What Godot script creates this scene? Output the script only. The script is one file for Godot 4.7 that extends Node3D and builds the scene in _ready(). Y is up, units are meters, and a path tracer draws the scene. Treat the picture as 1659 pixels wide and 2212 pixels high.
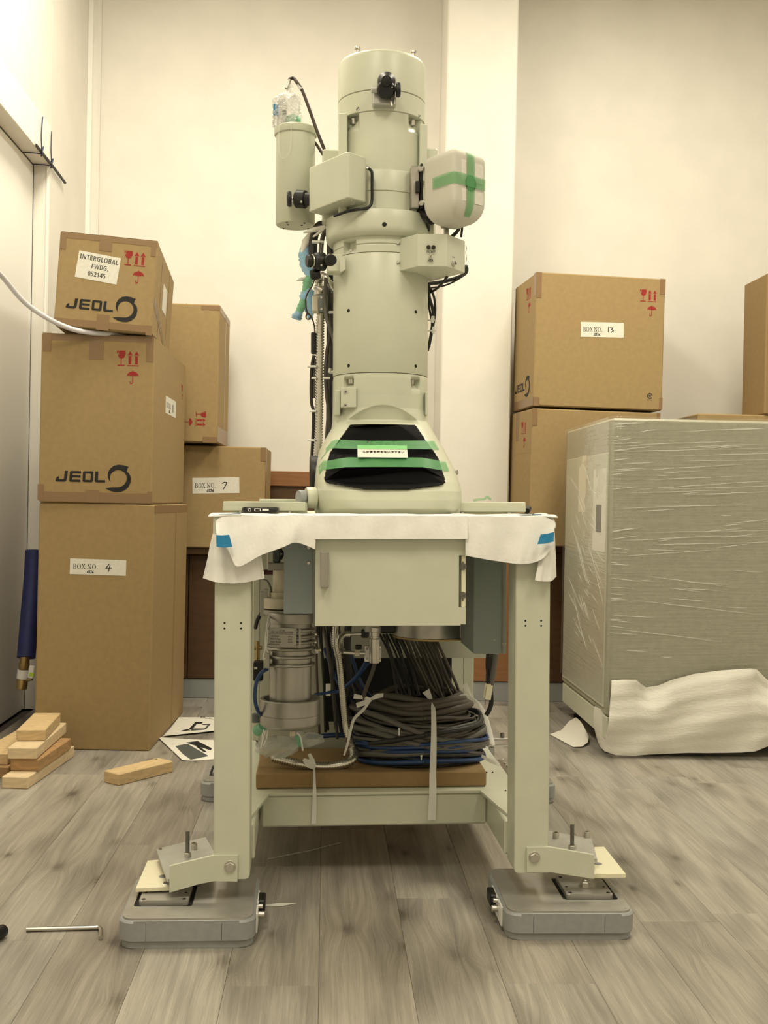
extends Node3D
# A white store room with an electron microscope on its frame, packing cartons and a wrapped cabinet.
# Units are metres. Three frames are used: the world, the room (turned a little) and the microscope.

const ROOM_TURN := 0.053
const CEILING := 3.42

var room_xf := Transform3D(Basis(Vector3.UP, ROOM_TURN), Vector3.ZERO)
var scope_xf := Transform3D(Basis(Vector3.UP, 0.075) * Basis(Vector3.BACK, 0.015), Vector3(-0.003, 0, -2.229))
var M := {}
var base_of := {}
var used := {}


class Geo:
	var v := PackedVector3Array()
	var n := PackedVector3Array()
	var uv := PackedVector2Array()

	func tri(a: Vector3, b: Vector3, c: Vector3, na: Vector3, nb: Vector3, nc: Vector3, ua := Vector2.ZERO, ub := Vector2.ZERO, uc := Vector2.ZERO) -> void:
		if (b - a).cross(c - a).dot(na + nb + nc) > 0.0:
			v.append(a); v.append(c); v.append(b)
			n.append(na); n.append(nc); n.append(nb)
			uv.append(ua); uv.append(uc); uv.append(ub)
		else:
			v.append(a); v.append(b); v.append(c)
			n.append(na); n.append(nb); n.append(nc)
			uv.append(ua); uv.append(ub); uv.append(uc)

	func flat(a: Vector3, b: Vector3, c: Vector3, out: Vector3) -> void:
		var q := (b - a).cross(c - a).normalized()
		if q.dot(out) < 0.0:
			q = -q
		tri(a, b, c, q, q, q)

	func quad(a: Vector3, b: Vector3, c: Vector3, d: Vector3, out: Vector3) -> void:
		flat(a, b, c, out)
		flat(a, c, d, out)

	# a closed box with chamfered edges
	func box(c: Vector3, s: Vector3, bev := 0.002, bs := Basis()) -> Geo:
		var h := s * 0.5
		bev = minf(bev, minf(h.x, minf(h.y, h.z)) * 0.9)
		var p := func(sx: float, sy: float, sz: float, k: int) -> Vector3:
			var q := Vector3(sx * (h.x - (0.0 if k == 0 else bev)), sy * (h.y - (0.0 if k == 1 else bev)), sz * (h.z - (0.0 if k == 2 else bev)))
			return c + bs * q
		for k in 3:
			for sg in [-1.0, 1.0]:
				var cs: Array[Vector3] = []
				for ab in [[-1.0, -1.0], [1.0, -1.0], [1.0, 1.0], [-1.0, 1.0]]:
					var q := [0.0, 0.0, 0.0]
					q[k] = sg
					q[(k + 1) % 3] = ab[0]
					q[(k + 2) % 3] = ab[1]
					cs.append(p.call(q[0], q[1], q[2], k))
				var o := Vector3.ZERO
				o[k] = sg
				quad(cs[0], cs[1], cs[2], cs[3], bs * o)
		for k in 3:
			var a := (k + 1) % 3
			var b := (k + 2) % 3
			for sa in [-1.0, 1.0]:
				for sb in [-1.0, 1.0]:
					var e := []
					for t in [-1.0, 1.0]:
						var q := [0.0, 0.0, 0.0]
						q[k] = t
						q[a] = sa
						q[b] = sb
						e.append(p.call(q[0], q[1], q[2], a))
						e.append(p.call(q[0], q[1], q[2], b))
					var o := Vector3.ZERO
					o[a] = sa
					o[b] = sb
					quad(e[0], e[2], e[3], e[1], bs * o)
		for sx in [-1.0, 1.0]:
			for sy in [-1.0, 1.0]:
				for sz in [-1.0, 1.0]:
					flat(p.call(sx, sy, sz, 0), p.call(sx, sy, sz, 1), p.call(sx, sy, sz, 2), bs * Vector3(sx, sy, sz))
		return self

	# a box between two corners
	func block(a: Vector3, b: Vector3, bev := 0.002) -> Geo:
		return box((a + b) * 0.5, (b - a).abs(), bev)

	# profile of (radius, height) turned round the y axis of xf
	func lathe(prof: Array, xf := Transform3D(), seg := 48) -> Geo:
		var ns: Array[Vector2] = []
		for i in prof.size() - 1:
			var d: Vector2 = prof[i + 1] - prof[i]
			ns.append(Vector2(d.y, -d.x).normalized())
		for i in prof.size() - 1:
			var n0 := ns[i]
			var n1 := ns[i]
			if i > 0 and ns[i - 1].dot(ns[i]) > 0.72:
				n0 = (ns[i - 1] + ns[i]).normalized()
			if i < ns.size() - 1 and ns[i + 1].dot(ns[i]) > 0.72:
				n1 = (ns[i + 1] + ns[i]).normalized()
			var p0: Vector2 = prof[i]
			var p1: Vector2 = prof[i + 1]
			if p0.distance_to(p1) < 1e-6:
				continue
			for j in seg:
				var a := TAU * j / seg
				var b := TAU * (j + 1) / seg
				var A := Vector3(sin(a), 0, cos(a))
				var B := Vector3(sin(b), 0, cos(b))
				var q00 := xf * (A * p0.x + Vector3.UP * p0.y)
				var q01 := xf * (B * p0.x + Vector3.UP * p0.y)
				var q10 := xf * (A * p1.x + Vector3.UP * p1.y)
				var q11 := xf * (B * p1.x + Vector3.UP * p1.y)
				var m00 := xf.basis * (A * n0.x + Vector3.UP * n0.y)
				var m01 := xf.basis * (B * n0.x + Vector3.UP * n0.y)
				var m10 := xf.basis * (A * n1.x + Vector3.UP * n1.y)
				var m11 := xf.basis * (B * n1.x + Vector3.UP * n1.y)
				if p0.x > 1e-6:
					tri(q00, q01, q11, m00, m01, m11)
				if p1.x > 1e-6:
					tri(q00, q11, q10, m00, m11, m10)
		return self

	func cyl(a: Vector3, b: Vector3, r: float, seg := 24, bev := 0.0008) -> Geo:
		var l := a.distance_to(b)
		bev = minf(bev, minf(r, l) * 0.4)
		return lathe([Vector2(0, 0), Vector2(r - bev, 0), Vector2(r, bev), Vector2(r, l - bev), Vector2(r - bev, l), Vector2(0, l)], Geo.aim(a, b), seg)

	static func aim(a: Vector3, b: Vector3) -> Transform3D:
		var y := (b - a).normalized()
		var x := y.cross(Vector3(0.31, 0.17, 0.93)).normalized()
		if absf(y.dot(Vector3(0.31, 0.17, 0.93).normalized())) > 0.98:
			x = y.cross(Vector3.RIGHT).normalized()
		return Transform3D(Basis(x, y, x.cross(y)), a)

	# rows of points; normals are smoothed over the grid
	func grid(rows: Array, turn := 1.0, close_u := false) -> Geo:
		var h := rows.size()
		var w: int = rows[0].size()
		var nn := []
		for i in h:
			var line := PackedVector3Array()
			for j in w:
				var l: Vector3 = rows[i][(j - 1 + w) % w if close_u else maxi(j - 1, 0)]
				var r: Vector3 = rows[i][(j + 1) % w if close_u else mini(j + 1, w - 1)]
				var u: Vector3 = rows[maxi(i - 1, 0)][j]
				var d: Vector3 = rows[mini(i + 1, h - 1)][j]
				var q := (r - l).cross(d - u) * turn
				line.append(q.normalized() if q.length() > 1e-12 else Vector3.UP)
			nn.append(line)
		for i in h - 1:
			for j in (w if close_u else w - 1):
				var k := (j + 1) % w
				var t0 := Vector2(float(j) / w, float(i) / h)
				var t1 := Vector2(float(j + 1) / w, float(i) / h)
				var t2 := Vector2(float(j + 1) / w, float(i + 1) / h)
				var t3 := Vector2(float(j) / w, float(i + 1) / h)
				if rows[i][j] != rows[i][k]:
					tri(rows[i][j], rows[i][k], rows[i + 1][k], nn[i][j], nn[i][k], nn[i + 1][k], t0, t1, t2)
				if rows[i + 1][j] != rows[i + 1][k]:
					tri(rows[i][j], rows[i + 1][k], rows[i + 1][j], nn[i][j], nn[i + 1][k], nn[i + 1][j], t0, t2, t3)
		return self

	# a sheet with thickness: the grid, its back and its rim
	func sheet(rows: Array, thick: float, turn := 1.0) -> Geo:
		var h := rows.size()
		var w: int = rows[0].size()
		var back := []
		for i in h:
			var line := PackedVector3Array()
			for j in w:
				var q: Vector3 = (rows[i][mini(j + 1, w - 1)] - rows[i][maxi(j - 1, 0)]).cross(rows[mini(i + 1, h - 1)][j] - rows[maxi(i - 1, 0)][j]) * turn
				line.append(rows[i][j] - q.normalized() * thick)
			back.append(line)
		grid(rows, turn)
		grid(back, -turn)
		var mid: Vector3 = rows[h / 2][w / 2]
		for i in h - 1:
			for j in [0, w - 1]:
				quad(rows[i][j], rows[i + 1][j], back[i + 1][j], back[i][j], rows[i][j] - mid)
		for j in w - 1:
			for i in [0, h - 1]:
				quad(rows[i][j], rows[i][j + 1], back[i][j + 1], back[i][j], rows[i][j] - mid)
		return self

	# a round tube along points; rad is a number or one number for each point
	func tube(pts: Array, rad, seg := 10) -> Geo:
		var c := pts.size()
		var t0: Vector3 = (pts[1] - pts[0]).normalized()
		var x := t0.cross(Vector3(0.2, 0.3, 0.93)).normalized()
		var rings := []
		var norms := []
		for i in c:
			var t: Vector3 = (pts[mini(i + 1, c - 1)] - pts[maxi(i - 1, 0)]).normalized()
			x = (x - t * x.dot(t)).normalized()
			var y := t.cross(x)
			var r: float = rad[i] if rad is Array else rad
			var ring := PackedVector3Array()
			var nr := PackedVector3Array()
			for j in seg:
				var a := TAU * j / seg
				var q := x * cos(a) + y * sin(a)
				ring.append(pts[i] + q * r)
				nr.append(q)
			rings.append(ring)
			norms.append(nr)
		for i in c - 1:
			for j in seg:
				var k := (j + 1) % seg
				tri(rings[i][j], rings[i][k], rings[i + 1][k], norms[i][j], norms[i][k], norms[i + 1][k])
				tri(rings[i][j], rings[i + 1][k], rings[i + 1][j], norms[i][j], norms[i + 1][k], norms[i + 1][j])
		for e in [0, c - 1]:
			var o: Vector3 = pts[0] - pts[1] if e == 0 else pts[c - 1] - pts[c - 2]
			for j in seg:
				flat(pts[e], rings[e][j], rings[e][(j + 1) % seg], o)
		return self

	# a ribbed metal hose: every rib is geometry
	func hose(pts: Array, rad: float, pitch: float, dip := 0.72, seg := 14) -> Geo:
		var line := Geo.curve(pts, 24)
		var len_at := [0.0]
		for i in line.size() - 1:
			len_at.append(len_at[i] + line[i].distance_to(line[i + 1]))
		var total: float = len_at[-1]
		var ribs := int(total / pitch)
		var out := []
		var rr := []
		var k := 0
		for i in ribs * 4 + 1:
			var s := total * i / (ribs * 4.0)
			while k < line.size() - 2 and len_at[k + 1] < s:
				k += 1
			out.append(line[k].lerp(line[k + 1], clampf((s - len_at[k]) / maxf(len_at[k + 1] - len_at[k], 1e-6), 0, 1)))
			rr.append(rad * [dip, 0.93, 1.0, 0.93][i % 4])
		return tube(out, rr, seg)

	static func curve(pts: Array, per := 8) -> Array:
		var out := []
		var c := pts.size()
		for i in c - 1:
			for k in per:
				out.append((pts[i] as Vector3).cubic_interpolate(pts[i + 1], pts[maxi(i - 1, 0)], pts[mini(i + 2, c - 1)], float(k) / per))
		out.append(pts[c - 1])
		return out

	# a flat outline in the xy plane of xf, thickened along its z
	func prism(poly: Array, xf: Transform3D, depth: float) -> Geo:
		var p := PackedVector2Array(poly)
		if Geometry2D.is_polygon_clockwise(p):
			p.reverse()
		var ids := Geometry2D.triangulate_polygon(p)
		var z := xf.basis.z.normalized() * signf(depth)
		for i in range(0, ids.size(), 3):
			for k in 2:
				var zz: float = depth * k
				flat(xf * Vector3(p[ids[i]].x, p[ids[i]].y, zz), xf * Vector3(p[ids[i + 1]].x, p[ids[i + 1]].y, zz), xf * Vector3(p[ids[i + 2]].x, p[ids[i + 2]].y, zz), z * (1.0 if k else -1.0))
		for i in p.size():
			var a := p[i]
			var b := p[(i + 1) % p.size()]
			var o := xf.basis * Vector3(b.y - a.y, a.x - b.x, 0)
			quad(xf * Vector3(a.x, a.y, 0), xf * Vector3(b.x, b.y, 0), xf * Vector3(b.x, b.y, depth), xf * Vector3(a.x, a.y, depth), o)
		return self

	# flat facets through given points
	func facet(pts: Array, out: Vector3) -> Geo:
		for i in range(1, pts.size() - 1):
			flat(pts[0], pts[i], pts[i + 1], out)
		return self

	# a hexagon or other polygon head
	func hex(a: Vector3, b: Vector3, r: float, sides := 6) -> Geo:
		var xf := Geo.aim(a, b)
		var l := a.distance_to(b)
		for j in sides:
			var p0 := Vector3(sin(TAU * j / sides), 0, cos(TAU * j / sides))
			var p1 := Vector3(sin(TAU * (j + 1) / sides), 0, cos(TAU * (j + 1) / sides))
			var up := Vector3.UP
			quad(xf * (p0 * r), xf * (p1 * r), xf * (p1 * r + up * l * 0.85), xf * (p0 * r + up * l * 0.85), xf.basis * (p0 + p1))
			quad(xf * (p0 * r + up * l * 0.85), xf * (p1 * r + up * l * 0.85), xf * (p1 * r * 0.86 + up * l), xf * (p0 * r * 0.86 + up * l), xf.basis * (p0 + p1 + up))
			flat(xf * (up * l), xf * (p0 * r * 0.86 + up * l), xf * (p1 * r * 0.86 + up * l), xf.basis * up)
			flat(xf * Vector3.ZERO, xf * (p0 * r), xf * (p1 * r), xf.basis * -up)
		return self

	# a socket-head screw with its hexagon hole, head at b
	func socket(a: Vector3, b: Vector3, r: float) -> Geo:
		var l := a.distance_to(b)
		return lathe([Vector2(0, 0), Vector2(r, 0), Vector2(r, l * 0.9), Vector2(r * 0.9, l), Vector2(r * 0.55, l), Vector2(r * 0.5, l * 0.45), Vector2(0, l * 0.45)], Geo.aim(a, b), 18)

	func made(off := Vector3.ZERO) -> ArrayMesh:
		var arr := []
		arr.resize(Mesh.ARRAY_MAX)
		var q := v
		if off != Vector3.ZERO:
			for i in q.size():
				q[i] -= off
		arr[Mesh.ARRAY_VERTEX] = q
		arr[Mesh.ARRAY_NORMAL] = n
		arr[Mesh.ARRAY_TEX_UV] = uv
		var am := ArrayMesh.new()
		am.add_surface_from_arrays(Mesh.PRIMITIVE_TRIANGLES, arr)
		return am


func numbered(called: String) -> String:
	var c: int = used.get(called, 0)
	used[called] = c + 1
	return called if c == 0 else "%s_%03d" % [called, c]


func tag(o: Node3D, label: String, category: String, group := "") -> Node3D:
	o.set_meta("label", label)
	o.set_meta("category", category)
	if group:
		o.set_meta("group", group)
	return o


# a thing: a Node3D at its base; the shapes of its parts are given in the frame xf
func thing(called: String, label: String, category: String, xf := Transform3D(), base := Vector3.ZERO, group := "") -> Node3D:
	var o := Node3D.new()
	o.name = numbered(called)
	add_child(o)
	o.transform = xf * Transform3D(Basis(), base)
	base_of[o] = base
	return tag(o, label, category, group)


# a part or sub-part: one mesh under its parent
func part(called: String, g: Geo, mat: Material, parent: Node3D, label := "") -> MeshInstance3D:
	var o := MeshInstance3D.new()
	o.name = called
	o.mesh = g.made(base_of.get(parent, Vector3.ZERO))
	o.material_override = mat
	parent.add_child(o, true)
	base_of[o] = base_of.get(parent, Vector3.ZERO)
	if label:
		o.set_meta("label", label)
	return o


# a thing that is one mesh
func single(called: String, label: String, category: String, g: Geo, mat: Material, xf := Transform3D(), base := Vector3.ZERO, group := "") -> MeshInstance3D:
	var o := MeshInstance3D.new()
	o.name = numbered(called)
	o.mesh = g.made(base)
	o.material_override = mat
	add_child(o)
	o.transform = xf * Transform3D(Basis(), base)
	base_of[o] = base
	tag(o, label, category, group)
	return o


func struct(called: String, g: Geo, mat: Material, xf := Transform3D()) -> MeshInstance3D:
	var o := MeshInstance3D.new()
	o.name = called
	o.mesh = g.made()
	o.material_override = mat
	o.set_meta("kind", "structure")
	add_child(o, true)
	o.transform = xf
	return o


# lettering: xf has its origin at the middle of the line, x along it, z out of the surface
func letters(called: String, text: String, high: float, xf: Transform3D, mat: Material, parent: Node3D, font := "Droid Sans", bold := false, wide := 0.0) -> MeshInstance3D:
	var f := SystemFont.new()
	f.font_names = PackedStringArray([font])
	f.font_weight = 700 if bold else 400
	var t := TextMesh.new()
	t.text = text
	t.font = f
	t.font_size = 48
	t.pixel_size = high / 34.0
	t.depth = 0.0004
	t.curve_step = 1.0
	var o := MeshInstance3D.new()
	o.name = called
	o.mesh = t
	o.material_override = mat
	parent.add_child(o, true)
	var loc := xf
	loc.origin -= base_of.get(parent, Vector3.ZERO)
	if wide > 0.0:
		var have := t.get_aabb().size.x
		if have > 0.0:
			loc.basis.x *= wide / have
	o.transform = loc
	base_of[o] = base_of.get(parent, Vector3.ZERO)
	return o


# pen strokes in the xy plane of xf
func strokes(g: Geo, lines: Array, xf: Transform3D, scale: float, pen: float) -> Geo:
	for l in lines:
		for i in l.size() - 1:
			var a: Vector2 = l[i] * scale
			var b: Vector2 = l[i + 1] * scale
			var d := (b - a).normalized() * pen * 0.5
			var s := Vector2(-d.y, d.x)
			g.prism([a - d + s, a - d - s, b + d - s, b + d + s], xf, 0.0003)
	return g


func at_xy(p: Vector2, z: float, turn := 0.0) -> Transform3D:
	return Transform3D(Basis(Vector3.BACK, turn), Vector3(p.x, p.y, z))


func noise_tex(freq: float, lo: float, hi: float, sd: int, size := 256, kind := FastNoiseLite.TYPE_SIMPLEX_SMOOTH, octaves := 4) -> NoiseTexture2D:
	var f := FastNoiseLite.new()
	f.noise_type = kind
	f.seed = sd
	f.frequency = freq
	f.fractal_octaves = octaves
	var t := NoiseTexture2D.new()
	t.width = size
	t.height = size
	t.seamless = true
	t.noise = f
	var r := Gradient.new()
	r.set_color(0, Color(lo, lo, lo))
	r.set_color(1, Color(hi, hi, hi))
	t.color_ramp = r
	return t


func mat(c: Color, rough := 0.5, metal := 0.0, tex: Texture2D = null, scale := 4.0) -> StandardMaterial3D:
	var m := StandardMaterial3D.new()
	m.albedo_color = c
	m.roughness = rough
	m.metallic = metal
	if tex:
		m.albedo_texture = tex
		m.uv1_triplanar = true
		m.uv1_scale = Vector3.ONE * scale
	return m


func bumpy(m: StandardMaterial3D, tex: Texture2D, cm: float) -> StandardMaterial3D:
	m.heightmap_enabled = true
	m.heightmap_texture = tex
	m.heightmap_scale = cm
	return m


func lamp(called: String, at: Vector3, size: Vector2, energy: float, c: Color) -> void:
	var l := AreaLight3D.new()
	l.name = called
	l.area_size = size
	l.light_color = c
	l.light_energy = energy
	l.shadow_enabled = true
	l.area_range = 12.0
	add_child(l, true)
	l.transform = room_xf * Transform3D(Basis(Vector3.RIGHT, -PI / 2), at)


func _ready() -> void:
	var cam := Camera3D.new()
	cam.name = "camera"
	cam.keep_aspect = Camera3D.KEEP_HEIGHT
	cam.fov = 50.5955
	cam.near = 0.05
	cam.far = 40.0
	add_child(cam)
	cam.transform = Transform3D(Basis(Vector3.RIGHT, -0.009) * Basis(Vector3.BACK, 0.02), Vector3(0, 0.88, 0))
	cam.current = true
	var env := Environment.new()
	env.background_mode = Environment.BG_COLOR
	env.background_color = Color(0.05, 0.05, 0.05)
	env.tonemap_mode = Environment.TONE_MAPPER_LINEAR
	env.tonemap_exposure = 1.0
	env.sdfgi_enabled = true
	env.ssao_enabled = true
	env.ssil_enabled = true
	var we := WorldEnvironment.new()
	we.name = "world_environment"
	we.environment = env
	add_child(we)
	var warm := Color(1.0, 0.965, 0.87)
	var spots := [[-0.55, -3.45, 1.0], [1.35, -3.45, 1.0], [-0.55, -0.6, 0.68], [1.35, -0.6, 0.68]]
	for s in spots:
		lamp("ceiling_lamp", Vector3(s[0], CEILING - 0.03, s[1]), Vector2(0.55, 1.15), LAMP_ENERGY * s[2], warm)

	make_materials()
	build_room()
	build_lights(spots)
	build_floor()
	build_sideboard()
	build_cartons()
	build_wrapped_cabinet()
	build_floor_things()
	build_scope()
	build_on_scope()


const LAMP_ENERGY := 5.0


func make_materials() -> void:
	var speck := noise_tex(0.05, 0.94, 1.0, 3)
	var fibre := noise_tex(0.03, 0.94, 1.0, 5, 512, FastNoiseLite.TYPE_SIMPLEX_SMOOTH, 6)
	var fine := noise_tex(0.25, 0.0, 1.0, 8, 256)
	M.wall = bumpy(mat(Color(0.90, 0.885, 0.855), 0.7, 0.0, noise_tex(0.01, 0.97, 1.0, 2), 1.3), fine, 0.02)
	M.trim = mat(Color(0.94, 0.93, 0.91), 0.45)
	M.door = mat(Color(0.93, 0.925, 0.91), 0.4)
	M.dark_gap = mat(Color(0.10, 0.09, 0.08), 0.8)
	M.card = bumpy(mat(Color(0.635, 0.54, 0.375), 0.82, 0.0, fibre, 2.2), fine, 0.015)
	M.card_dark = bumpy(mat(Color(0.58, 0.48, 0.32), 0.82, 0.0, fibre, 2.2), fine, 0.015)
	M.tape = mat(Color(0.55, 0.44, 0.315), 0.32, 0.0, fibre, 9.0)
	M.tape_dark = mat(Color(0.42, 0.34, 0.26), 0.35)
	M.red = mat(Color(0.58, 0.13, 0.12), 0.75)
	M.ink = mat(Color(0.07, 0.07, 0.07), 0.7)
	M.paper = mat(Color(0.90, 0.89, 0.85), 0.75, 0.0, speck, 6.0)
	M.grey_ink = mat(Color(0.30, 0.31, 0.30), 0.8)
	M.wood_brown = bumpy(mat(Color(0.335, 0.235, 0.14), 0.45, 0.0, grain_tex(17, 0.9, 1.0), 1.6), fine, 0.01)
	M.wood_orange = mat(Color(0.57, 0.395, 0.25), 0.4, 0.0, grain_tex(19, 0.92, 1.0), 1.6)
	M.plinth = mat(Color(0.56, 0.57, 0.56), 0.6)
	M.film = mat(Color(0.85, 0.85, 0.82, 0.12), 0.14)
	M.film.transparency = BaseMaterial3D.TRANSPARENCY_ALPHA
	bumpy(M.film, streak_tex(), 0.25)
	M.film.uv1_triplanar = true
	M.film.uv1_scale = Vector3.ONE * 1.1
	M.wrinkle = mat(Color(0.95, 0.95, 0.92, 0.55), 0.3)
	M.wrinkle.transparency = BaseMaterial3D.TRANSPARENCY_ALPHA
	M.cab = bumpy(mat(Color(0.66, 0.65, 0.565), 0.4, 0.0, noise_tex(0.03, 0.93, 1.0, 21), 3.0), noise_tex(0.2, 0.0, 1.0, 22, 256, FastNoiseLite.TYPE_CELLULAR, 1), 0.06)
	M.cab_grey = mat(Color(0.52, 0.52, 0.50), 0.5)
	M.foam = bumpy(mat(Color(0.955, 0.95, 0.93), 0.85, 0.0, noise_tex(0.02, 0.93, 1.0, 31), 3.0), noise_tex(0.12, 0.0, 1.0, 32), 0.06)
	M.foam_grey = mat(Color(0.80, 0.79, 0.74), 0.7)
	M.lumber = mat(Color(0.84, 0.73, 0.55), 0.7, 0.0, grain_tex(23, 0.88, 1.0), 3.0)
	M.lumber_pale = mat(Color(0.88, 0.79, 0.64), 0.7, 0.0, grain_tex(24, 0.9, 1.0), 3.0)
	M.lumber_dark = mat(Color(0.72, 0.57, 0.39), 0.7, 0.0, grain_tex(25, 0.84, 1.0), 3.0)
	M.blue_cover = mat(Color(0.13, 0.17, 0.42), 0.6, 0.0, noise_tex(0.02, 0.75, 1.0, 41), 4.0)
	M.brass = mat(Color(0.66, 0.58, 0.40), 0.35, 0.9)
	M.white_plastic = mat(Color(0.90, 0.90, 0.89), 0.4)
	M.lime = mat(Color(0.72, 0.86, 0.25), 0.5)
	M.hose_white = mat(Color(0.84, 0.83, 0.86), 0.35)
	M.steel = mat(Color(0.78, 0.77, 0.74), 0.3, 1.0)
	M.steel_dark = mat(Color(0.50, 0.49, 0.47), 0.35, 1.0)
	M.brushed = bumpy(mat(Color(0.74, 0.73, 0.70), 0.36, 1.0, noise_tex(0.02, 0.85, 1.0, 51), 3.0), fine, 0.004)
	M.alu = mat(Color(0.80, 0.80, 0.78), 0.42, 0.55, noise_tex(0.015, 0.86, 1.0, 52), 2.5)
	M.plate = mat(Color(0.74, 0.73, 0.70), 0.32, 0.35, noise_tex(0.012, 0.8, 1.0, 53), 2.0)
	M.cast = mat(Color(0.62, 0.63, 0.63), 0.5, 0.1, speck, 4.0)
	M.cast_dark = mat(Color(0.50, 0.50, 0.49), 0.55, 0.05)
	M.black = mat(Color(0.055, 0.055, 0.058), 0.45)
	M.black_matt = mat(Color(0.035, 0.035, 0.035), 0.8)
	M.paint = bumpy(mat(Color(0.80, 0.81, 0.735), 0.36, 0.0, noise_tex(0.02, 0.97, 1.0, 61), 2.0), noise_tex(0.3, 0.0, 1.0, 62), 0.008)
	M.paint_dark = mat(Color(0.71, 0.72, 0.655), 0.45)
	M.cream = mat(Color(0.91, 0.89, 0.78), 0.4)
	M.slate = mat(Color(0.54, 0.58, 0.57), 0.5)
	M.slate_light = mat(Color(0.64, 0.69, 0.71), 0.5)
	M.slate_dark = mat(Color(0.36, 0.39, 0.385), 0.5)
	M.green_tape = mat(Color(0.42, 0.73, 0.46, 0.34), 0.5)
	M.green_tape.transparency = BaseMaterial3D.TRANSPARENCY_ALPHA
	M.green_solid = mat(Color(0.50, 0.78, 0.50), 0.6)
	M.blue_tape = mat(Color(0.12, 0.52, 0.72), 0.55, 0.0, speck, 20.0)
	M.cable = mat(Color(0.31, 0.29, 0.26), 0.5)
	M.cable_grey = mat(Color(0.37, 0.36, 0.34), 0.5)
	M.cable_dark = mat(Color(0.13, 0.127, 0.125), 0.45)
	M.cable_blue = mat(Color(0.12, 0.24, 0.42), 0.35)
	M.cable_blue_dark = mat(Color(0.13, 0.15, 0.28), 0.5)
	M.cable_brown = mat(Color(0.22, 0.16, 0.11), 0.5)
	M.strap = mat(Color(0.95, 0.95, 0.93, 0.66), 0.4)
	M.strap.transparency = BaseMaterial3D.TRANSPARENCY_ALPHA
	M.bag = mat(Color(0.95, 0.95, 0.93, 0.32), 0.2)
	M.bag.transparency = BaseMaterial3D.TRANSPARENCY_ALPHA
	bumpy(M.bag, noise_tex(0.05, 0.0, 1.0, 71), 0.6)
	M.bag.uv1_triplanar = true
	M.bag.uv1_scale = Vector3.ONE * 9.0
	M.blue_bag = mat(Color(0.62, 0.80, 0.92), 0.4, 0.0, noise_tex(0.04, 0.85, 1.0, 72), 9.0)
	M.green_bag = mat(Color(0.50, 0.75, 0.60), 0.5, 0.0, noise_tex(0.04, 0.85, 1.0, 73), 9.0)
	M.ivory = mat(Color(0.83, 0.80, 0.72), 0.5)
	M.panel_black = bumpy(mat(Color(0.035, 0.034, 0.034), 0.7), noise_tex(0.3, 0.0, 1.0, 74), 0.006)
	M.panel_black.metallic_specular = 0.22
	M.phone_glass = mat(Color(0.02, 0.02, 0.025), 0.06)
	M.gold = mat(Color(0.68, 0.60, 0.40), 0.4, 0.7)
	M.lamp_dark = mat(Color(0.13, 0.12, 0.06), 0.3)
	M.hose_steel = mat(Color(0.80, 0.79, 0.75), 0.24, 0.92)
	M.pump = mat(Color(0.70, 0.69, 0.66), 0.36, 0.85, noise_tex(0.015, 0.88, 1.0, 55), 2.5)
	M.foam_shaded = bumpy(mat(Color(0.87, 0.86, 0.82), 0.85), noise_tex(0.12, 0.0, 1.0, 32), 0.06)  # darker copy of the foam: the lower light is put into its colour
	M.handle = mat(Color(0.60, 0.585, 0.55), 0.45, 0.3)
	M.nameplate = mat(Color(0.66, 0.65, 0.62), 0.42, 0.5)
	M.dark_red = mat(Color(0.26, 0.09, 0.08), 0.5)
	M.pale_bag = mat(Color(0.92, 0.91, 0.87), 0.35)
	M.bag_grey = mat(Color(0.85, 0.86, 0.83, 0.35), 0.3)
	M.bag_grey.transparency = BaseMaterial3D.TRANSPARENCY_ALPHA
	M.floor_base = mat(Color(0.30, 0.28, 0.26), 0.7)


func grain_tex(sd: int, lo: float, hi: float) -> ImageTexture:
	var f := FastNoiseLite.new()
	f.seed = sd
	f.noise_type = FastNoiseLite.TYPE_SIMPLEX_SMOOTH
	f.frequency = 1.0
	f.fractal_octaves = 3
	var im := Image.create(256, 256, false, Image.FORMAT_RGB8)
	for y in 256:
		for x in 256:
			var u := x / 256.0
			var v := y / 256.0
			var wob := f.get_noise_2d(u * 2.0, v * 3.0) * 0.08
			var k := 0.5 + 0.5 * sin((v + wob) * 90.0 + 4.0 * f.get_noise_2d(u * 3.0, v * 9.0))
			k = 0.55 * k + 0.45 * (0.5 + 0.5 * f.get_noise_2d(u * 9.0, v * 120.0))
			var c := lerpf(lo, hi, clampf(k, 0, 1))
			im.set_pixel(x, y, Color(c, c, c))
	return ImageTexture.create_from_image(im)


func streak_tex() -> ImageTexture:
	var f := FastNoiseLite.new()
	f.seed = 77
	f.frequency = 1.0
	f.fractal_octaves = 3
	var im := Image.create(256, 512, false, Image.FORMAT_L8)
	for y in 512:
		for x in 256:
			var k := 0.5 + 0.8 * f.get_noise_2d(x * 0.010, y * 0.16 + x * 0.006)
			k = k * 0.75 + 0.25 * (0.5 + 0.5 * f.get_noise_2d(x * 0.09, y * 0.3))
			im.set_pixel(x, y, Color(k, k, k))
	return ImageTexture.create_from_image(im)


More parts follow.
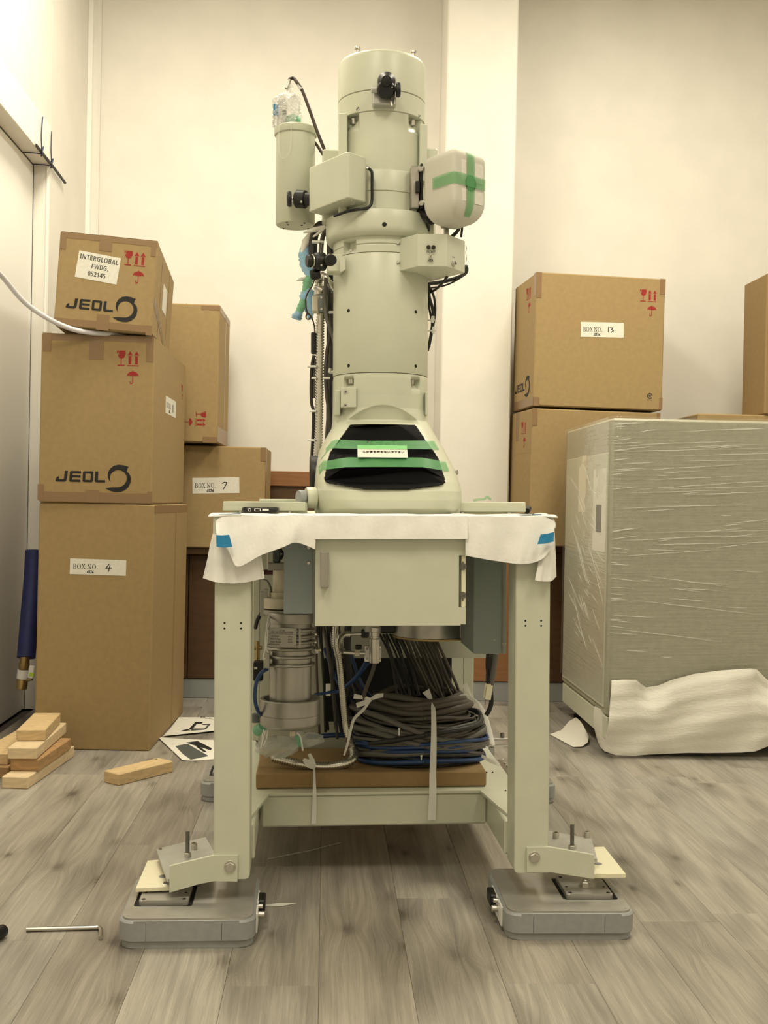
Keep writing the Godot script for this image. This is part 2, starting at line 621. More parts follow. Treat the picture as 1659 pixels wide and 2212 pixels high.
# grey oak laminate: fine stretched grain, arched figure, knots and smoky patches
func oak_tex() -> ImageTexture:
	var f := FastNoiseLite.new()
	f.seed = 11
	f.noise_type = FastNoiseLite.TYPE_SIMPLEX_SMOOTH
	f.frequency = 1.0
	f.fractal_octaves = 3
	var g := FastNoiseLite.new()
	g.seed = 12
	g.frequency = 1.0
	g.fractal_octaves = 2
	var rng := RandomNumberGenerator.new()
	rng.seed = 5
	var wpx := 640
	var hpx := 1920
	var knots := []
	for i in 26:
		knots.append([rng.randf() * 0.68, rng.randf() * 2.4, rng.randf_range(0.008, 0.02), rng.randf_range(0.35, 1.0)])
	var im := Image.create(wpx, hpx, false, Image.FORMAT_RGB8)
	for y in hpx:
		var vy := 2.4 * y / hpx
		var near := []
		for k in knots:
			if absf(k[1] - vy) < 0.16:
				near.append(k)
		for x in wpx:
			var ux := 0.68 * x / wpx
			var lane := int(ux / 0.17)
			var push := 0.0
			var dark := 0.0
			for k in near:
				var dx: float = (ux - k[0]) / k[2]
				var dy: float = (vy - k[1]) / (k[2] * 2.2)
				var d2 := dx * dx + dy * dy
				if d2 < 60.0:
					push += k[2] * 1.6 * exp(-d2 * 0.22) * signf(dx) * minf(1.0, absf(dx))
					dark += k[3] * (0.55 * exp(-d2 * 1.6) + 0.22 * exp(-d2 * 0.12))
			var q := ux + push * 0.8 + 0.0045 * g.get_noise_2d(ux * 7.0 + lane * 7.0, vy * 0.9)
			var fine := f.get_noise_2d(q * 520.0, vy * 6.0 + lane * 3.0)
			var band := f.get_noise_2d(q * 70.0 + lane * 20.0, vy * 1.2)
			var figure := sin(q * 170.0 + 7.0 * g.get_noise_2d(q * 14.0 + lane * 5.0, vy * 0.9))
			var smoke := g.get_noise_2d(ux * 10.0 + 31.0 + lane * 9.0, vy * 2.3)
			var c := 0.90 + 0.10 * fine + 0.075 * band + 0.018 * figure + 0.14 * minf(smoke, 0.2) - 0.42 * dark
			c = clampf(c, 0.25, 1.0)
			im.set_pixel(x, y, Color(c, c * (0.985 - 0.02 * dark), c * (0.955 - 0.05 * dark)))
	return ImageTexture.create_from_image(im)


func build_room() -> void:
	var xl := -1.1587
	var zb := -5.22
	var xr := 3.0
	var zf := 1.6
	var t := 0.12
	var zd := -4.5179
	var yd := 2.2328
	# left wall with a door opening that runs out of the picture
	var g := Geo.new()
	g.block(Vector3(xl - t, 0, zb - t), Vector3(xl, CEILING, zd), 0.001)
	g.block(Vector3(xl - t, yd, zd), Vector3(xl, CEILING, zd + 1.25), 0.001)
	g.block(Vector3(xl - t, 0, zd + 1.25), Vector3(xl, CEILING, zf + t), 0.001)
	struct("wall_left", g, M.wall, room_xf)
	struct("wall_back", Geo.new().block(Vector3(xl - t, 0, zb - t), Vector3(xr + t, CEILING, zb), 0.001), M.wall, room_xf)
	struct("wall_right", Geo.new().block(Vector3(xr, 0, zb - t), Vector3(xr + t, CEILING, zf + t), 0.001), M.wall, room_xf)
	struct("wall_front", Geo.new().block(Vector3(xl - t, 0, zf), Vector3(xr + t, CEILING, zf + t), 0.001), M.wall, room_xf)
	struct("ceiling", Geo.new().block(Vector3(xl - t, CEILING, zb - t), Vector3(xr + t, CEILING + 0.1, zf + t), 0.001), M.wall, room_xf)
	# the pillar on the back wall, with a narrow strip beside it
	struct("wall_pillar", Geo.new().block(Vector3(0.5082, 0, zb - 0.01), Vector3(0.8309, CEILING, -4.92), 0.006), M.wall, room_xf)
	struct("wall_pillar_edge", Geo.new().block(Vector3(0.5108, 0, zb - 0.01), Vector3(0.5082, CEILING, zb + 0.035), 0.002), M.trim, room_xf)
	# shallow pier and corner strip where the left wall meets the back wall
	struct("wall_pier", Geo.new().block(Vector3(xl - 0.01, 0, zb - 0.01), Vector3(-1.1058, CEILING, zb + 0.03), 0.012), M.wall, room_xf)
	struct("trim_1", Geo.new().block(Vector3(xl - 0.002, 0, zb), Vector3(xl + 0.022, CEILING, zb + 0.06), 0.004), M.trim, room_xf)
	# door in its recess
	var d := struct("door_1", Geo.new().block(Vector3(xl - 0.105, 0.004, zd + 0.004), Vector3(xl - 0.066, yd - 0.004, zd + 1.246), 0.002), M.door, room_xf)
	part("door_gap", Geo.new().block(Vector3(xl - 0.066, 0, zd), Vector3(xl - 0.0645, yd, zd + 0.003), 0.0005), M.dark_gap, d)  # dark strips drawn in for the shaded gap between door and jamb
	part("door_gap", Geo.new().block(Vector3(xl - 0.066, yd - 0.003, zd), Vector3(xl - 0.0645, yd, zd + 1.25), 0.0005), M.dark_gap, d)
	part("jamb_bead", Geo.new().block(Vector3(xl - 0.012, 0, zd - 0.0005), Vector3(xl - 0.006, yd, zd + 0.004), 0.0005), M.trim, d)
	# the boarding above the door, two lengths with an open joint
	var zs := -4.2383
	struct("trim_2", Geo.new().block(Vector3(xl - 0.002, yd + 0.001, zs + 0.003), Vector3(xl + 0.004, yd + 0.155, zd + 1.25), 0.001), M.trim, room_xf)
	struct("trim_3", Geo.new().block(Vector3(xl - 0.002, yd + 0.001, zd + 0.02), Vector3(xl + 0.004, yd + 0.155, zs), 0.001), M.trim, room_xf)
	# wire ties round the header and the rod they hold
	var x := xl + 0.007
	var wire := func(zz: float, hi: float, lean: float) -> Geo:
		var q := Geo.new()
		q.tube(Geo.curve([Vector3(x, yd + hi, zz - lean), Vector3(x + 0.003, yd + hi * 0.45, zz + 0.008), Vector3(x + 0.003, yd + 0.012, zz), Vector3(x, yd - 0.006, zz), Vector3(xl - 0.02, yd - 0.005, zz), Vector3(xl - 0.062, yd - 0.004, zz)], 6), 0.0022, 6)
		q.tube(Geo.curve([Vector3(x + 0.002, yd + 0.012, zz - 0.01), Vector3(x + 0.01, yd + 0.02, zz), Vector3(x + 0.008, yd - 0.006, zz + 0.012), Vector3(x + 0.002, yd - 0.016, zz)], 5), 0.003, 6)
		return q
	single("wire_tie", "dark blue wire tie round the door header, left of the one at the corner", "wire tie", wire.call(-4.3482, 0.145, 0.02), M.cable_blue_dark, room_xf, Vector3(x, yd, -4.3482))
	single("wire_tie", "dark blue wire tie knotted at the corner of the door opening, above the jamb", "wire tie", wire.call(zd + 0.02, 0.135, 0.01), M.cable_blue_dark, room_xf, Vector3(x, yd, zd + 0.02))
	single("rod", "thin black rod sticking out from under the tied door header", "rod", Geo.new().tube([Vector3(x, yd + 0.004, zd + 0.24), Vector3(x + 0.004, yd - 0.004, zd - 0.02), Vector3(x + 0.006, yd - 0.012, zd - 0.2)], 0.006, 8), M.black, room_xf, Vector3(x, yd, zd))


func build_lights(spots: Array) -> void:
	M.glow = mat(Color(0.95, 0.95, 0.92), 0.5)
	M.glow.emission_enabled = true
	M.glow.emission = Color(1.0, 0.96, 0.85)
	M.glow.emission_energy_multiplier = 1.5
	for i in spots.size():
		var s: Array = spots[i]
		var c := Vector3(s[0], CEILING - 0.012, s[1])
		var t := thing("ceiling_light", ["flat ceiling light panel above the cartons on the left", "flat ceiling light panel above the wrapped cabinet", "flat ceiling light panel near the door behind the camera", "flat ceiling light panel behind the camera on the cabinet side"][i], "ceiling light", room_xf, c)
		var fr := Geo.new()
		for sx in [-1.0, 1.0]:
			fr.box(c + Vector3(sx * 0.29, 0, 0), Vector3(0.03, 0.022, 1.23))
			fr.box(c + Vector3(0, 0, sx * 0.6), Vector3(0.55, 0.022, 0.03))
		part("frame", fr, M.trim, t)
		part("diffuser", Geo.new().box(c, Vector3(0.55, 0.01, 1.17), 0.001), M.glow, t)


func build_floor() -> void:
	var slab := struct("floor", Geo.new().block(Vector3(-1.6, -0.1, -5.35), Vector3(3.15, -0.008, 1.75), 0.001), M.floor_base, room_xf)
	var tex := oak_tex()
	var kinds := []
	for k in [[0.66, 0.645, 0.62], [0.63, 0.61, 0.585], [0.69, 0.675, 0.65], [0.645, 0.635, 0.615], [0.675, 0.655, 0.625]]:
		var m := mat(Color(k[0], k[1], k[2]), 0.42)
		m.albedo_texture = tex
		m.metallic_specular = 0.4
		kinds.append(m)
	var rng := RandomNumberGenerator.new()
	rng.seed = 21
	var wide := 0.170
	var x0 := 0.0025 - wide * 9.0
	var l := 1.22
	for i in 27:
		var xa := x0 + wide * i
		if xa > 3.0 or xa + wide < -1.18:
			continue
		var z := -5.22 - rng.randf() * l
		while z < 1.2:
			var a := maxf(z, -5.25)
			var b := minf(z + l, 1.5)
			var s := rng.randi() % 4
			var o := Vector2(0.25 * s, rng.randf())
			if b - a > 0.05:
				part("plank", plank(xa, a, b, wide, o), kinds[rng.randi() % 5], slab)
			z += l


func plank(xa: float, za: float, zb: float, wide: float, o: Vector2) -> Geo:
	var g := Geo.new()
	var e := 0.0002
	var bev := 0.0007
	var y := 0.0
	var q := func(x: float, yy: float, z: float) -> Array:
		return [Vector3(x, yy, z), o + Vector2((x - xa) / 0.68, (z - za) / 2.4)]
	var xb := xa + wide
	var top := [q.call(xa + e + bev, y, za + e + bev), q.call(xb - e - bev, y, za + e + bev), q.call(xb - e - bev, y, zb - e - bev), q.call(xa + e + bev, y, zb - e - bev)]
	var mid := [q.call(xa + e, y - 0.0012, za + e), q.call(xb - e, y - 0.0012, za + e), q.call(xb - e, y - 0.0012, zb - e), q.call(xa + e, y - 0.0012, zb - e)]
	var low := [q.call(xa + e, y - 0.009, za + e), q.call(xb - e, y - 0.009, za + e), q.call(xb - e, y - 0.009, zb - e), q.call(xa + e, y - 0.009, zb - e)]
	var up := Vector3.UP
	g.tri(top[0][0], top[1][0], top[2][0], up, up, up, top[0][1], top[1][1], top[2][1])
	g.tri(top[0][0], top[2][0], top[3][0], up, up, up, top[0][1], top[2][1], top[3][1])
	for i in 4:
		var k := (i + 1) % 4
		var out: Vector3 = [Vector3.FORWARD, Vector3.RIGHT, Vector3.BACK, Vector3.LEFT][i]
		for pr in [[top, mid, (out + up).normalized()], [mid, low, out]]:
			g.tri(pr[0][i][0], pr[0][k][0], pr[1][k][0], pr[2], pr[2], pr[2], pr[0][i][1], pr[0][k][1], pr[1][k][1])
			g.tri(pr[0][i][0], pr[1][k][0], pr[1][i][0], pr[2], pr[2], pr[2], pr[0][i][1], pr[1][k][1], pr[1][i][1])
	return g


# the low brown furniture along the back wall, under the cartons
func build_sideboard() -> void:
	var zf := -4.80
	var zw := -5.19
	var xp0 := 0.5108
	var xp1 := 0.8309 + 0.012
	for unit in [[-1.15, xp0 - 0.01, 0.666, "long brown wooden sideboard along the back wall under the cartons numbered seven"], [xp1, 2.0, 0.703, "brown wooden sideboard right of the pillar under the carton numbered thirteen"]]:
		var a: float = unit[0]
		var b: float = unit[1]
		var h: float = unit[2]
		var t := thing("sideboard", unit[3], "sideboard", room_xf, Vector3((a + b) / 2, 0, zf))
		part("top", Geo.new().block(Vector3(a, h - 0.03, zf + 0.05), Vector3(b, h, zw), 0.003), M.wood_brown, t)
		part("plinth", Geo.new().block(Vector3(a, 0, zf - 0.005), Vector3(b, 0.085, zw), 0.002), M.plinth, t)
		part("carcass", Geo.new().block(Vector3(a, 0.085, zf - 0.022), Vector3(b, h - 0.03, zw), 0.002), M.wood_brown, t)
		var n := 3
		for i in n:
			var xa := lerpf(a, b, float(i) / n) + 0.002
			var xb := lerpf(a, b, float(i + 1) / n) - 0.002
			part("door", Geo.new().block(Vector3(xa, 0.088, zf), Vector3(xb, h - 0.034, zf - 0.02), 0.002), M.wood_brown if i != n - 1 else M.wood_orange, t)
		if a < 0:
			struct("trim_6", Geo.new().block(Vector3(b + 0.001, 0.088, zf), Vector3(xp1 - 0.001, h - 0.034, zf - 0.02), 0.002), M.wood_orange, room_xf)
			struct("baseboard_back", Geo.new().block(Vector3(b + 0.001, 0, zf - 0.005), Vector3(xp1 - 0.001, 0.085, zf - 0.02), 0.002), M.plinth, room_xf)
			var yt := 1.0186
			struct("trim_4", Geo.new().block(Vector3(-0.75, h + 0.001, zw - 0.028), Vector3(xp0 - 0.01, yt - 0.04, zw - 0.008), 0.002), M.wood_brown, room_xf)
			struct("trim_5", Geo.new().block(Vector3(-0.75, yt - 0.072, zw - 0.028), Vector3(xp0 - 0.01, yt, zw + 0.004), 0.003), M.wood_orange, room_xf)


# the faces of a carton whose front stands on z = 0: x to the right, y up, z out of the face
func face_xf(side: String, s: Vector3) -> Transform3D:
	match side:
		"right":
			return Transform3D(Basis(Vector3.FORWARD, Vector3.UP, Vector3.RIGHT), Vector3(s.x / 2, 0, 0))
		"left":
			return Transform3D(Basis(Vector3.BACK, Vector3.UP, Vector3.LEFT), Vector3(-s.x / 2, 0, -s.z))
		"top":
			return Transform3D(Basis(Vector3.RIGHT, Vector3.FORWARD, Vector3.UP), Vector3(0, s.y, 0))
	return Transform3D(Basis(), Vector3.ZERO)


func carton(label: String, xf: Transform3D, s: Vector3, group := "cardboard cartons", dark := false) -> Node3D:
	var t := thing("carton", label, "carton", xf, Vector3.ZERO, group)
	# walls belly out a little
	var g := Geo.new()
	g.box(Vector3(0, s.y / 2, -s.z / 2), s, 0.005)
	part("body", g, M.card_dark if dark else M.card, t)
	var l := Geo.new()
	l.box(Vector3(0, s.y + 0.0004, -s.z / 2), Vector3(0.004, 0.0012, s.z - 0.01), 0.0003)
	part("flap_joint", l, M.dark_gap, t)
	return t


func patch(g: Geo, xf: Transform3D, a: Vector2, b: Vector2, thick := 0.0008) -> Geo:
	g.prism([Vector2(a.x, a.y), Vector2(b.x, a.y), Vector2(b.x, b.y), Vector2(a.x, b.y)], xf, thick)
	return g


# fragile, this way up, keep dry; a unit is one seventy-second of the height
func care_marks(xf: Transform3D, u: float) -> Geo:
	var g := Geo.new()
	var p := func(pts: Array) -> void:
		var q := []
		for i in range(0, pts.size(), 2):
			q.append(Vector2(pts[i], 72.0 - pts[i + 1]) * u)
		g.prism(q, xf, 0.0006)
	p.call([7, 0, 19.5, 0, 20, 8, 17, 15, 11, 18, 6, 15.5, 3, 9, 6.5, 8, 4.5, 5])
	p.call([1.5, 0, 5.5, 0, 3.2, 5, 1.5, 8])
	p.call([9.6, 18, 11.4, 18, 11.4, 31, 9.6, 31])
	p.call([3, 30.6, 18, 30.6, 18, 33, 3, 33])
	for x in [29.5, 43.5]:
		p.call([x, 1, x + 5.5, 10, x - 5.5, 10])
		p.call([x - 3, 11.5, x + 3, 11.5, x + 3, 29, x - 3, 29])
	p.call([24, 31.2, 49, 31.2, 49, 33, 24, 33])
	var c := []
	for i in 13:
		var a := PI - PI * i / 12.0
		c.append(36.0 + 12.5 * cos(a))
		c.append(55.0 - 10.5 * sin(a))
	for q in [[44.3, 53.2], [40.2, 55.4], [36.0, 53.0], [31.8, 55.4], [27.7, 53.2]]:
		c.append(q[0])
		c.append(q[1])
	p.call(c)
	p.call([35.2, 42, 36.8, 42, 36.8, 46, 35.2, 46])
	p.call([35.2, 53, 36.8, 53, 36.8, 69, 35.2, 69])
	p.call([36.8, 67.5, 36.8, 69, 34, 72, 31.5, 72, 29.5, 69, 29.5, 66, 31, 66, 31.2, 68.8, 32.5, 70.3, 34, 70])
	return g


# four heavy letters and a crescent; a unit is the height of the letters
func maker_logo(xf: Transform3D, u: float) -> Geo:
	var g := Geo.new()
	var p := func(x0: float, pts: Array) -> void:
		var q := []
		for i in range(0, pts.size(), 2):
			q.append(Vector2(pts[i] + x0, pts[i + 1]) * u)
		g.prism(q, xf, 0.0006)
	p.call(0.0, [0.84, 1, 1.12, 1, 1.03, 0.2, 0.93, 0.05, 0.78, 0, 0.12, 0, 0.0, 0.08, 0.06, 0.3, 0.2, 0.46, 0.34, 0.46, 0.3, 0.22, 0.7, 0.22, 0.77, 0.3])
	p.call(1.25, [0.14, 1, 1.05, 1, 1.05, 0.79, 0.3, 0.79, 0.29, 0.6, 1.02, 0.6, 1.02, 0.41, 0.27, 0.41, 0.26, 0.21, 1.0, 0.21, 1.0, 0, 0.1, 0, 0, 0.1, 0.04, 0.9])
	var o := [[0.12, 1.0], [0.88, 1.0], [0.98, 0.9], [0.94, 0.1], [0.84, 0.0], [0.1, 0.0], [0.0, 0.1], [0.03, 0.9]]
	var n := [[0.27, 0.79], [0.73, 0.79], [0.74, 0.77], [0.72, 0.23], [0.70, 0.21], [0.26, 0.21], [0.25, 0.23], [0.26, 0.77]]
	for i in 8:
		var k := (i + 1) % 8
		p.call(2.45, [o[i][0], o[i][1], o[k][0], o[k][1], n[k][0], n[k][1], n[i][0], n[i][1]])
	p.call(3.55, [0.04, 1, 0.32, 1, 0.29, 0.22, 0.95, 0.22, 0.95, 0, 0.12, 0, 0, 0.1])
	# the crescent
	var cx := 5.69
	var cy := 0.41
	var r := 1.15
	var outer := [[205, 0.68], [190, 0.75], [170, 0.85], [150, 0.94], [130, 1.01], [110, 1.07], [90, 1.10], [70, 1.13], [50, 1.24], [48, 1.05], [40, 0.86], [30, 0.92], [15, 0.97], [0, 0.99], [-20, 1.02], [-40, 1.05], [-60, 1.08], [-80, 1.10], [-100, 1.12], [-120, 1.18], [-143, 1.31]]
	var inner := [[205, 0.67], [190, 0.67], [170, 0.67], [150, 0.67], [130, 0.67], [110, 0.67], [90, 0.67], [70, 0.67], [50, 0.67], [48, 0.67], [40, 0.67], [30, 0.67], [15, 0.67], [0, 0.67], [-20, 0.67], [-40, 0.67], [-60, 0.68], [-80, 0.70], [-100, 0.73], [-120, 0.83], [-142, 1.27]]
	for i in outer.size() - 1:
		var q := []
		for e in [outer[i], outer[i + 1], inner[i + 1], inner[i]]:
			var a := deg_to_rad(e[0])
			q.append(cx + cos(a) * e[1] * r)
			q.append(cy + sin(a) * e[1] * r)
		p.call(0.0, q)
	return g


# a white sticker: BOX NO. and numbers added by pen
func box_label(t: Node3D, xf: Transform3D, size: Vector2, pen: Array, small := true) -> void:
	var l := part("label", Geo.new().prism([Vector2(0, 0), Vector2(size.x, 0), size, Vector2(0, size.y)], xf, 0.0007), M.paper, t, "white paper label")
	var z := 0.0007
	letters("lettering", "BOX NO.", size.y * 0.30, xf * at_xy(Vector2(size.x * 0.275, size.y * 0.50), z), M.ink, l, "Droid Serif", false, size.x * 0.44)
	var g := Geo.new()
	strokes(g, pen, xf * at_xy(Vector2(size.x * 0.64, size.y * 0.27), z), size.y * 0.42, size.y * 0.055)
	if small:
		var d := [[Vector2(0.35, 1), Vector2(0.05, 0.6), Vector2(0.0, 0.1), Vector2(0.35, 0.0), Vector2(0.55, 0.6), Vector2(0.35, 1)], [Vector2(0.75, 0.95), Vector2(1.15, 1), Vector2(0.9, 0.6), Vector2(1.15, 0.3), Vector2(0.7, 0)], [Vector2(1.4, 0.95), Vector2(1.8, 1), Vector2(1.55, 0.6), Vector2(1.8, 0.3), Vector2(1.3, 0)], [Vector2(2.5, 1), Vector2(2.1, 0.5), Vector2(2.1, 0.1), Vector2(2.45, 0), Vector2(2.5, 0.35), Vector2(2.15, 0.4)]]
		strokes(g, d, xf * at_xy(Vector2(size.x * 0.31, size.y * 0.10), z), size.y * 0.16, size.y * 0.035)
	part("handwriting", g, M.ink, l)


# brown tape folded over the edges of the front: corner tabs, a middle tab and the long strips
func taped(t: Node3D, s: Vector3, long_top: float, long_bottom: float, tabs: Array) -> void:
	var f := face_xf("front", s)
	var h := s.x / 2
	if long_top > 0:
		var g := patch(Geo.new(), f, Vector2(-h + 0.002, s.y - long_top), Vector2(h - 0.002, s.y - 0.003))
		patch(g, face_xf("top", s), Vector2(-h + 0.002, 0.003), Vector2(h - 0.002, 0.06))
		part("tape", g, M.tape, t)
	if long_bottom > 0:
		part("tape", patch(Geo.new(), f, Vector2(-h + 0.002, 0.003), Vector2(h - 0.002, long_bottom)), M.tape, t)
	for b in tabs:
		part("tape", patch(Geo.new(), f, b[0], b[1], 0.0014), M.tape, t)


func build_cartons() -> void:
	var seven := [[Vector2(0, 0.85), Vector2(0.28, 1), Vector2(0.62, 0.98), Vector2(0.6, 0.75), Vector2(0.15, 0.0)]]
	var four := [[Vector2(0.45, 1.0), Vector2(0.0, 0.42), Vector2(0.85, 0.48)], [Vector2(0.62, 0.85), Vector2(0.45, 0.0)]]
	var ten := [[Vector2(0.2, 1), Vector2(0.05, 0)], [Vector2(0.5, 1), Vector2(0.4, 0.1), Vector2(0.75, 0), Vector2(0.8, 0.9), Vector2(0.5, 1)]]
	var thirteen := [[Vector2(0.05, 1), Vector2(0.0, 0.25)], [Vector2(0.3, 0.9), Vector2(0.75, 0.85), Vector2(0.55, 0.62), Vector2(0.85, 0.4), Vector2(0.45, 0.15)]]

	# tall plain carton on the floor, number 4
	var s := Vector3(0.3987, 0.8564, 0.6853)
	var t := carton("tall plain carton standing on the floor, its white label numbered 4", Transform3D(Basis(Vector3.UP, 0.0155) * Basis(Vector3.BACK, -0.0045), Vector3(-0.9968, 0, -3.7467)), s)
	var a := Vector2(-0.0887, 0.6097)
	var b := Vector2(0.1047, 0.6639)
	box_label(t, at_xy(a, 0, -0.0098), (b - a).abs(), four)
	var rf := face_xf("right", s)
	part("tape", patch(Geo.new(), rf, Vector2(0.003, s.y - 0.03), Vector2(s.z - 0.003, s.y - 0.003)), M.tape, t)
	part("tape", patch(Geo.new(), rf, Vector2(s.z * 0.60, 0.01), Vector2(s.z * 0.63, s.y - 0.03)), M.card_dark, t)

	# carton with the maker's logo, on top of it
	s = Vector3(0.3869, 0.5806, 0.7958)
	t = carton("large carton with a logo below its red marks, middle of the left stack", Transform3D(Basis(Vector3.UP, 0.0475) * Basis(Vector3.BACK, -0.0026), Vector3(-0.9992, 0.8577, -3.7424)), s)
	taped(t, s, 0.022, 0.036, [[Vector2(-0.1884, 0.5193), Vector2(-0.1598, 0.5822)], [Vector2(-0.0304, 0.4952), Vector2(0.0184, 0.5828)], [Vector2(0.1667, 0.4913), Vector2(0.1903, 0.5799)], [Vector2(-0.1957, 0.0059), Vector2(-0.1754, 0.0606)], [Vector2(-0.0317, 0.0016), Vector2(0.0141, 0.0442)], [Vector2(0.1784, 0.0031), Vector2(0.1957, 0.0436)]])
	part("care_marks", care_marks(at_xy(Vector2(0.0629, 0.4132), 0), 0.0016), M.red, t)
	part("logo", maker_logo(at_xy(Vector2(-0.1362, 0.0711), 0), 0.0377), M.ink, t)
	rf = face_xf("right", s)
	a = Vector2(0.2714, 0.3381)
	b = Vector2(0.5294, 0.4029)
	box_label(t, rf * at_xy(Vector2(a.x, a.y), 0), Vector2(absf(b.x - a.x), 0.0643), ten)
	part("care_marks", care_marks(rf * at_xy(Vector2(0.6694, 0.427), 0), 0.00085), M.red, t)

	# tilted carton on top, with the forwarder's sticker
	s = Vector3(0.3271, 0.3187, 0.6879)
	t = carton("tilted carton with a logo and a forwarding sticker, topmost of the left stack", Transform3D(Basis(Vector3.UP, 0.1137) * Basis(Vector3.BACK, -0.0554), Vector3(-0.9722, 1.4503, -3.6996)), s)
	taped(t, s, 0.02, 0.026, [[Vector2(-0.1612, 0.2596), Vector2(-0.1416, 0.3168)], [Vector2(-0.0309, 0.2666), Vector2(0.0108, 0.3199)], [Vector2(0.1424, 0.2652), Vector2(0.1588, 0.3177)], [Vector2(-0.0221, -0.0029), Vector2(0.0197, 0.0501)], [Vector2(0.1443, -0.0064), Vector2(0.1645, 0.0273)]])
	part("care_marks", care_marks(at_xy(Vector2(0.0522, 0.1673), 0), 0.0015), M.red, t)
	part("logo", maker_logo(at_xy(Vector2(-0.1275, 0.0614), 0), 0.035), M.ink, t)
	a = Vector2(-0.1048, 0.1692)
	var turn := -0.093
	var lw := 0.1406
	var lh := 0.0915
	var lx := at_xy(a, 0, turn)
	var l := part("label", Geo.new().prism([Vector2(0, 0), Vector2(lw, 0), Vector2(lw, lh), Vector2(0, lh)], lx, 0.0007), M.paper, t, "white sticker with three lines of grey capitals")
	letters("lettering", "INTERGLOBAL", lh * 0.17, lx * at_xy(Vector2(lw * 0.5, lh * 0.80), 0.0007), M.grey_ink, l, "Droid Sans", true, lw * 0.92)
	letters("lettering", "FWDG.", lh * 0.17, lx * at_xy(Vector2(lw * 0.55, lh * 0.51), 0.0007), M.grey_ink, l, "Droid Sans", true, lw * 0.40)
	letters("lettering", "052145", lh * 0.17, lx * at_xy(Vector2(lw * 0.50, lh * 0.22), 0.0007), M.grey_ink, l, "Droid Sans", true, lw * 0.42)
	rf = face_xf("right", s)
	for zz in [s.z * 0.28, s.z * 0.72]:
		part("flap_joint", patch(Geo.new(), rf, Vector2(zz, 0.004), Vector2(zz + 0.004, s.y - 0.004), 0.0004), M.dark_gap, t)
	part("pouch", patch(Geo.new(), rf, Vector2(s.z * 0.42, s.y * 0.42), Vector2(s.z * 0.64, s.y * 0.72)), M.paper, t)
	part("tape", Geo.new().prism([Vector2(s.z * 0.02, 0.10), Vector2(s.z * 0.02, 0.13), Vector2(s.z * 0.6, 0.05), Vector2(s.z * 0.6, 0.02)], rf, 0.0008), M.tape_dark, t)

	# carton number 7 on the sideboard
	s = Vector3(0.4928, 0.4435, 0.3452)
	t = carton("carton on the sideboard with a white label numbered 7, behind the left stack", Transform3D(Basis(Vector3.UP, 0.0371) * Basis(Vector3.BACK, -0.0054), Vector3(-0.7671, 0.6663, -4.7032)), s)
	taped(t, s, 0, 0, [[Vector2(0.2245, 0.3833), Vector2(0.2491, 0.4423)]])
	rf = face_xf("right", s)
	part("tape", patch(Geo.new(), rf, Vector2(0.004, s.y * 0.45), Vector2(0.05, s.y - 0.004)), M.tape, t)
	a = Vector2(-0.0662, 0.2339)
	b = Vector2(0.1362, 0.3025)
	box_label(t, at_xy(a, 0, 0.0405), (b - a).abs(), seven)

	# plain tall carton lying on its side above it
	s = Vector3(0.2851, 0.5899, 0.4055)
	t = carton("carton lying on its side with sideways red marks, on the carton numbered 7", Transform3D(Basis(Vector3.UP, 0.0365) * Basis(Vector3.BACK, -0.0024), Vector3(-0.8617, 1.1205, -4.6265)), s)
	taped(t, s, 0, 0, [[Vector2(0.0641, 0.5655), Vector2(0.1404, 0.5835)], [Vector2(0.0818, -0.0007), Vector2(0.1413, 0.0244)]])
	var mx := at_xy(Vector2(-0.0016, 0.1335), 0)
	mx.basis = Basis(Vector3.DOWN, Vector3.RIGHT, Vector3.BACK)
	part("care_marks", care_marks(mx, 0.00132), M.red, t)
	rf = face_xf("right", s)
	part("tape", patch(Geo.new(), rf, Vector2(0.004, 0.004), Vector2(s.z - 0.004, 0.07)), M.tape, t)
	part("tape", patch(Geo.new(), rf, Vector2(s.z * 0.55, 0.07), Vector2(s.z * 0.62, s.y - 0.004)), M.tape, t)
	part("tape", patch(Geo.new(), rf, Vector2(0.004, s.y - 0.03), Vector2(s.z - 0.004, s.y - 0.004)), M.tape, t)

	# right of the pillar: number 13 and the one under it
	s = Vector3(0.5773, 0.5927, 0.384)
	t = carton("carton under the one numbered 13, half hidden by the wrapped cabinet", Transform3D(Basis(Vector3.UP, 0.1463) * Basis(Vector3.BACK, -0.006), Vector3(0.9115, 0.703, -4.7019)), s)
	taped(t, s, 0, 0, [[Vector2(-s.x / 2, s.y - 0.075), Vector2(-s.x / 2 + 0.022, s.y)], [Vector2(s.x / 2 - 0.016, s.y - 0.04), Vector2(s.x / 2, s.y)]])
	var lf := face_xf("left", s)
	part("label", patch(Geo.new(), lf, Vector2(s.z - 0.20, s.y - 0.19), Vector2(s.z - 0.02, s.y - 0.03), 0.0005), M.card, t)
	part("care_marks", care_marks(lf * at_xy(Vector2(s.z - 0.17, s.y - 0.165), 0.0005), 0.0016), M.red, t)
	part("tape", patch(Geo.new(), lf, Vector2(s.z - 0.26, s.y - 0.13), Vector2(s.z - 0.21, s.y)), M.tape, t)

	s = Vector3(0.5792, 0.5747, 0.3592)
	t = carton("carton with a white label numbered 13 on its front, right of the pillar", Transform3D(Basis(Vector3.UP, 0.1361) * Basis(Vector3.BACK, -0.0068), Vector3(0.9187, 1.3062, -4.7)), s)
	taped(t, s, 0, 0, [[Vector2(-s.x / 2, 0.4643), Vector2(-0.2678, s.y)], [Vector2(0.2653, 0.5066), Vector2(s.x / 2, s.y)], [Vector2(-s.x / 2, 0), Vector2(-0.2633, 0.0373)], [Vector2(0.2761, 0.0062), Vector2(0.2904, 0.0573)]])
	part("care_marks", care_marks(at_xy(Vector2(0.1723, 0.4092), 0), 0.0016), M.red, t)
	a = Vector2(-0.0866, 0.3053)
	b = Vector2(0.1063, 0.3697)
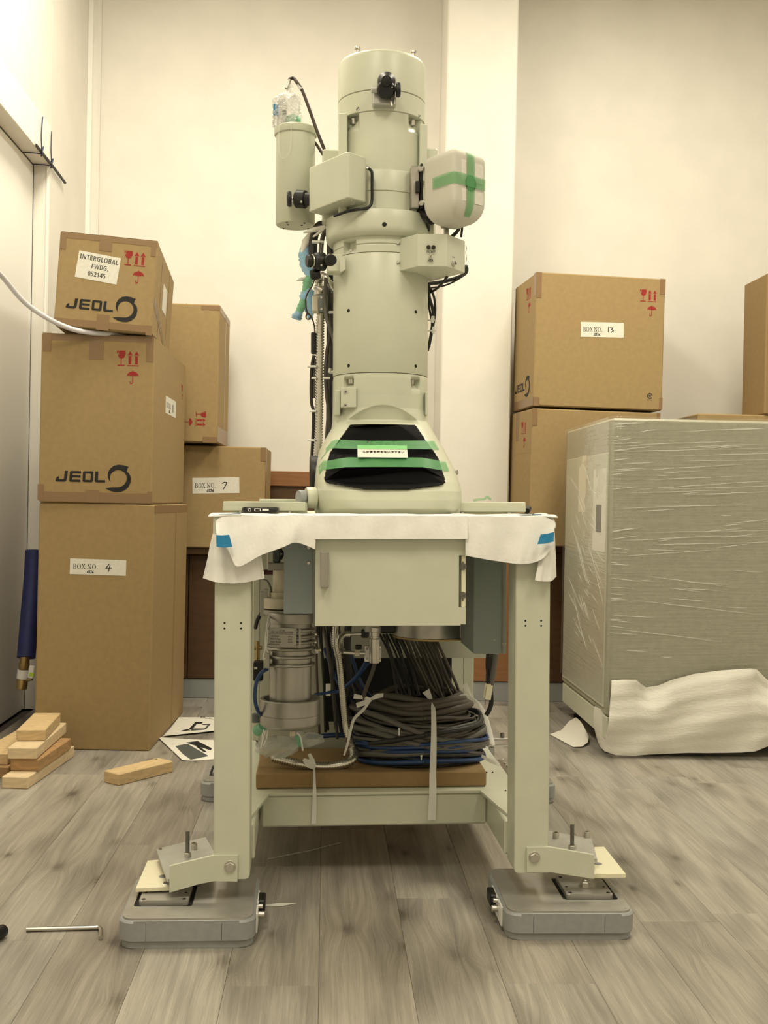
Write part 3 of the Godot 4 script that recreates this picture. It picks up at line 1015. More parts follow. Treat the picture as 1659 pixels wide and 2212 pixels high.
	box_label(t, at_xy(a, 0, 0.0267), (b - a).abs(), thirteen)
	var e := Geo.new()
	var ec := Vector2(0.2332, 0.0621)
	for i in 20:
		if i in [18, 19, 0]:
			continue
		var a0 := TAU * i / 20.0
		var a1 := TAU * (i + 1) / 20.0
		e.prism([ec + Vector2(cos(a0), sin(a0)) * 0.0125, ec + Vector2(cos(a1), sin(a1)) * 0.0125, ec + Vector2(cos(a1), sin(a1)) * 0.0085, ec + Vector2(cos(a0), sin(a0)) * 0.0085], Transform3D(), 0.0005)
	e.prism([ec + Vector2(-0.005, 0.004), ec + Vector2(0.005, 0.004), ec + Vector2(0.004, -0.002), ec + Vector2(0, -0.006), ec + Vector2(-0.004, -0.002)], Transform3D(), 0.0005)
	for i in 5:
		e.prism([ec + Vector2(-0.011 + i * 0.005, -0.019), ec + Vector2(-0.008 + i * 0.005, -0.019), ec + Vector2(-0.008 + i * 0.005, -0.016), ec + Vector2(-0.011 + i * 0.005, -0.016)], Transform3D(), 0.0005)
	part("emblem", e, M.ink, t)
	lf = face_xf("left", s)
	part("care_marks", care_marks(lf * at_xy(Vector2(s.z - 0.165, 0.4161), 0), 0.0016), M.red, t)
	part("logo", maker_logo(lf * at_xy(Vector2(s.z - 0.315, 0.0786), 0), 0.037), M.ink, t)
	part("tape", patch(Geo.new(), lf, Vector2(0.004, 0.003), Vector2(s.z - 0.002, 0.04)), M.tape, t)
	part("tape", patch(Geo.new(), lf, Vector2(s.z - 0.04, s.y - 0.10), Vector2(s.z, s.y)), M.tape, t)

	# behind the wrapped cabinet: a low flat one and a narrow glimpse of another
	var p := Vector3(1.3528, 1.2925, -4.7)
	t = carton("carton whose top edge shows behind the wrapped cabinet", Transform3D(Basis(Vector3.UP, 0.053), Vector3(p.x + 0.31, 0.704, p.z - 0.016)), Vector3(0.62, p.y - 0.704, 0.40))
	p = Vector3(1.6417, 1.9075, -4.72)
	var q := Vector3(1.64, 1.33, -4.72)
	s = Vector3(0.5, p.y - q.y, 0.4)
	t = carton("carton seen as a narrow strip at the frame's right edge, above the wrapped cabinet", Transform3D(Basis(Vector3.UP, 0.053), Vector3(p.x + 0.25, 1.2945, p.z)), Vector3(0.5, p.y - 1.2945, 0.26), "cardboard cartons", true)


func build_wrapped_cabinet() -> void:
	var s := Vector3(0.5567, 1.1386, 0.7524)
	var xf := Transform3D(Basis(Vector3.UP, 0.0462) * Basis(Vector3.BACK, 0.0011), Vector3(1.0767, 0.055, -3.8275))
	var x0 := -s.x / 2
	var x1 := x0 + 0.86
	var t := thing("cabinet", "tall beige cabinet wrapped in clear stretch film, on the right", "cabinet", xf, Vector3(x0 + 0.43, -0.055, -s.z / 2))
	var h := s.y
	var d := s.z
	part("body", Geo.new().block(Vector3(x0, 0.085, 0), Vector3(x1, h, -d), 0.008), M.cab, t)
	part("base_rail", Geo.new().block(Vector3(x0 + 0.003, 0, -0.004), Vector3(x1 - 0.003, 0.082, -d + 0.004), 0.004), M.paint, t)
	# side panel inside its frame, hand hole and sticker
	part("side_panel", Geo.new().block(Vector3(x0 - 0.005, 0.11, -0.035), Vector3(x0 + 0.01, h - 0.12, -d + 0.035), 0.003), M.paint, t)
	var hh := 0.7819
	part("hand_hole", Geo.new().box(Vector3(x0 - 0.006, hh, -0.144), Vector3(0.004, 0.10, 0.075), 0.0015), M.cab_grey, t)
	part("sticker", Geo.new().box(Vector3(x0 - 0.0055, hh + 0.03, -0.14), Vector3(0.002, 0.30, 0.19), 0.0005), M.paper, t)
	part("sticker", Geo.new().box(Vector3(x0 - 0.0055, hh + 0.13, -0.42), Vector3(0.002, 0.22, 0.12), 0.0005), M.ivory, t)
	for zz in [-0.06, -d + 0.06]:
		for xx in [x0 + 0.07, x1 - 0.07]:
			var f := Geo.new()
			f.lathe([Vector2(0, -0.055), Vector2(0.028, -0.055), Vector2(0.03, -0.045), Vector2(0.012, -0.03), Vector2(0.012, 0.004), Vector2(0, 0.004)], Transform3D(Basis(), Vector3(xx, 0, zz)), 20)
			part("foot", f, M.black, t)
	# the film: a skin a few millimetres off the cabinet, and its stretched wrinkles
	var g := Geo.new()
	var e := 0.006
	var rows := []
	var rng := RandomNumberGenerator.new()
	rng.seed = 9
	for i in 28:
		var y := lerpf(0.12, h + e, i / 27.0)
		var ring := PackedVector3Array()
		for c in [[Vector3(x0 - e, y, -d - e), Vector3(x0 - e, y, e), 16], [Vector3(x0 - e, y, e), Vector3(x1 + e, y, e), 22], [Vector3(x1 + e, y, e), Vector3(x1 + e, y, -d - e), 6], [Vector3(x1 + e, y, -d - e), Vector3(x0 - e, y, -d - e), 6]]:
			for k in c[2]:
				var q: Vector3 = (c[0] as Vector3).lerp(c[1], float(k) / c[2])
				ring.append(q + Vector3(rng.randf_range(-1, 1), rng.randf_range(-1, 1), rng.randf_range(-1, 1)) * 0.0011)
		rows.append(ring)
	g.grid(rows, 1.0, true)
	part("stretch_film", g, M.film, t, "clear stretch film with streaks")
	var wr := Geo.new()
	for i in 64:
		var y := h - 0.02 - pow(rng.randf(), 1.3) * (h - 0.25)
		var x := x0 + (0.004 if rng.randf() < 0.55 else rng.randf_range(0.0, 0.45))
		var l := rng.randf_range(0.03, 0.16) * (1.0 if x > x0 + 0.01 else 0.8)
		var dip := (0.10 if y > 0.6 * h else -0.06) + rng.randf_range(-0.05, 0.05)
		var zz := e + 0.0012
		var pts := []
		for k in 7:
			pts.append(Vector3(x + l * k / 6.0, y + l * dip * k / 6.0 + rng.randf_range(-1, 1) * 0.0006, zz))
		wr.tube(pts, [0.0002, 0.0006, 0.0009, 0.0009, 0.0008, 0.0005, 0.0002], 5)
	for i in 22:
		var y := h - 0.01 - (h - 0.4) * pow(rng.randf(), 1.2)
		var x := x0 + rng.randf_range(0.0, 0.25)
		var l := rng.randf_range(0.3, 0.6)
		var dip := (0.06 if y > 0.55 * h else -0.09) + rng.randf_range(-0.03, 0.03)
		var pts := []
		for k in 13:
			pts.append(Vector3(x + l * k / 12.0, y + l * dip * k / 12.0 + rng.randf_range(-1, 1) * 0.0008, e + 0.001))
		wr.tube(pts, [0.0001, 0.0004, 0.0006, 0.0007, 0.0008, 0.0008, 0.0007, 0.0006, 0.0007, 0.0006, 0.0005, 0.0003, 0.0001], 5)
	for i in 40:
		var y := rng.randf_range(0.25, h - 0.24)
		var z0 := -rng.randf_range(0.02, 0.5)
		var l := rng.randf_range(0.05, 0.22)
		var dip := rng.randf_range(0.2, 0.9)
		wr.tube([Vector3(x0 - e - 0.001, y, z0), Vector3(x0 - e - 0.0015, y + l * dip * 0.5, z0 - l * 0.5), Vector3(x0 - e - 0.001, y + l * dip, z0 - l)], [0.0002, 0.0009, 0.0002], 5)
	part("film_wrinkles", wr, M.wrinkle, t, "stretched wrinkles of the film").set_meta("kind", "stuff")

	# foam sheet round its foot
	var top := [Vector3(0.811, 0.27, -3.8), Vector3(0.8499, 0.2741, -3.8), Vector3(0.8971, 0.275, -3.8), Vector3(0.9136, 0.2607, -3.8), Vector3(0.9334, 0.2481, -3.8), Vector3(0.9788, 0.2555, -3.8), Vector3(1.0207, 0.2742, -3.8), Vector3(1.1015, 0.2987, -3.8), Vector3(1.1987, 0.3136, -3.8), Vector3(1.2961, 0.3221, -3.8), Vector3(1.3173, 0.3209, -3.8), Vector3(1.3605, 0.281, -3.8), Vector3(1.4279, 0.2498, -3.8)]
	var low := [Vector3(0.7877, 0.023, -3.795), Vector3(0.8302, 0.0092, -3.795), Vector3(0.8985, 0.0089, -3.795), Vector3(0.9439, 0.0131, -3.795), Vector3(0.9926, 0.0157, -3.795), Vector3(1.0413, 0.0183, -3.795), Vector3(1.09, 0.0209, -3.795), Vector3(1.155, 0.0222, -3.795), Vector3(1.22, 0.0251, -3.795), Vector3(1.2687, 0.0277, -3.795), Vector3(1.3173, 0.032, -3.795), Vector3(1.364, 0.0508, -3.795), Vector3(1.4304, 0.0636, -3.795)]
	var fr := []
	for i in 45:
		var k := i / 44.0
		var line := PackedVector3Array()
		for j in top.size():
			var q: Vector3 = top[j].lerp(low[j], k)
			q.z += 0.018 * sin(k * PI) * (1.0 + 0.6 * sin(j * 1.7 + k * 2.0)) + 0.004 * sin(k * 13.0 + j * 0.8) + 0.0007 * sin(k * 40.0 + j * 0.5)
			q.y = maxf(q.y, 0.003)
			line.append(q)
		fr.append(line)
	var foam := thing("foam_sheet", "white foam sheet taped round the foot of the wrapped cabinet", "foam sheet", Transform3D(), Vector3(1.0251, 0, -3.795))
	part("sheet", Geo.new().sheet(fr, 0.003, -1.0), M.foam_shaded, foam)
	var side := []
	var st := [Vector3(0.8206, 0.1402, -3.84), Vector3(0.804, 0.1464, -3.84), Vector3(0.7758, 0.1557, -3.84)]
	var sl := [Vector3(0.8024, 0.0106, -3.85), Vector3(0.7957, 0.0138, -3.85), Vector3(0.7921, 0.0303, -3.85)]
	for i in 8:
		var line := PackedVector3Array()
		for j in 3:
			var q: Vector3 = st[j].lerp(sl[j], i / 7.0)
			q.z -= 0.04 * j
			q.x -= 0.008 * sin(i * 0.45) * j * 0.5
			line.append(q)
		side.append(line)
	part("turned_edge", Geo.new().sheet(side, 0.003, 1.0), M.foam_shaded, foam)
	# scrap of the same foam on the floor beside it
	var sc := []
	var c0 := [Vector3(0.653, 0.004, -4.1442), Vector3(0.7091, 0.006, -4.216), Vector3(0.7626, 0.012, -4.3613), Vector3(0.7676, 0.05, -4.2461)]
	var c1 := [Vector3(0.7055, 0.004, -3.9365), Vector3(0.7395, 0.006, -3.9382), Vector3(0.7679, 0.012, -3.9822), Vector3(0.7862, 0.014, -4.0613)]
	for i in 9:
		var k := i / 8.0
		var line := PackedVector3Array()
		for j in 4:
			var q: Vector3 = c0[j].lerp(c1[j], k)
			q.y += 0.008 * sin(k * PI) * (j * 0.5)
			line.append(q)
		sc.append(line)
	single("foam_scrap", "white foam scrap lying on the floor by the wrapped cabinet's foot", "foam scrap", Geo.new().sheet(sc, 0.002, -1.0), M.foam_shaded, Transform3D(), Vector3(0.7353, 0, -4.1374))


func rounded_rect(x0: float, y0: float, x1: float, y1: float, r: float, n := 6) -> Array:
	var out := []
	for c in [[x1 - r, y1 - r, 0.0], [x0 + r, y1 - r, 90.0], [x0 + r, y0 + r, 180.0], [x1 - r, y0 + r, 270.0]]:
		for i in n + 1:
			var a := deg_to_rad(c[2] + 90.0 * i / n)
			out.append(Vector2(c[0] + r * cos(a), c[1] + r * sin(a)))
	return out


# stacked outlines joined into a solid: rings are [outline, height]
func stacked(g: Geo, rings: Array, xf := Transform3D()) -> Geo:
	for i in rings.size() - 1:
		var a: Array = rings[i][0]
		var b: Array = rings[i + 1][0]
		for j in a.size():
			var k := (j + 1) % a.size()
			var p: Vector2 = (a[j] as Vector2) - a[(j - 1 + a.size()) % a.size()]
			var q: Vector2 = (a[(k + 1) % a.size()] as Vector2) - a[k]
			var e: Vector2 = (a[k] as Vector2) - a[j]
			var lean: float = 0.0
			if absf(rings[i + 1][1] - rings[i][1]) > 1e-6:
				lean = ((a[j] as Vector2).length() - (b[j] as Vector2).length()) / (rings[i + 1][1] - rings[i][1])
			var n0: Vector2 = (p.normalized() + e.normalized()).normalized()
			var n1: Vector2 = (q.normalized() + e.normalized()).normalized()
			var m0 := xf.basis * Vector3(n0.y, 0, -n0.x).normalized()
			var m1 := xf.basis * Vector3(n1.y, 0, -n1.x).normalized()
			var v := func(pt: Vector2, y: float) -> Vector3: return xf * Vector3(pt.x, y, pt.y)
			if absf(lean) > 0.3:
				g.quad(v.call(a[j], rings[i][1]), v.call(a[k], rings[i][1]), v.call(b[k], rings[i + 1][1]), v.call(b[j], rings[i + 1][1]), m0 + xf.basis * Vector3(0, lean, 0))
			else:
				if (v.call(a[k], 0.0) - v.call(a[j], 0.0)).cross(Vector3.UP).dot(m0) < 0 and false:
					pass
				g.tri(v.call(a[j], rings[i][1]), v.call(a[k], rings[i][1]), v.call(b[k], rings[i + 1][1]), m0, m1, m1)
				g.tri(v.call(a[j], rings[i][1]), v.call(b[k], rings[i + 1][1]), v.call(b[j], rings[i + 1][1]), m0, m1, m0)
	for e in [0, rings.size() - 1]:
		var p := PackedVector2Array(rings[e][0])
		var ids := Geometry2D.triangulate_polygon(p)
		for i in range(0, ids.size(), 3):
			var tr := []
			for k in 3:
				tr.append(xf * Vector3(p[ids[i + k]].x, rings[e][1], p[ids[i + k]].y))
			g.flat(tr[0], tr[1], tr[2], xf.basis * (Vector3.UP if e else Vector3.DOWN))
	return g


# vibration isolator: cast box, metal lid with a square opening, floating plate in it
func isolator(label: String, xf: Transform3D, s: float, outer: float, detail: bool) -> Node3D:
	var t := thing("vibration_isolator", label, "isolator", xf, Vector3(s / 2, 0, -s / 2), "vibration isolators under the frame")
	var h := 0.056
	var g := Geo.new()
	stacked(g, [[rounded_rect(0.006, -s + 0.006, s - 0.006, -0.006, 0.026), 0.0], [rounded_rect(0.0045, -s + 0.0045, s - 0.0045, -0.0045, 0.027), 0.002], [rounded_rect(0.0045, -s + 0.0045, s - 0.0045, -0.0045, 0.027), 0.0125], [rounded_rect(0, -s, s, 0, 0.03), 0.0165], [rounded_rect(0, -s, s, 0, 0.03), h - 0.005], [rounded_rect(0.003, -s + 0.003, s - 0.003, -0.003, 0.028), h - 0.0012], [rounded_rect(0.006, -s + 0.006, s - 0.006, -0.006, 0.026), h]])
	part("housing", g, M.cast, t)
	var seam := Geo.new()
	for x in [0.055, s - 0.065]:
		seam.block(Vector3(x, 0.017, -0.0008), Vector3(x + 0.0007, h - 0.005, 0.0003), 0.0001)
	part("panel_seam", seam, M.dark_gap, t)
	# the lid: four strips round the opening
	var ox := (0.020 if outer < 0 else s - 0.018 - 0.117)
	var a := Vector2(ox, -0.198)
	var b := Vector2(ox + 0.117, -0.068)
	var lid := Geo.new()
	var lt := h + 0.0035
	var rim := rounded_rect(0.006, -s + 0.006, s - 0.006, -0.006, 0.024)
	var hole := rounded_rect(a.x, a.y, b.x, b.y, 0.008)
	for i in rim.size():
		var k := (i + 1) % rim.size()
		var up := func(p: Vector2, y: float) -> Vector3: return Vector3(p.x, y, p.y)
		lid.quad(up.call(rim[i], lt), up.call(rim[k], lt), up.call(hole[k], lt), up.call(hole[i], lt), Vector3.UP)
		lid.quad(up.call(rim[i], h), up.call(rim[k], h), up.call(rim[k], lt), up.call(rim[i], lt), Vector3(rim[i].x - s / 2, 0, rim[i].y + s / 2))
		lid.quad(up.call(hole[i], h), up.call(hole[k], h), up.call(hole[k], lt), up.call(hole[i], lt), Vector3((a.x + b.x) / 2 - hole[i].x, 0, (a.y + b.y) / 2 - hole[i].y))
	part("lid", lid, M.plate, t)
	part("well", Geo.new().block(Vector3(a.x, h + 0.0002, a.y), Vector3(b.x, h + 0.0008, b.y), 0.0001), M.black_matt, t)
	var pl := Geo.new()
	var q0 := a + Vector2(0.009, 0.008)
	var q1 := b - Vector2(0.009, 0.010)
	stacked(pl, [[rounded_rect(q0.x, q0.y, q1.x, q1.y, 0.007), h + 0.001], [rounded_rect(q0.x, q0.y, q1.x, q1.y, 0.007), h + 0.010], [rounded_rect(q0.x + 0.0015, q0.y + 0.0015, q1.x - 0.0015, q1.y - 0.0015, 0.006), h + 0.0115]])
	part("floating_plate", pl, M.plate, t)
	var py := h + 0.0118
	var bore := Geo.new()
	for c in [[q0.x + 0.009, q0.y + 0.009], [q1.x - 0.009, q0.y + 0.009], [q0.x + 0.009, q1.y - 0.009], [q1.x - 0.009, q1.y - 0.009]]:
		bore.cyl(Vector3(c[0], py - 0.001, c[1]), Vector3(c[0], py + 0.0001, c[1]), 0.0042, 14, 0.0001)
	for c in [[q0.x + 0.009, (q0.y + q1.y) / 2 + 0.012], [q1.x - 0.009, (q0.y + q1.y) / 2 + 0.012]]:
		bore.cyl(Vector3(c[0], py - 0.001, c[1]), Vector3(c[0], py + 0.0001, c[1]), 0.0028, 12, 0.0001)
	part("bore", bore, M.black_matt, t)
	var mid := Vector3((q0.x + q1.x) / 2, py, (q0.y + q1.y) / 2 + 0.012)
	if outer < 0:
		part("support_block", Geo.new().box(mid + Vector3(0.0, 0.006, -0.022), Vector3(0.022, 0.012, 0.022), 0.002), M.steel, t)
	else:
		part("nut", Geo.new().hex(mid, mid + Vector3(0, 0.012, 0), 0.0115).lathe([Vector2(0, 0), Vector2(0.0145, 0), Vector2(0.0145, 0.0025), Vector2(0, 0.0025)], Transform3D(Basis(), mid), 20).cyl(mid + Vector3(0, 0.01, 0), mid + Vector3(0, 0.016, 0), 0.0065, 16), M.steel, t)
	var pins := Geo.new()
	for c in [[0.018, -0.018], [s - 0.018, -0.018], [0.018, -s + 0.018], [s - 0.018, -s + 0.018], [s * 0.5, -0.03]]:
		pins.cyl(Vector3(c[0], lt - 0.001, c[1]), Vector3(c[0], lt + 0.0006, c[1]), 0.0022, 10, 0.0002)
	part("lid_screws", pins, M.steel, t)
	if detail:
		var xs := (s if outer < 0 else 0.0)
		var sg := (1.0 if outer < 0 else -1.0)
		part("connector_panel", Geo.new().box(Vector3(xs + sg * 0.001, 0.032, -s * 0.42), Vector3(0.004, 0.040, 0.13), 0.001), M.white_plastic, t)
		part("connector", Geo.new().box(Vector3(xs + sg * 0.008, 0.040, -s * 0.52), Vector3(0.016, 0.026, 0.05), 0.003), M.black, t)
		part("coupling", Geo.new().cyl(Vector3(xs, 0.034, -s * 0.33), Vector3(xs + sg * 0.016, 0.034, -s * 0.33), 0.007, 16).cyl(Vector3(xs, 0.048, -s * 0.36), Vector3(xs + sg * 0.012, 0.048, -s * 0.36), 0.005, 14), M.steel, t)
	return t


func beam(label: String, p: Vector3, dir: Vector3, size: Vector3, m: Material) -> void:
	# p is the top front right corner, dir runs to the back along that edge
	var d := Vector3(dir.x, 0, dir.z).normalized()
	var xf := Transform3D(Basis(-d.cross(Vector3.UP) * -1.0, Vector3.UP, -d), p - Vector3(0, size.y, 0))
	var t := thing("timber_block", label, "timber block", xf, Vector3.ZERO, "timber blocks on the floor")
	part("block", Geo.new().box(Vector3(-size.x / 2, size.y / 2, -size.z / 2), size, 0.0025), m, t)


func build_floor_things() -> void:
	isolator("grey square vibration isolator under the microscope's left front leg", Transform3D(Basis(Vector3.UP, 0.075), Vector3(-0.5018, 0, -2.0949)), 0.266, -1.0, true)
	isolator("grey square vibration isolator under the microscope's right front leg, a nut on its plate", Transform3D(Basis(Vector3.UP, 0.055), Vector3(0.263, 0, -2.1747)), 0.266, 1.0, true)
	isolator("grey vibration isolator at the back, partly hidden by the left front leg", Transform3D(Basis(Vector3.UP, 0.075), Vector3(-0.5178, 0, -3.1321)), 0.266, -1.0, false)
	isolator("grey vibration isolator at the back, glimpsed inside the right front leg", Transform3D(Basis(Vector3.UP, 0.075), Vector3(0.2621, 0, -3.1688)), 0.266, 1.0, false)

	# timber
	beam("pale timber block at the bottom of the stack by the left wall", Vector3(-1.0492, 0.036, -3.2342), Vector3(0.0181, 0, -0.4101), Vector3(0.080, 0.036, 0.42), M.lumber_pale)
	beam("dark brown timber block second from the bottom of the stack", Vector3(-1.0387, 0.073, -3.3013), Vector3(0.0114, 0, -0.303), Vector3(0.088, 0.036, 0.3032), M.lumber_dark)
	beam("pale timber block second from the top of the stack", Vector3(-1.044, 0.11, -3.2964), Vector3(-0.0204, 0, -0.3769), Vector3(0.088, 0.035, 0.3775), M.lumber_pale)
	beam("timber block with a rough end grain, topmost of the stack", Vector3(-1.0468, 0.147, -3.3866), Vector3(-0.0314, 0, -0.2652), Vector3(0.088, 0.035, 0.2671), M.lumber)
	beam("orange brown timber block low down, cut off by the frame's left edge", Vector3(-1.1472, 0.036, -3.3509), Vector3(0.02, 0, -1), Vector3(0.10, 0.036, 0.34), M.lumber_dark)
	beam("yellowish timber block beside the stack, against the left wall", Vector3(-1.1574, 0.073, -3.3703), Vector3(0.03, 0, -1), Vector3(0.10, 0.036, 0.36), M.lumber)
	var p := Vector3(-0.7908, 0, -3.2906)
	var q := Vector3(-0.6603, 0, -3.4708)
	var r := Vector3(-0.8525, 0, -3.3685)
	var d := (q - p).normalized()
	var bx := Transform3D(Basis(d, Vector3.UP, d.cross(Vector3.UP)), p)
	var lw: float = absf((r - p).dot(bx.basis.z))
	var t := thing("timber_block", "loose timber block lying alone on the floor in front of the tall carton", "timber block", bx, Vector3.ZERO, "timber blocks on the floor")
	part("block", Geo.new().box(Vector3(p.distance_to(q) / 2, 0.018, -0.035), Vector3(p.distance_to(q), 0.036, 0.07), 0.0025), M.lumber, t)
	part("knot", Geo.new().cyl(Vector3(p.distance_to(q) - 0.02, 0.035, -0.058), Vector3(p.distance_to(q) - 0.02, 0.0365, -0.058), 0.004, 12, 0.0002), M.cable_brown, t)

	# printed sheets
	paper("creased white sheet with a grey printed panel on the floor, nearer the loose block", [Vector3(-0.8138, 0, -3.9624), Vector3(-0.6042, 0, -3.9352), Vector3(-0.5383, 0, -3.6566), Vector3(-0.6572, 0, -3.6139)], [[Vector3(-0.7331, 0, -3.8194), Vector3(-0.6862, 0, -3.8675), Vector3(-0.5833, 0, -3.6928), Vector3(-0.6332, 0, -3.6354)], [Vector3(-0.6952, 0, -3.8891), Vector3(-0.658, 0, -3.9151), Vector3(-0.5883, 0, -3.8034), Vector3(-0.5886, 0, -3.775)], [Vector3(-0.6477, 0, -3.827), Vector3(-0.6393, 0, -3.835), Vector3(-0.5995, 0, -3.7531), Vector3(-0.6063, 0, -3.7455)]], [M.grey_ink, M.ink, M.ink], 0.0)
	paper("white sheet with a small dark printed drawing, lying behind the other sheet", [Vector3(-0.7921, 0, -3.9644), Vector3(-0.8037, 0, -4.3205), Vector3(-0.6506, 0, -4.3358), Vector3(-0.6109, 0, -4.0774)], [[Vector3(-0.7479, 0, -4.0727), Vector3(-0.7298, 0, -4.1076), Vector3(-0.7134, 0, -4.0842), Vector3(-0.7422, 0, -4.0609)], [Vector3(-0.7247, 0, -4.1081), Vector3(-0.7226, 0, -4.2377), Vector3(-0.6941, 0, -4.2405), Vector3(-0.6932, 0, -4.214), Vector3(-0.7113, 0, -4.2035), Vector3(-0.7114, 0, -4.0927)], [Vector3(-0.7093, 0, -4.0518), Vector3(-0.7157, 0, -4.1173), Vector3(-0.6602, 0, -4.1226), Vector3(-0.6638, 0, -4.0806), Vector3(-0.684, 0, -4.046)], [Vector3(-0.6918, 0, -4.2054), Vector3(-0.6581, 0, -4.2087), Vector3(-0.6588, 0, -4.1143), Vector3(-0.6675, 0, -4.1135), Vector3(-0.6659, 0, -4.1905), Vector3(-0.6854, 0, -4.1886)]], [M.ink, M.ink, M.grey_ink, M.grey_ink], 0.0022)
	# small steel ring on the floor behind the sheets
	var ring := Geo.new()
	var rp := []
	for i in 17:
		rp.append(Vector3(-0.7074, 0.004, -4.3194) + Vector3(0.008 * cos(TAU * i / 16), 0.004 + 0.003 * sin(TAU * i / 16), 0.008 * sin(TAU * i / 16)))
	ring.tube(rp, 0.0016, 6)
	ring.tube([Vector3(-0.6968, 0.004, -4.3112), Vector3(-0.6601, 0.003, -4.3014)], 0.0016, 6)
	single("ring_bolt", "small dark ring bolt on the floor behind the printed sheets", "bolt", ring, M.steel_dark, Transform3D(), Vector3(-0.7054, 0, -4.3303))

	# L-shaped key
	var k0 := Vector3(-0.7035, 0.005, -2.1745)
	var k1 := Vector3(-0.5716, 0.005, -2.1907)
	var k2 := Vector3(-0.5453, 0.005, -2.1407)
	var kk := Geo.new()
	kk.tube(Geo.curve([k0, k0.lerp(k1, 0.5), k1, Vector3(-0.5639, 0.005, -2.1935), Vector3(-0.5557, 0.005, -2.182), Vector3(-0.5504, 0.005, -2.1635), k2], 5), 0.0045, 6)
	single("hex_key", "steel L-shaped hex key lying on the floor at the bottom left", "hex key", kk, M.steel, Transform3D(), Vector3(-0.6308, 0, -2.1908))
	var tip := Geo.new()
	var ta := Vector3(-0.7429, 0.014, -2.1405)
	tip.lathe([Vector2(0, 0), Vector2(0.005, 0.001), Vector2(0.012, 0.008), Vector2(0.014, 0.02), Vector2(0.014, 0.12), Vector2(0, 0.12)], Geo.aim(Vector3(-0.7351, 0.014, -2.1525), Vector3(-0.7752, 0.014, -2.0759)), 20)
	single("tool_handle", "rounded end of a black tool handle at the frame's left edge", "tool", tip, M.black, Transform3D(), Vector3(-0.7551, 0, -2.1704))
	var leaf := Geo.new()
	leaf.prism([Vector2(-0.042, -0.006), Vector2(-0.02, -0.011), Vector2(0.01, -0.008), Vector2(0.042, 0.012), Vector2(0.005, 0.010)], Transform3D(Basis(Vector3.RIGHT, Vector3.FORWARD, Vector3.UP), Vector3(-0.2156, 0.0008, -2.345)), 0.0008)
	single("paper_scrap", "small leaf-shaped white paper scrap on the floor between the front legs", "paper scrap", leaf, M.paper, Transform3D(), Vector3(-0.2158, 0, -2.3471))
	var strip := []
	var s0 := [Vector3(-0.2686, 0.001, -2.6398), Vector3(-0.223, 0.001, -2.6739), Vector3(-0.1684, 0.001, -2.7129), Vector3(-0.1184, 0.001, -2.7601), Vector3(-0.0932, 0.001, -2.7805)]
	for k in 2:
		var line := PackedVector3Array()
		for e in s0:
			line.append(e + Vector3(0, 0.0004, -0.005 * k))
		strip.append(line)
	single("plastic_strip", "thin clear plastic strip on the floor beneath the frame", "plastic strip", Geo.new().sheet(strip, 0.0005), M.strap, Transform3D(), Vector3(-0.1907, 0, -2.7002))

	# the white tube that comes down to the cartons
	var tube := Geo.new()
	tube.tube(Geo.curve([Vector3(-1.2311, 1.6222, -3.1), Vector3(-1.2201, 1.5834, -3.25), Vector3(-1.2177, 1.5708, -3.4), Vector3(-1.1841, 1.5097, -3.52), Vector3(-1.1333, 1.4704, -3.6), Vector3(-1.0764, 1.4474, -3.67), Vector3(-1.0246, 1.4407, -3.71), Vector3(-0.9702, 1.4424, -3.745), Vector3(-0.9228, 1.4479, -3.8), Vector3(-0.9034, 1.4566, -3.87)], 6), 0.0085, 12)
	single("tube", "translucent white tube hanging across the left wall and ending between two cartons", "tube", tube, M.hose_white, Transform3D(), Vector3(-1.0114, 1.4409, -3.72))

	# blue covered pipe with a brass valve, between the wall and the tall carton
	var bp := thing("pipe", "blue covered pipe with a brass valve at its lower end, against the left wall", "pipe", Transform3D(), Vector3(-1.2911, 0.1693, -3.95))
	var cover := []
	var top := [Vector3(-1.4277, 0.6599, -4.35), Vector3(-1.3452, 0.6637, -4.3)]
	var low := [Vector3(-1.3286, 0.2854, -3.95), Vector3(-1.2609, 0.28, -3.95)]
	var cg := Geo.new()
	var cp := [Vector3(-1.3146, 0.6705, -4.08), Vector3(-1.3098, 0.5507, -4.05), Vector3(-1.3019, 0.4347, -4), Vector3(-1.2956, 0.2861, -3.95)]
	cg.tube(Geo.curve(cp, 6), 0.033, 20)
	part("cover", cg, M.blue_cover, bp)
	var v0 := Vector3(-1.2999, 0.2877, -3.95)
	var v1 := Vector3(-1.3115, 0.1723, -3.95)
	var ax := (v1 - v0).normalized()
	part("nipple", Geo.new().cyl(v0 - ax * 0.02, v0 + ax * 0.03, 0.017, 20), M.brass, bp)
	part("valve_body", Geo.new().lathe([Vector2(0, 0.02), Vector2(0.019, 0.02), Vector2(0.019, 0.035), Vector2(0.016, 0.04), Vector2(0.0165, 0.075), Vector2(0.02, 0.085), Vector2(0.02, 0.115), Vector2(0.014, 0.117), Vector2(0.012, 0.1), Vector2(0, 0.1)], Geo.aim(v0, v1), 24), M.brass, bp)
	part("wrapping_tape", Geo.new().lathe([Vector2(0.0185, 0.045), Vector2(0.021, 0.046), Vector2(0.021, 0.078), Vector2(0.0185, 0.08)], Geo.aim(v0, v1), 20), M.white_plastic, bp)
	part("branch", Geo.new().cyl(v0 + ax * 0.088, v0 + ax * 0.085 + Vector3(0.04, 0.008, 0.01), 0.006, 14), M.brass, bp)
	var tg := Vector3(-1.2721, 0.2356, -3.94)
	var tgp := part("valve_grip", Geo.new().box(tg, Vector3(0.022, 0.048, 0.012), 0.004, Basis(Vector3.BACK, -0.12)), M.white_plastic, bp)
	part("sticker", Geo.new().box(tg + Vector3(0.002, -0.008, 0.0062), Vector3(0.016, 0.014, 0.001), 0.0003, Basis(Vector3.BACK, -0.12)), M.lime, tgp)


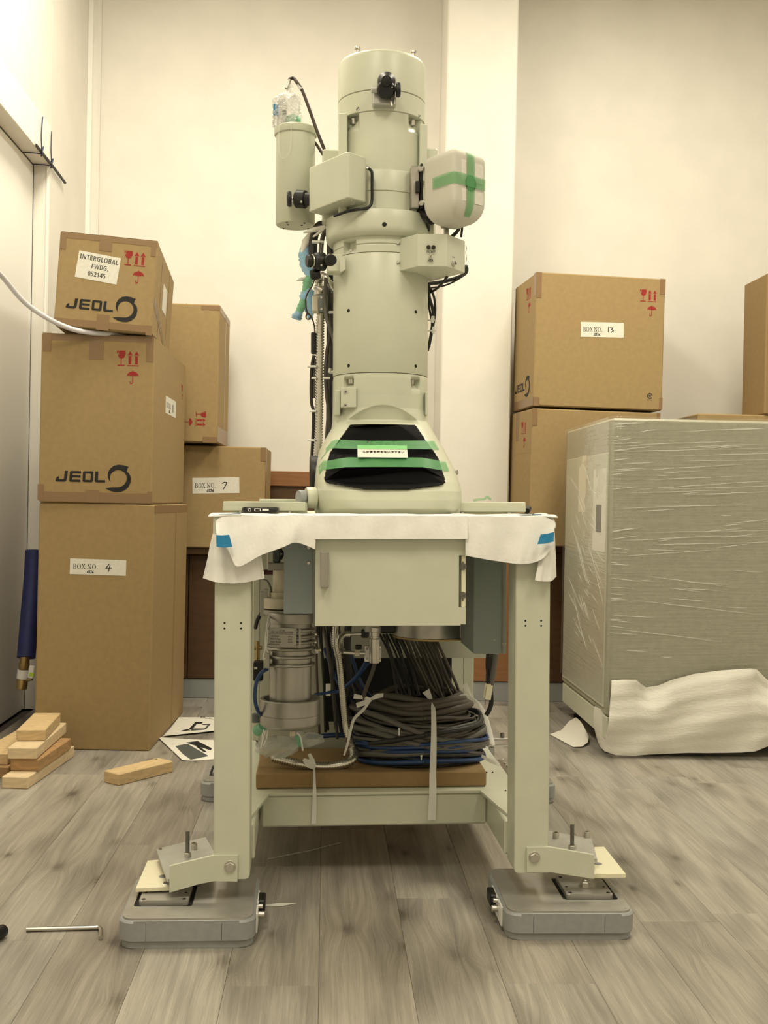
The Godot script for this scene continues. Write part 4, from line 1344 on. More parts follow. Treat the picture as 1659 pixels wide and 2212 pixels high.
func paper(label: String, c: Array, marks: Array, inks: Array, lift: float) -> void:
	var mid: Vector3 = (c[0] + c[2]) * 0.5
	var t := thing("printed_sheet", label, "printed sheet", Transform3D(), Vector3(mid.x, 0, mid.z), "printed sheets on the floor")
	var rows := []
	for i in 9:
		var line := PackedVector3Array()
		for j in 9:
			var u := i / 8.0
			var v := j / 8.0
			var q: Vector3 = (c[0] as Vector3).lerp(c[1], u).lerp((c[3] as Vector3).lerp(c[2], u), v)
			q.y = 0.001 + lift + 0.004 * pow(absf(u - 0.5) * 2, 3.0) * (1.0 if u < 0.5 else 0.4)
			line.append(q)
		rows.append(line)
	part("sheet", Geo.new().sheet(rows, 0.0005), M.paper, t)
	for i in marks.size():
		var pts := []
		for q in marks[i]:
			pts.append(Vector2(q.x, -q.z))
		part("printed_shape", Geo.new().prism(pts, Transform3D(Basis(Vector3.RIGHT, Vector3.FORWARD, Vector3.UP), Vector3(0, 0.0019 + lift, 0)), 0.0003), inks[i], t)


func V(u: float, y: float, w: float) -> Vector3:
	return Vector3(u, y, -w)


# a round shell whose radius is asked for at every angle and height
func shell(ys: Array, angs: Array, rad: Callable, xf: Transform3D) -> Geo:
	var rows := []
	for y in ys:
		var line := PackedVector3Array()
		for a in angs:
			var r: float = rad.call(a, y)
			line.append(xf * Vector3(sin(a) * r, y, cos(a) * r))
		rows.append(line)
	return Geo.new().grid(rows, -1.0, true)


func span(a: float, b: float, n: int) -> Array:
	var o := []
	for i in n + 1:
		o.append(lerpf(a, b, float(i) / n))
	return o


func build_scope() -> void:
	var t := thing("electron_microscope", "tall pale green electron microscope column on its open steel frame", "microscope", scope_xf, Vector3(0.017, 0, -0.5))
	scope_frame(t)
	scope_column(t)
	scope_console(t)
	scope_column_fittings(t)
	scope_table(t)
	scope_under(t)
	scope_hoses(t)


func scope_frame(t: Node3D) -> void:
	var lu := [[-0.329, -0.2558], [0.2916, 0.364]]
	var holes := [[Vector3(-0.3088, 0.6321, 0), Vector3(-0.2751, 0.6319, 0), Vector3(-0.3088, 0.6212, 0), Vector3(-0.2751, 0.6211, 0)], [Vector3(0.3121, 0.6348, 0), Vector3(0.3453, 0.6347, 0), Vector3(0.3122, 0.6242, 0), Vector3(0.3454, 0.624, 0)]]
	for i in 2:
		var a: float = lu[i][0]
		var b: float = lu[i][1]
		var bot := 0.107
		var inner := 0.010
		var po := []
		if i == 0:
			po = [Vector2(a, bot), Vector2(b - inner, bot), Vector2(b - inner * 0.3, bot + inner * 0.3), Vector2(b, bot + inner), Vector2(b, 0.80), Vector2(a, 0.80)]
		else:
			po = [Vector2(b, bot), Vector2(b, 0.80), Vector2(a, 0.80), Vector2(a, bot + inner), Vector2(a + inner * 0.3, bot + inner * 0.3), Vector2(a + inner, bot)]
		var g := Geo.new().prism(po, Transform3D(Basis(), V(0, 0, 0.0015)), -0.076)
		var p2 := []
		for q in po:
			p2.append(Vector2(clampf(q.x, a + 0.0015, b - 0.0015), clampf(q.y, bot + 0.0015, 0.7985)))
		g.prism(p2, Transform3D(Basis(), V(0, 0, 0)), -0.002)
		var lg := part("leg", g, M.paint, t)
		var h := Geo.new()
		for q in holes[i]:
			h.cyl(q + Vector3(0, 0, -0.001), q + Vector3(0, 0, 0.0003), 0.0021, 12, 0.0001)
		part("screw_holes", h, M.black_matt, lg)
		part("leg", Geo.new().block(V(a, 0.107, 1.0), V(b, 0.80, 1.075), 0.003), M.paint, t)
		# side rail from leg to leg
		var ra := (a + 0.012 if i == 0 else a - 0.006)
		var rb := (b + 0.006 if i == 0 else b - 0.012)
		part("side_rail", Geo.new().block(V(ra, 0.122, 0.079), V(rb, 0.196, 1.0), 0.003), M.paint, t)
	var rl := Geo.new().block(V(-0.2435, 0.122, 0.30), V(0.2853, 0.196, 0.345), 0.004)
	part("front_rail", rl, M.paint, t)
	part("rear_rail", Geo.new().block(V(-0.2435, 0.122, 0.98), V(0.2853, 0.196, 1.02), 0.004), M.paint, t)
	# bottom plate with its slanted front corners
	var pl := [Vector2(-0.325, -0.10), Vector2(-0.262, -0.10), Vector2(-0.225, -0.296), Vector2(0.268, -0.296), Vector2(0.297, -0.10), Vector2(0.360, -0.10), Vector2(0.360, -1.0), Vector2(-0.325, -1.0)]
	var xz := Transform3D(Basis(Vector3.RIGHT, Vector3.FORWARD, Vector3.UP), Vector3(0, 0.1965, 0))
	var q2 := []
	for q in pl:
		q2.append(Vector2(q.x, -q.y))
	part("bottom_plate", Geo.new().prism(q2, xz, 0.006), M.paint, t)
	var sc := Geo.new()
	for q in [Vector3(0.3115, 0.2028, -0.4593), Vector3(0.3266, 0.2028, -0.4585), Vector3(0.3274, 0.2028, -0.2889), Vector3(0.2877, 0.16, -0.2246)]:
		sc.cyl(q, q + Vector3(0, 0.002, 0), 0.002, 10, 0.0003)
	part("screw_holes", sc, M.black_matt, t)
	# back panel with its wide opening
	var bw := 0.62
	var bp := [Vector2(-0.264, 0.8353), Vector2(0.3326, 0.8375), Vector2(0.3409, 0.4935), Vector2(0.3367, 0.3704), Vector2(0.3287, 0.2473), Vector2(0.3254, 0.1734), Vector2(-0.2615, 0.1813)]
	var op := [Vector2(-0.0934, 0.4689), Vector2(0.2692, 0.4668), Vector2(0.276, 0.4594), Vector2(0.2776, 0.2971), Vector2(-0.0927, 0.3009)]
	var o := Geo.new()
	var bx := Transform3D(Basis(), V(0, 0, bw))
	o.prism([bp[0], bp[1], Vector2(bp[2].x, op[1].y), Vector2(op[0].x, op[0].y), Vector2(bp[0].x, op[0].y)], bx, -0.008)
	o.prism([Vector2(op[2].x, op[1].y), Vector2(bp[2].x, op[1].y), bp[2], bp[3], bp[4], Vector2(op[3].x, op[3].y)], bx, -0.008)
	o.prism([Vector2(bp[6].x, op[0].y), Vector2(op[0].x, op[0].y), op[4], Vector2(bp[6].x, op[4].y)], bx, -0.008)
	o.prism([Vector2(bp[6].x, op[4].y), op[4], op[3], bp[4], Vector2(bp[5].x, 0.203), Vector2(bp[6].x, 0.203)], bx, -0.008)
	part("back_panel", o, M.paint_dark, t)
	part("rear_case", Geo.new().block(V(-0.28, 0.21, 0.80), V(0.27, 0.74, 0.97), 0.004), M.black_matt, t)
	# feet brackets
	scope_bracket(t, [Vector2(-0.2799, 0.1582), Vector2(-0.3286, 0.1596), Vector2(-0.4172, 0.1396), Vector2(-0.4175, 0.0857), Vector2(-0.3565, 0.1024), Vector2(-0.3266, 0.1074), Vector2(-0.2806, 0.1055)], Vector3(-0.2954, 0.1363, 0.007), [Vector2(-0.4891, 0.021), Vector2(-0.4211, 0.0249), Vector2(-0.4664, 0.1977), Vector2(-0.489, 0.1929)], [Vector2(-0.4706, 0.1906), Vector2(-0.3694, 0.2705), Vector2(-0.3419, 0.164), Vector2(-0.3312, 0.0329), Vector2(-0.4215, -0.0029)], 0.086, 0.112, [Vector3(-0.3961, 0.112, -0.1363), Vector3(-0.3872, 0.112, -0.1857), Vector3(-0.4614, 0.112, -0.1901)], -1.0)
	scope_bracket(t, [Vector2(0.3169, 0.163), Vector2(0.3649, 0.1635), Vector2(0.459, 0.1452), Vector2(0.4594, 0.0956), Vector2(0.4183, 0.1023), Vector2(0.3681, 0.1111), Vector2(0.3172, 0.1122)], Vector3(0.3324, 0.1429, 0.007), [Vector2(0.4628, 0.0116), Vector2(0.5324, 0.0102), Vector2(0.5367, 0.1909), Vector2(0.514, 0.1903)], [Vector2(0.415, 0.2443), Vector2(0.5028, 0.1736), Vector2(0.4784, 0.0387), Vector2(0.3796, 0.0446)], 0.098, 0.122, [Vector3(0.4411, 0.122, -0.1056), Vector3(0.4238, 0.122, -0.185), Vector3(0.4959, 0.122, -0.1875)], 1.0)


func scope_bracket(t: Node3D, arm: Array, bolt: Vector3, base: Array, clamp: Array, hb: float, hc: float, studs: Array, sd: float) -> void:
	var g := Geo.new().prism(arm, Transform3D(Basis(), V(0, 0, -0.0002)), 0.0075)
	var b := part("bracket_arm", g, M.paint, t)
	part("bolt", Geo.new().hex(bolt + Vector3(0, 0, -0.0004), bolt + Vector3(0, 0, 0.006), 0.0105).cyl(bolt + Vector3(0, 0, -0.0005), bolt + Vector3(0, 0, 0.0015), 0.0125, 20, 0.0003), M.steel, b)
	var xz := Transform3D(Basis(Vector3.RIGHT, Vector3.FORWARD, Vector3.UP), Vector3(0, hb - 0.0075, 0))
	part("foot_plate", Geo.new().prism(base, xz, 0.0075), M.cream, t)
	var c := Vector2(-0.4415, 0.0895) if sd < 0 else Vector2(0.4902, 0.0771)
	part("slot", Geo.new().cyl(Vector3(c.x, hb - 0.002, -c.y), Vector3(c.x, hb + 0.0003, -c.y), 0.0095, 18, 0.0001), M.cast_dark, t)
	xz.origin.y = hc - 0.007
	part("clamp_plate", Geo.new().prism(clamp, xz, 0.007), M.alu, t)
	var s: Vector3 = studs[0]
	var st := Geo.new()
	var rr := []
	var pts := []
	for i in 26:
		pts.append(s + Vector3(0, 0.002 * i + 0.004, 0))
		rr.append(0.0047 if i % 2 else 0.0042)
	st.tube(pts, rr, 12)
	part("stud", st, M.steel_dark, t)
	part("nut", Geo.new().hex(s, s + Vector3(0, 0.009, 0), 0.0085), M.steel, t)
	for i in [1, 2]:
		var q: Vector3 = studs[i]
		if sd < 0 and i == 2:
			part("bore", Geo.new().cyl(q - Vector3(0, 0.001, 0), q + Vector3(0, 0.0003, 0), 0.004, 14, 0.0001), M.steel_dark, t)
		else:
			part("socket_screw", Geo.new().socket(q, q + Vector3(0, 0.013, 0), 0.0072), M.steel, t)


func scope_column(t: Node3D) -> void:
	var ax := Transform3D(Basis(), V(0.0364, 0, 0.42))
	var groove := func(prof: Array, y: float, r: float) -> void:
		prof.append_array([Vector2(r, y - 0.0012), Vector2(r - 0.002, y - 0.0007), Vector2(r - 0.002, y + 0.0007), Vector2(r, y + 0.0012)])
	# cap and ring
	var r := 0.1063
	var y0 := 1.7954
	var y1 := 1.8446
	var y2 := 1.9425
	var prof := [Vector2(0, y1 + 0.001), Vector2(r - 0.002, y1 + 0.001), Vector2(r, y1 + 0.002), Vector2(r, y2 - 0.012), Vector2(r - 0.0012, y2 - 0.006), Vector2(r - 0.004, y2 - 0.002), Vector2(r - 0.009, y2), Vector2(0, y2)]
	var cap := part("top_cap", Geo.new().lathe(prof, ax, 96), M.paint, t)
	var sb := Geo.new()
	for a in [-0.74, 0.86]:
		var p := ax * Vector3(sin(a) * 0.093, y2, cos(a) * 0.093)
		part("cap_bolt", Geo.new().cyl(p, p + Vector3(0, 0.008, 0), 0.0055, 14).cyl(p + Vector3(0, 0.008, 0), p + Vector3(0, 0.014, 0), 0.0075, 16), M.steel, cap)
	prof = [Vector2(0, y0 + 0.001), Vector2(r - 0.002, y0 + 0.001), Vector2(r, y0 + 0.002), Vector2(r, y1 - 0.001), Vector2(r - 0.002, y1), Vector2(0, y1)]
	var ring := part("upper_ring", Geo.new().lathe(prof, ax, 96), M.paint, t)
	for q in [Vector3(-0.0262, 1.8053, -0.3341), Vector3(0.1221, 1.8007, -0.3571)]:
		var out: Vector3 = ((q - ax.origin) * Vector3(1, 0, 1)).normalized()
		part("slotted_screw", Geo.new().cyl(q - out * 0.003, q + out * 0.0008, 0.0052, 18, 0.0004), M.paint_dark, ring)
		part("screw_slot", Geo.new().box(q + out * 0.0009, Vector3(0.0095, 0.0014, 0.001), 0.0002, Basis(Vector3.UP, atan2(out.x, out.z)) * Basis(Vector3.BACK, 0.7)), M.black_matt, ring)
	# housing with two bolt pockets
	var rh := 0.1035
	var ya := 1.657
	var yb := y0 + 0.0005
	var pk := [[-1.0732, -0.6192], [0.603, 1.0504]]
	var pbot := 1.7564
	var angs := []
	for i in 120:
		angs.append(-PI + TAU * i / 120.0)
	for p in pk:
		for e in p:
			angs.append(e - 0.004)
			angs.append(e + 0.004)
	angs.sort()
	var rad := func(a: float, y: float) -> float:
		for p in pk:
			if a > p[0] and a < p[1] and y > pbot:
				return rh - 0.018 * clampf((y - pbot) / (yb - 0.008 - pbot), 0.0, 1.0)
		return rh
	part("gun_housing", shell(span(ya, pbot - 0.001, 6) + span(pbot, yb, 14), angs, rad, ax), M.paint, t)
	for i in 2:
		var am: float = (pk[i][0] + pk[i][1]) / 2.0
		var dir := Vector3(sin(am), 0, cos(am))
		var p := ax * (dir * (rh - 0.009) + Vector3(0, yb - 0.020, 0))
		part("pocket_bolt", Geo.new().cyl(p + Vector3(0, 0.014, 0), p, 0.0062, 16, 0.001), M.steel, t)
	part("side_strip", Geo.new().block(V(-0.0696, 1.56, 0.40), V(-0.0501, 1.7953, 0.335), 0.002), M.paint, t)
	part("side_strip", Geo.new().block(V(0.1219, 1.6752, 0.40), V(0.1408, 1.7788, 0.345), 0.002), M.paint, t)
	# collar with one joint
	var rc := 0.1095
	prof = [Vector2(rh - 0.01, 1.5678), Vector2(rc, 1.5678)]
	groove.call(prof, 1.6088, rc)
	prof.append_array([Vector2(rc, 1.6563), Vector2(rc - 0.001, 1.6584), Vector2(rc - 0.004, 1.66), Vector2(rh - 0.004, 1.66)])
	part("lens_collar", Geo.new().lathe(prof, ax, 96), M.paint, t)
	# wide ring with a rounded lower edge
	var rg := 0.1342
	var ylo := 1.5162
	var yhi := 1.5617
	prof = [Vector2(0.112, ylo - 0.012), Vector2(0.118, ylo - 0.014), Vector2(0.126, ylo - 0.012), Vector2(rg - 0.003, ylo - 0.005), Vector2(rg - 0.0006, ylo), Vector2(rg, ylo + 0.006), Vector2(rg, yhi - 0.003), Vector2(rg - 0.001, yhi - 0.001), Vector2(rg - 0.003, yhi), Vector2(0.10, yhi)]
	var wr := part("wide_ring", Geo.new().lathe(prof, ax, 96), M.paint, t)
	var hp := Vector3(0.0349, 1.5231, -0.2858)
	part("port_hole", Geo.new().cyl(hp + Vector3(0, 0, -0.004), hp + Vector3(0, 0, 0.0005), 0.0053, 20, 0.0002), M.black_matt, wr)
	# neck with a pocket, then the long tube, then the foot with two pockets
	var rn := 0.1157
	var yn0 := 1.4649
	var yn1 := 1.5047
	var nk := [-0.942, -0.61]
	var ny := [1.467, 1.4956]
	var jy := 1.484
	angs = []
	for i in 120:
		angs.append(-PI + TAU * i / 120.0)
	for e in nk:
		angs.append_array([e - 0.005, e + 0.005])
	angs.sort()
	var nrad := func(a: float, y: float) -> float:
		if a > nk[0] and a < nk[1] and y > ny[0] and y < ny[1]:
			return rn - 0.018 * clampf((y - ny[0]) / (ny[1] - ny[0]) * 1.6 + 0.1, 0, 1)
		if absf(y - jy) < 0.0009:
			return rn - 0.002
		return rn
	part("neck", shell([yn0, yn0 + 0.001, ny[0] - 0.0005] + span(ny[0] + 0.0005, jy - 0.0014, 6) + [jy - 0.0008, jy + 0.0008, jy + 0.0014] + span(jy + 0.002, ny[1] - 0.0005, 6) + [ny[1] + 0.0005, yn1 + 0.012], angs, nrad, ax), M.paint, t)
	var na: float = (nk[0] + nk[1]) / 2.0
	var np := ax * (Vector3(sin(na), 0, cos(na)) * (rn - 0.010) + Vector3(0, ny[0] + 0.004, 0))
	part("pocket_bolt", Geo.new().cyl(np, np + Vector3(0, 0.006, 0), 0.006, 14), M.steel, t)
	var yt := 1.1826
	prof = [Vector2(rn - 0.003, yt + 0.0008), Vector2(rn - 0.0005, yt + 0.0012), Vector2(rn, yt + 0.002), Vector2(rn, yn0 - 0.002), Vector2(rn - 0.0005, yn0 - 0.0012), Vector2(rn - 0.003, yn0 - 0.0008)]
	var ct := part("column_tube", Geo.new().lathe(prof, ax, 128), M.paint, t)
	for q in [Vector3(-0.045, 1.3314, -0.3377), Vector3(0.1139, 1.3304, -0.3341), Vector3(-0.0444, 1.2015, -0.3371), Vector3(0.1146, 1.2024, -0.3348)]:
		var out: Vector3 = ((q - ax.origin) * Vector3(1, 0, 1)).normalized()
		part("tapped_hole", Geo.new().cyl(q - out * 0.004, q + out * 0.0006, 0.0042, 16, 0.0002), M.black_matt, ct)
	var fk := [[-0.9062, -0.6447], [0.6251, 0.8876]]
	var fy := [1.1488, 1.1715]
	var yf := 1.1185
	angs = []
	for i in 120:
		angs.append(-PI + TAU * i / 120.0)
	for p in fk:
		for e in p:
			angs.append_array([e - 0.005, e + 0.005])
	angs.sort()
	var frad := func(a: float, y: float) -> float:
		for p in fk:
			if a > p[0] and a < p[1] and y > fy[0] and y < fy[1]:
				return rn - 0.004 - 0.018 * clampf((y - fy[0]) / (fy[1] - fy[0]) * 1.3, 0, 1)
		if y < 1.1309:
			return rn - 0.001
		return rn if y < yt - 0.002 else rn - 0.001
	# hinge plates on the foot
	part("hinge_strip", Geo.new().block(Vector3(-0.0765, 1.0851, -0.42), Vector3(-0.0632, 1.1445, -0.338), 0.002), M.paint, t)
	part("hinge_strip", Geo.new().block(Vector3(0.1401, 1.0875, -0.42), Vector3(0.1462, 1.1442, -0.352), 0.002), M.paint, t)
	var hpl := part("hinge_plate", Geo.new().block(Vector3(-0.0628, 1.1011, -0.36), Vector3(-0.0266, 1.1481, -0.3155), 0.0015), M.paint, t)
	for q in [Vector3(-0.0521, 1.137, -0.3155), Vector3(-0.0524, 1.1056, -0.3155)]:
		part("countersunk_screw", Geo.new().lathe([Vector2(0.0052, 0), Vector2(0.0052, 0.0006), Vector2(0.0036, 0.0007), Vector2(0.0034, 0.0002), Vector2(0, 0.0002)], Geo.aim(q, q + Vector3(0, 0, 0.01)), 20), M.steel, hpl)
		part("screw_socket", Geo.new().cyl(q + Vector3(0, 0, -0.001), q + Vector3(0, 0, 0.0004), 0.0022, 6, 0.0001), M.black_matt, hpl)
	part("column_foot", shell([yf, 1.1304, 1.1313, fy[0] - 0.0008] + span(fy[0] + 0.0006, fy[1] - 0.0006, 8) + [fy[1] + 0.0008, yt - 0.002, yt - 0.0008, yt - 0.0004], angs, frad, ax), M.paint, t)
	for i in 2:
		var am: float = (fk[i][0] + fk[i][1]) / 2.0
		for k in [-0.03, 0.03]:
			if i == 1 and k > 0:
				continue
			var p := ax * (Vector3(sin(am + k), 0, cos(am + k)) * (rn - 0.009) + Vector3(0, fy[1] - 0.012, 0))
			part("pocket_bolt", Geo.new().cyl(p + Vector3(0, 0.012, 0), p, 0.0036, 12), M.steel, t)


# the viewing console: a wide hood that grows out of the foot of the column
func scope_console(t: Node3D) -> void:
	var keys := [Vector2(-0.0793, 0.1521), Vector2(-0.0793, 0.1521), Vector2(-0.0798, 0.155), Vector2(-0.082, 0.1596), Vector2(-0.0965, 0.1712), Vector2(-0.111, 0.1851), Vector2(-0.1199, 0.1955), Vector2(-0.1232, 0.2037), Vector2(-0.1247, 0.2119), Vector2(-0.1252, 0.2154), Vector2(-0.124, 0.2167), Vector2(-0.1228, 0.2157), Vector2(-0.1204, 0.2124)]
	var ky := [Vector2(1.1316, 0.3043), Vector2(1.1013, 0.3043), Vector2(1.0736, 0.296), Vector2(1.0579, 0.272), Vector2(1.0325, 0.24), Vector2(1.0046, 0.21), Vector2(0.9775, 0.183), Vector2(0.9562, 0.158), Vector2(0.925, 0.125), Vector2(0.9047, 0.108), Vector2(0.8847, 0.102), Vector2(0.8648, 0.106), Vector2(0.8506, 0.12)]
	var kn := [2.0,2.0,2.1,2.5,3.0,3.4,3.8,4.0,4.2,4.2,4.0,3.6,3.2]
	var ws := 0.42
	var ytop := 1.1066
	var ylip := 1.0689
	var ylip2 := 1.0621
	var uc := 0.0367
	var half := 0.087
	var ys := []
	for i in 60:
		ys.append(lerpf(ky[0].x, ylip2 - 0.004, i / 60.0))
	for i in 120:
		ys.append(lerpf(ylip2 - 0.004, ky[-1].x, i / 119.0))
	var hole := PackedVector2Array()
	for q in [Vector2(-0.0412, 1.0587), Vector2(0.1084, 1.0599), Vector2(0.1113, 1.0564), Vector2(0.1292, 1.0197), Vector2(0.1469, 0.9913), Vector2(0.1528, 0.9782), Vector2(0.1595, 0.9323), Vector2(0.1604, 0.924), Vector2(0.1504, 0.9188), Vector2(0.0734, 0.9085), Vector2(-0.0167, 0.9085), Vector2(-0.0954, 0.9218), Vector2(-0.1031, 0.9292), Vector2(-0.0942, 0.9748), Vector2(-0.0881, 0.9933), Vector2(-0.0594, 1.0331)]:
		hole.append(q)
	hole = Geometry2D.offset_polygon(hole, -0.0006)[0]
	var rows := []
	for y in ys:
		var i := 0
		while i < ky.size() - 2 and ky[i + 1].x > y:
			i += 1
		var k := clampf((ky[i].x - y) / (ky[i].x - ky[i + 1].x), 0, 1)
		var l := lerpf(keys[i].x, keys[i + 1].x, k)
		var r := lerpf(keys[i].y, keys[i + 1].y, k)
		var wf := lerpf(ky[i].y, ky[i + 1].y, k)
		var n := lerpf(kn[i], kn[i + 1], k)
		var line := PackedVector3Array()
		for j in 161:
			var th := -PI / 2 + PI * j / 160.0
			var s := sin(th)
			var u := (l + r) / 2 + (r - l) / 2 * s
			var w := wf + (ws - wf) * (1.0 - pow(maxf(1.0 - pow(absf(s), n), 0.0), 1.0 / n))
			var ay := ytop - (ytop - ylip) * pow((u - uc) / half, 2.0)
			if y < ay and y > ylip and absf(u - uc) < half:
				var q: float = (y - ylip) / (ay - ylip)
				w += 0.024 * pow(1.0 - q, 0.8) * minf(1.0, (ay - ylip) / 0.02)
			if y <= ylip and y > ylip2 and absf(u - uc) < half and ay > ylip:
				w += 0.024 * clampf((y - ylip2) / (ylip - ylip2), 0.0, 1.0) * minf(1.0, (ay - ylip) / 0.02)
			if Geometry2D.is_point_in_polygon(Vector2(u, y), hole):
				w += 0.035
			line.append(V(u, y, w))
		for j in 24:
			var th := PI / 2 + PI * (j + 1) / 25.0
			line.append(V((l + r) / 2 + (r - l) / 2 * sin(th), y, ws - cos(th) * 0.115))
		rows.append(line)
	part("console_hood", Geo.new().grid(rows, 1.0, true), M.paint, t)

	# faceted black window panel
	var R1 := Vector3(-0.0532, 0.9787, -0.1764)
	var R2 := Vector3(0.1124, 0.9799, -0.1732)
	var S1 := Vector3(-0.0592, 0.9564, -0.1517)
	var S2 := Vector3(0.1126, 0.9575, -0.1461)
	var Q1 := Vector3(-0.0528, 0.9515, -0.1582)
	var Q2 := Vector3(0.1073, 0.9526, -0.154)
	var up := [Vector3(-0.0943, 0.9747, -0.2158), Vector3(-0.0927, 0.9793, -0.2199), Vector3(-0.0912, 0.984, -0.2246), Vector3(-0.0897, 0.9886, -0.2294), Vector3(-0.0881, 0.9933, -0.2341), Vector3(-0.0811, 1.003, -0.2388), Vector3(-0.074, 1.0129, -0.2464), Vector3(-0.0667, 1.0229, -0.2547), Vector3(-0.0595, 1.033, -0.2633), Vector3(-0.055, 1.0394, -0.2704), Vector3(-0.0504, 1.0457, -0.2776), Vector3(-0.0459, 1.0521, -0.2849), Vector3(-0.0413, 1.0586, -0.2922), Vector3(-0.0051, 1.0575, -0.2712), Vector3(0.0317, 1.0575, -0.2665), Vector3(0.0691, 1.0581, -0.2691), Vector3(0.1082, 1.0597, -0.2864), Vector3(0.1089, 1.0589, -0.2855), Vector3(0.1096, 1.058, -0.2846), Vector3(0.1104, 1.0571, -0.284), Vector3(0.1111, 1.0563, -0.2834), Vector3(0.1156, 1.047, -0.2715), Vector3(0.12, 1.0377, -0.2597), Vector3(0.1245, 1.0286, -0.249), Vector3(0.1291, 1.0197, -0.2396), Vector3(0.1335, 1.0125, -0.2326), Vector3(0.1379, 1.0053, -0.2256), Vector3(0.1423, 0.9982, -0.2196), Vector3(0.1468, 0.9912, -0.2137), Vector3(0.1483, 0.9879, -0.2105), Vector3(0.1497, 0.9847, -0.2074), Vector3(0.1512, 0.9814, -0.2042), Vector3(0.1527, 0.9782, -0.2011)]
	var left := [Vector3(-0.0943, 0.9747, -0.2158), Vector3(-0.0965, 0.9631, -0.2037), Vector3(-0.0988, 0.9517, -0.1931), Vector3(-0.101, 0.9404, -0.1849), Vector3(-0.1031, 0.9292, -0.1771)]
	var right := [Vector3(0.1527, 0.9782, -0.2011), Vector3(0.1541, 0.9665, -0.1853), Vector3(0.1556, 0.9549, -0.1701), Vector3(0.1574, 0.9435, -0.1573), Vector3(0.1592, 0.9323, -0.1446)]
	var low := [Vector3(-0.1032, 0.9291, -0.1741), Vector3(-0.1028, 0.9281, -0.1718), Vector3(-0.1025, 0.927, -0.1696), Vector3(-0.1021, 0.9259, -0.1673), Vector3(-0.1017, 0.9249, -0.165), Vector3(-0.1014, 0.9238, -0.1632), Vector3(-0.1002, 0.9234, -0.1604), Vector3(-0.099, 0.9229, -0.1578), Vector3(-0.0979, 0.9225, -0.1553), Vector3(-0.0967, 0.9221, -0.1529), Vector3(-0.0955, 0.9216, -0.1506), Vector3(-0.0799, 0.9188, -0.1311), Vector3(-0.0643, 0.9161, -0.1192), Vector3(-0.0486, 0.9135, -0.1116), Vector3(-0.0328, 0.9109, -0.1066), Vector3(-0.017, 0.9084, -0.1032), Vector3(0.0009, 0.9084, -0.1027), Vector3(0.0189, 0.9084, -0.1027), Vector3(0.0369, 0.9084, -0.103), Vector3(0.0549, 0.9084, -0.1033), Vector3(0.073, 0.9084, -0.1037), Vector3(0.088, 0.9104, -0.1056), Vector3(0.1031, 0.9125, -0.1079), Vector3(0.1184, 0.9145, -0.111), Vector3(0.1339, 0.9166, -0.1156), Vector3(0.1498, 0.9187, -0.1228), Vector3(0.1516, 0.9197, -0.1246), Vector3(0.1535, 0.9208, -0.1264), Vector3(0.1554, 0.9218, -0.1283), Vector3(0.1572, 0.9229, -0.1303), Vector3(0.1591, 0.9239, -0.1324), Vector3(0.159, 0.9256, -0.134), Vector3(0.159, 0.9272, -0.1359), Vector3(0.1589, 0.9289, -0.1379), Vector3(0.1589, 0.9306, -0.1398), Vector3(0.1588, 0.9322, -0.1418)]
	var g := Geo.new()
	var out := Vector3(0, 0.3, 1)
	for f in [[up + [R2, R1], 1.0], [[R1, R2, S2, S1], 1.0], [left + [S1, R1], 1.0], [right + [S2, R2], 1.0], [low + [Q2, Q1], 1.0], [[Q1, S1, left[-1]], 1.0], [[Q2, S2, right[-1]], 1.0]]:
		var flatp := PackedVector2Array()
		for q in f[0]:
			flatp.append(Vector2(q.x, q.y))
		var ids := Geometry2D.triangulate_polygon(flatp)
		for i in range(0, ids.size(), 3):
			g.flat(f[0][ids[i]], f[0][ids[i + 1]], f[0][ids[i + 2]], out)
	g.facet([S1, S2, Q2, Q1], Vector3.DOWN)
	var rim := up + right
	var lowr := low.duplicate()
	lowr.reverse()
	rim += lowr
	var leftr := left.duplicate()
	leftr.reverse()
	rim += leftr
	var back := []
	for q in rim:
		back.append(q + V(0, 0, 0.03))
	for i in rim.size():
		var k := (i + 1) % rim.size()
		if rim[i] != rim[k]:
			g.quad(rim[i], rim[k], back[k], back[i], (rim[i] as Vector3) - (R1 + R2 + S1 + S2) * 0.25)
	var pn := part("window_panel", g, M.panel_black, t, "black faceted cover panel")
	# the maker's letters behind the upper tape
	var mid: Vector3 = (Vector3(-0.0074, 1.0093, -0.2062) + Vector3(0.0708, 1.01, -0.2063)) * 0.5
	letters("lettering", "JEOL", 0.020, Transform3D(Basis(Vector3.RIGHT, -0.75), mid), M.grey_ink, pn, "Droid Sans", true, 0.085)

	# two bands of green tape and the paper notice
	tape_band(t, [Vector3(-0.1222, 0.9764, -0.416), Vector3(-0.1125, 0.9924, -0.3159), Vector3(-0.0963, 1.0055, -0.2706), Vector3(-0.0856, 1.0198, -0.277), Vector3(-0.0773, 1.0236, -0.2674), Vector3(-0.0408, 1.0196, -0.228), Vector3(0.0003, 1.0181, -0.2133), Vector3(0.0525, 1.0186, -0.213), Vector3(0.1063, 1.0203, -0.2255), Vector3(0.1362, 1.0217, -0.2459), Vector3(0.1514, 1.0224, -0.2657)], [Vector3(-0.1212, 0.9595, -0.3042), Vector3(-0.1092, 0.9771, -0.2535), Vector3(-0.0977, 0.9929, -0.251), Vector3(-0.0904, 1.0002, -0.2486), Vector3(-0.0803, 1.0017, -0.234), Vector3(-0.0419, 0.999, -0.2023), Vector3(-0.0011, 0.9982, -0.1901), Vector3(0.0507, 0.9987, -0.1901), Vector3(0.1036, 0.9995, -0.1987), Vector3(0.1429, 1.0004, -0.2208), Vector3(0.1605, 1.0011, -0.243)])
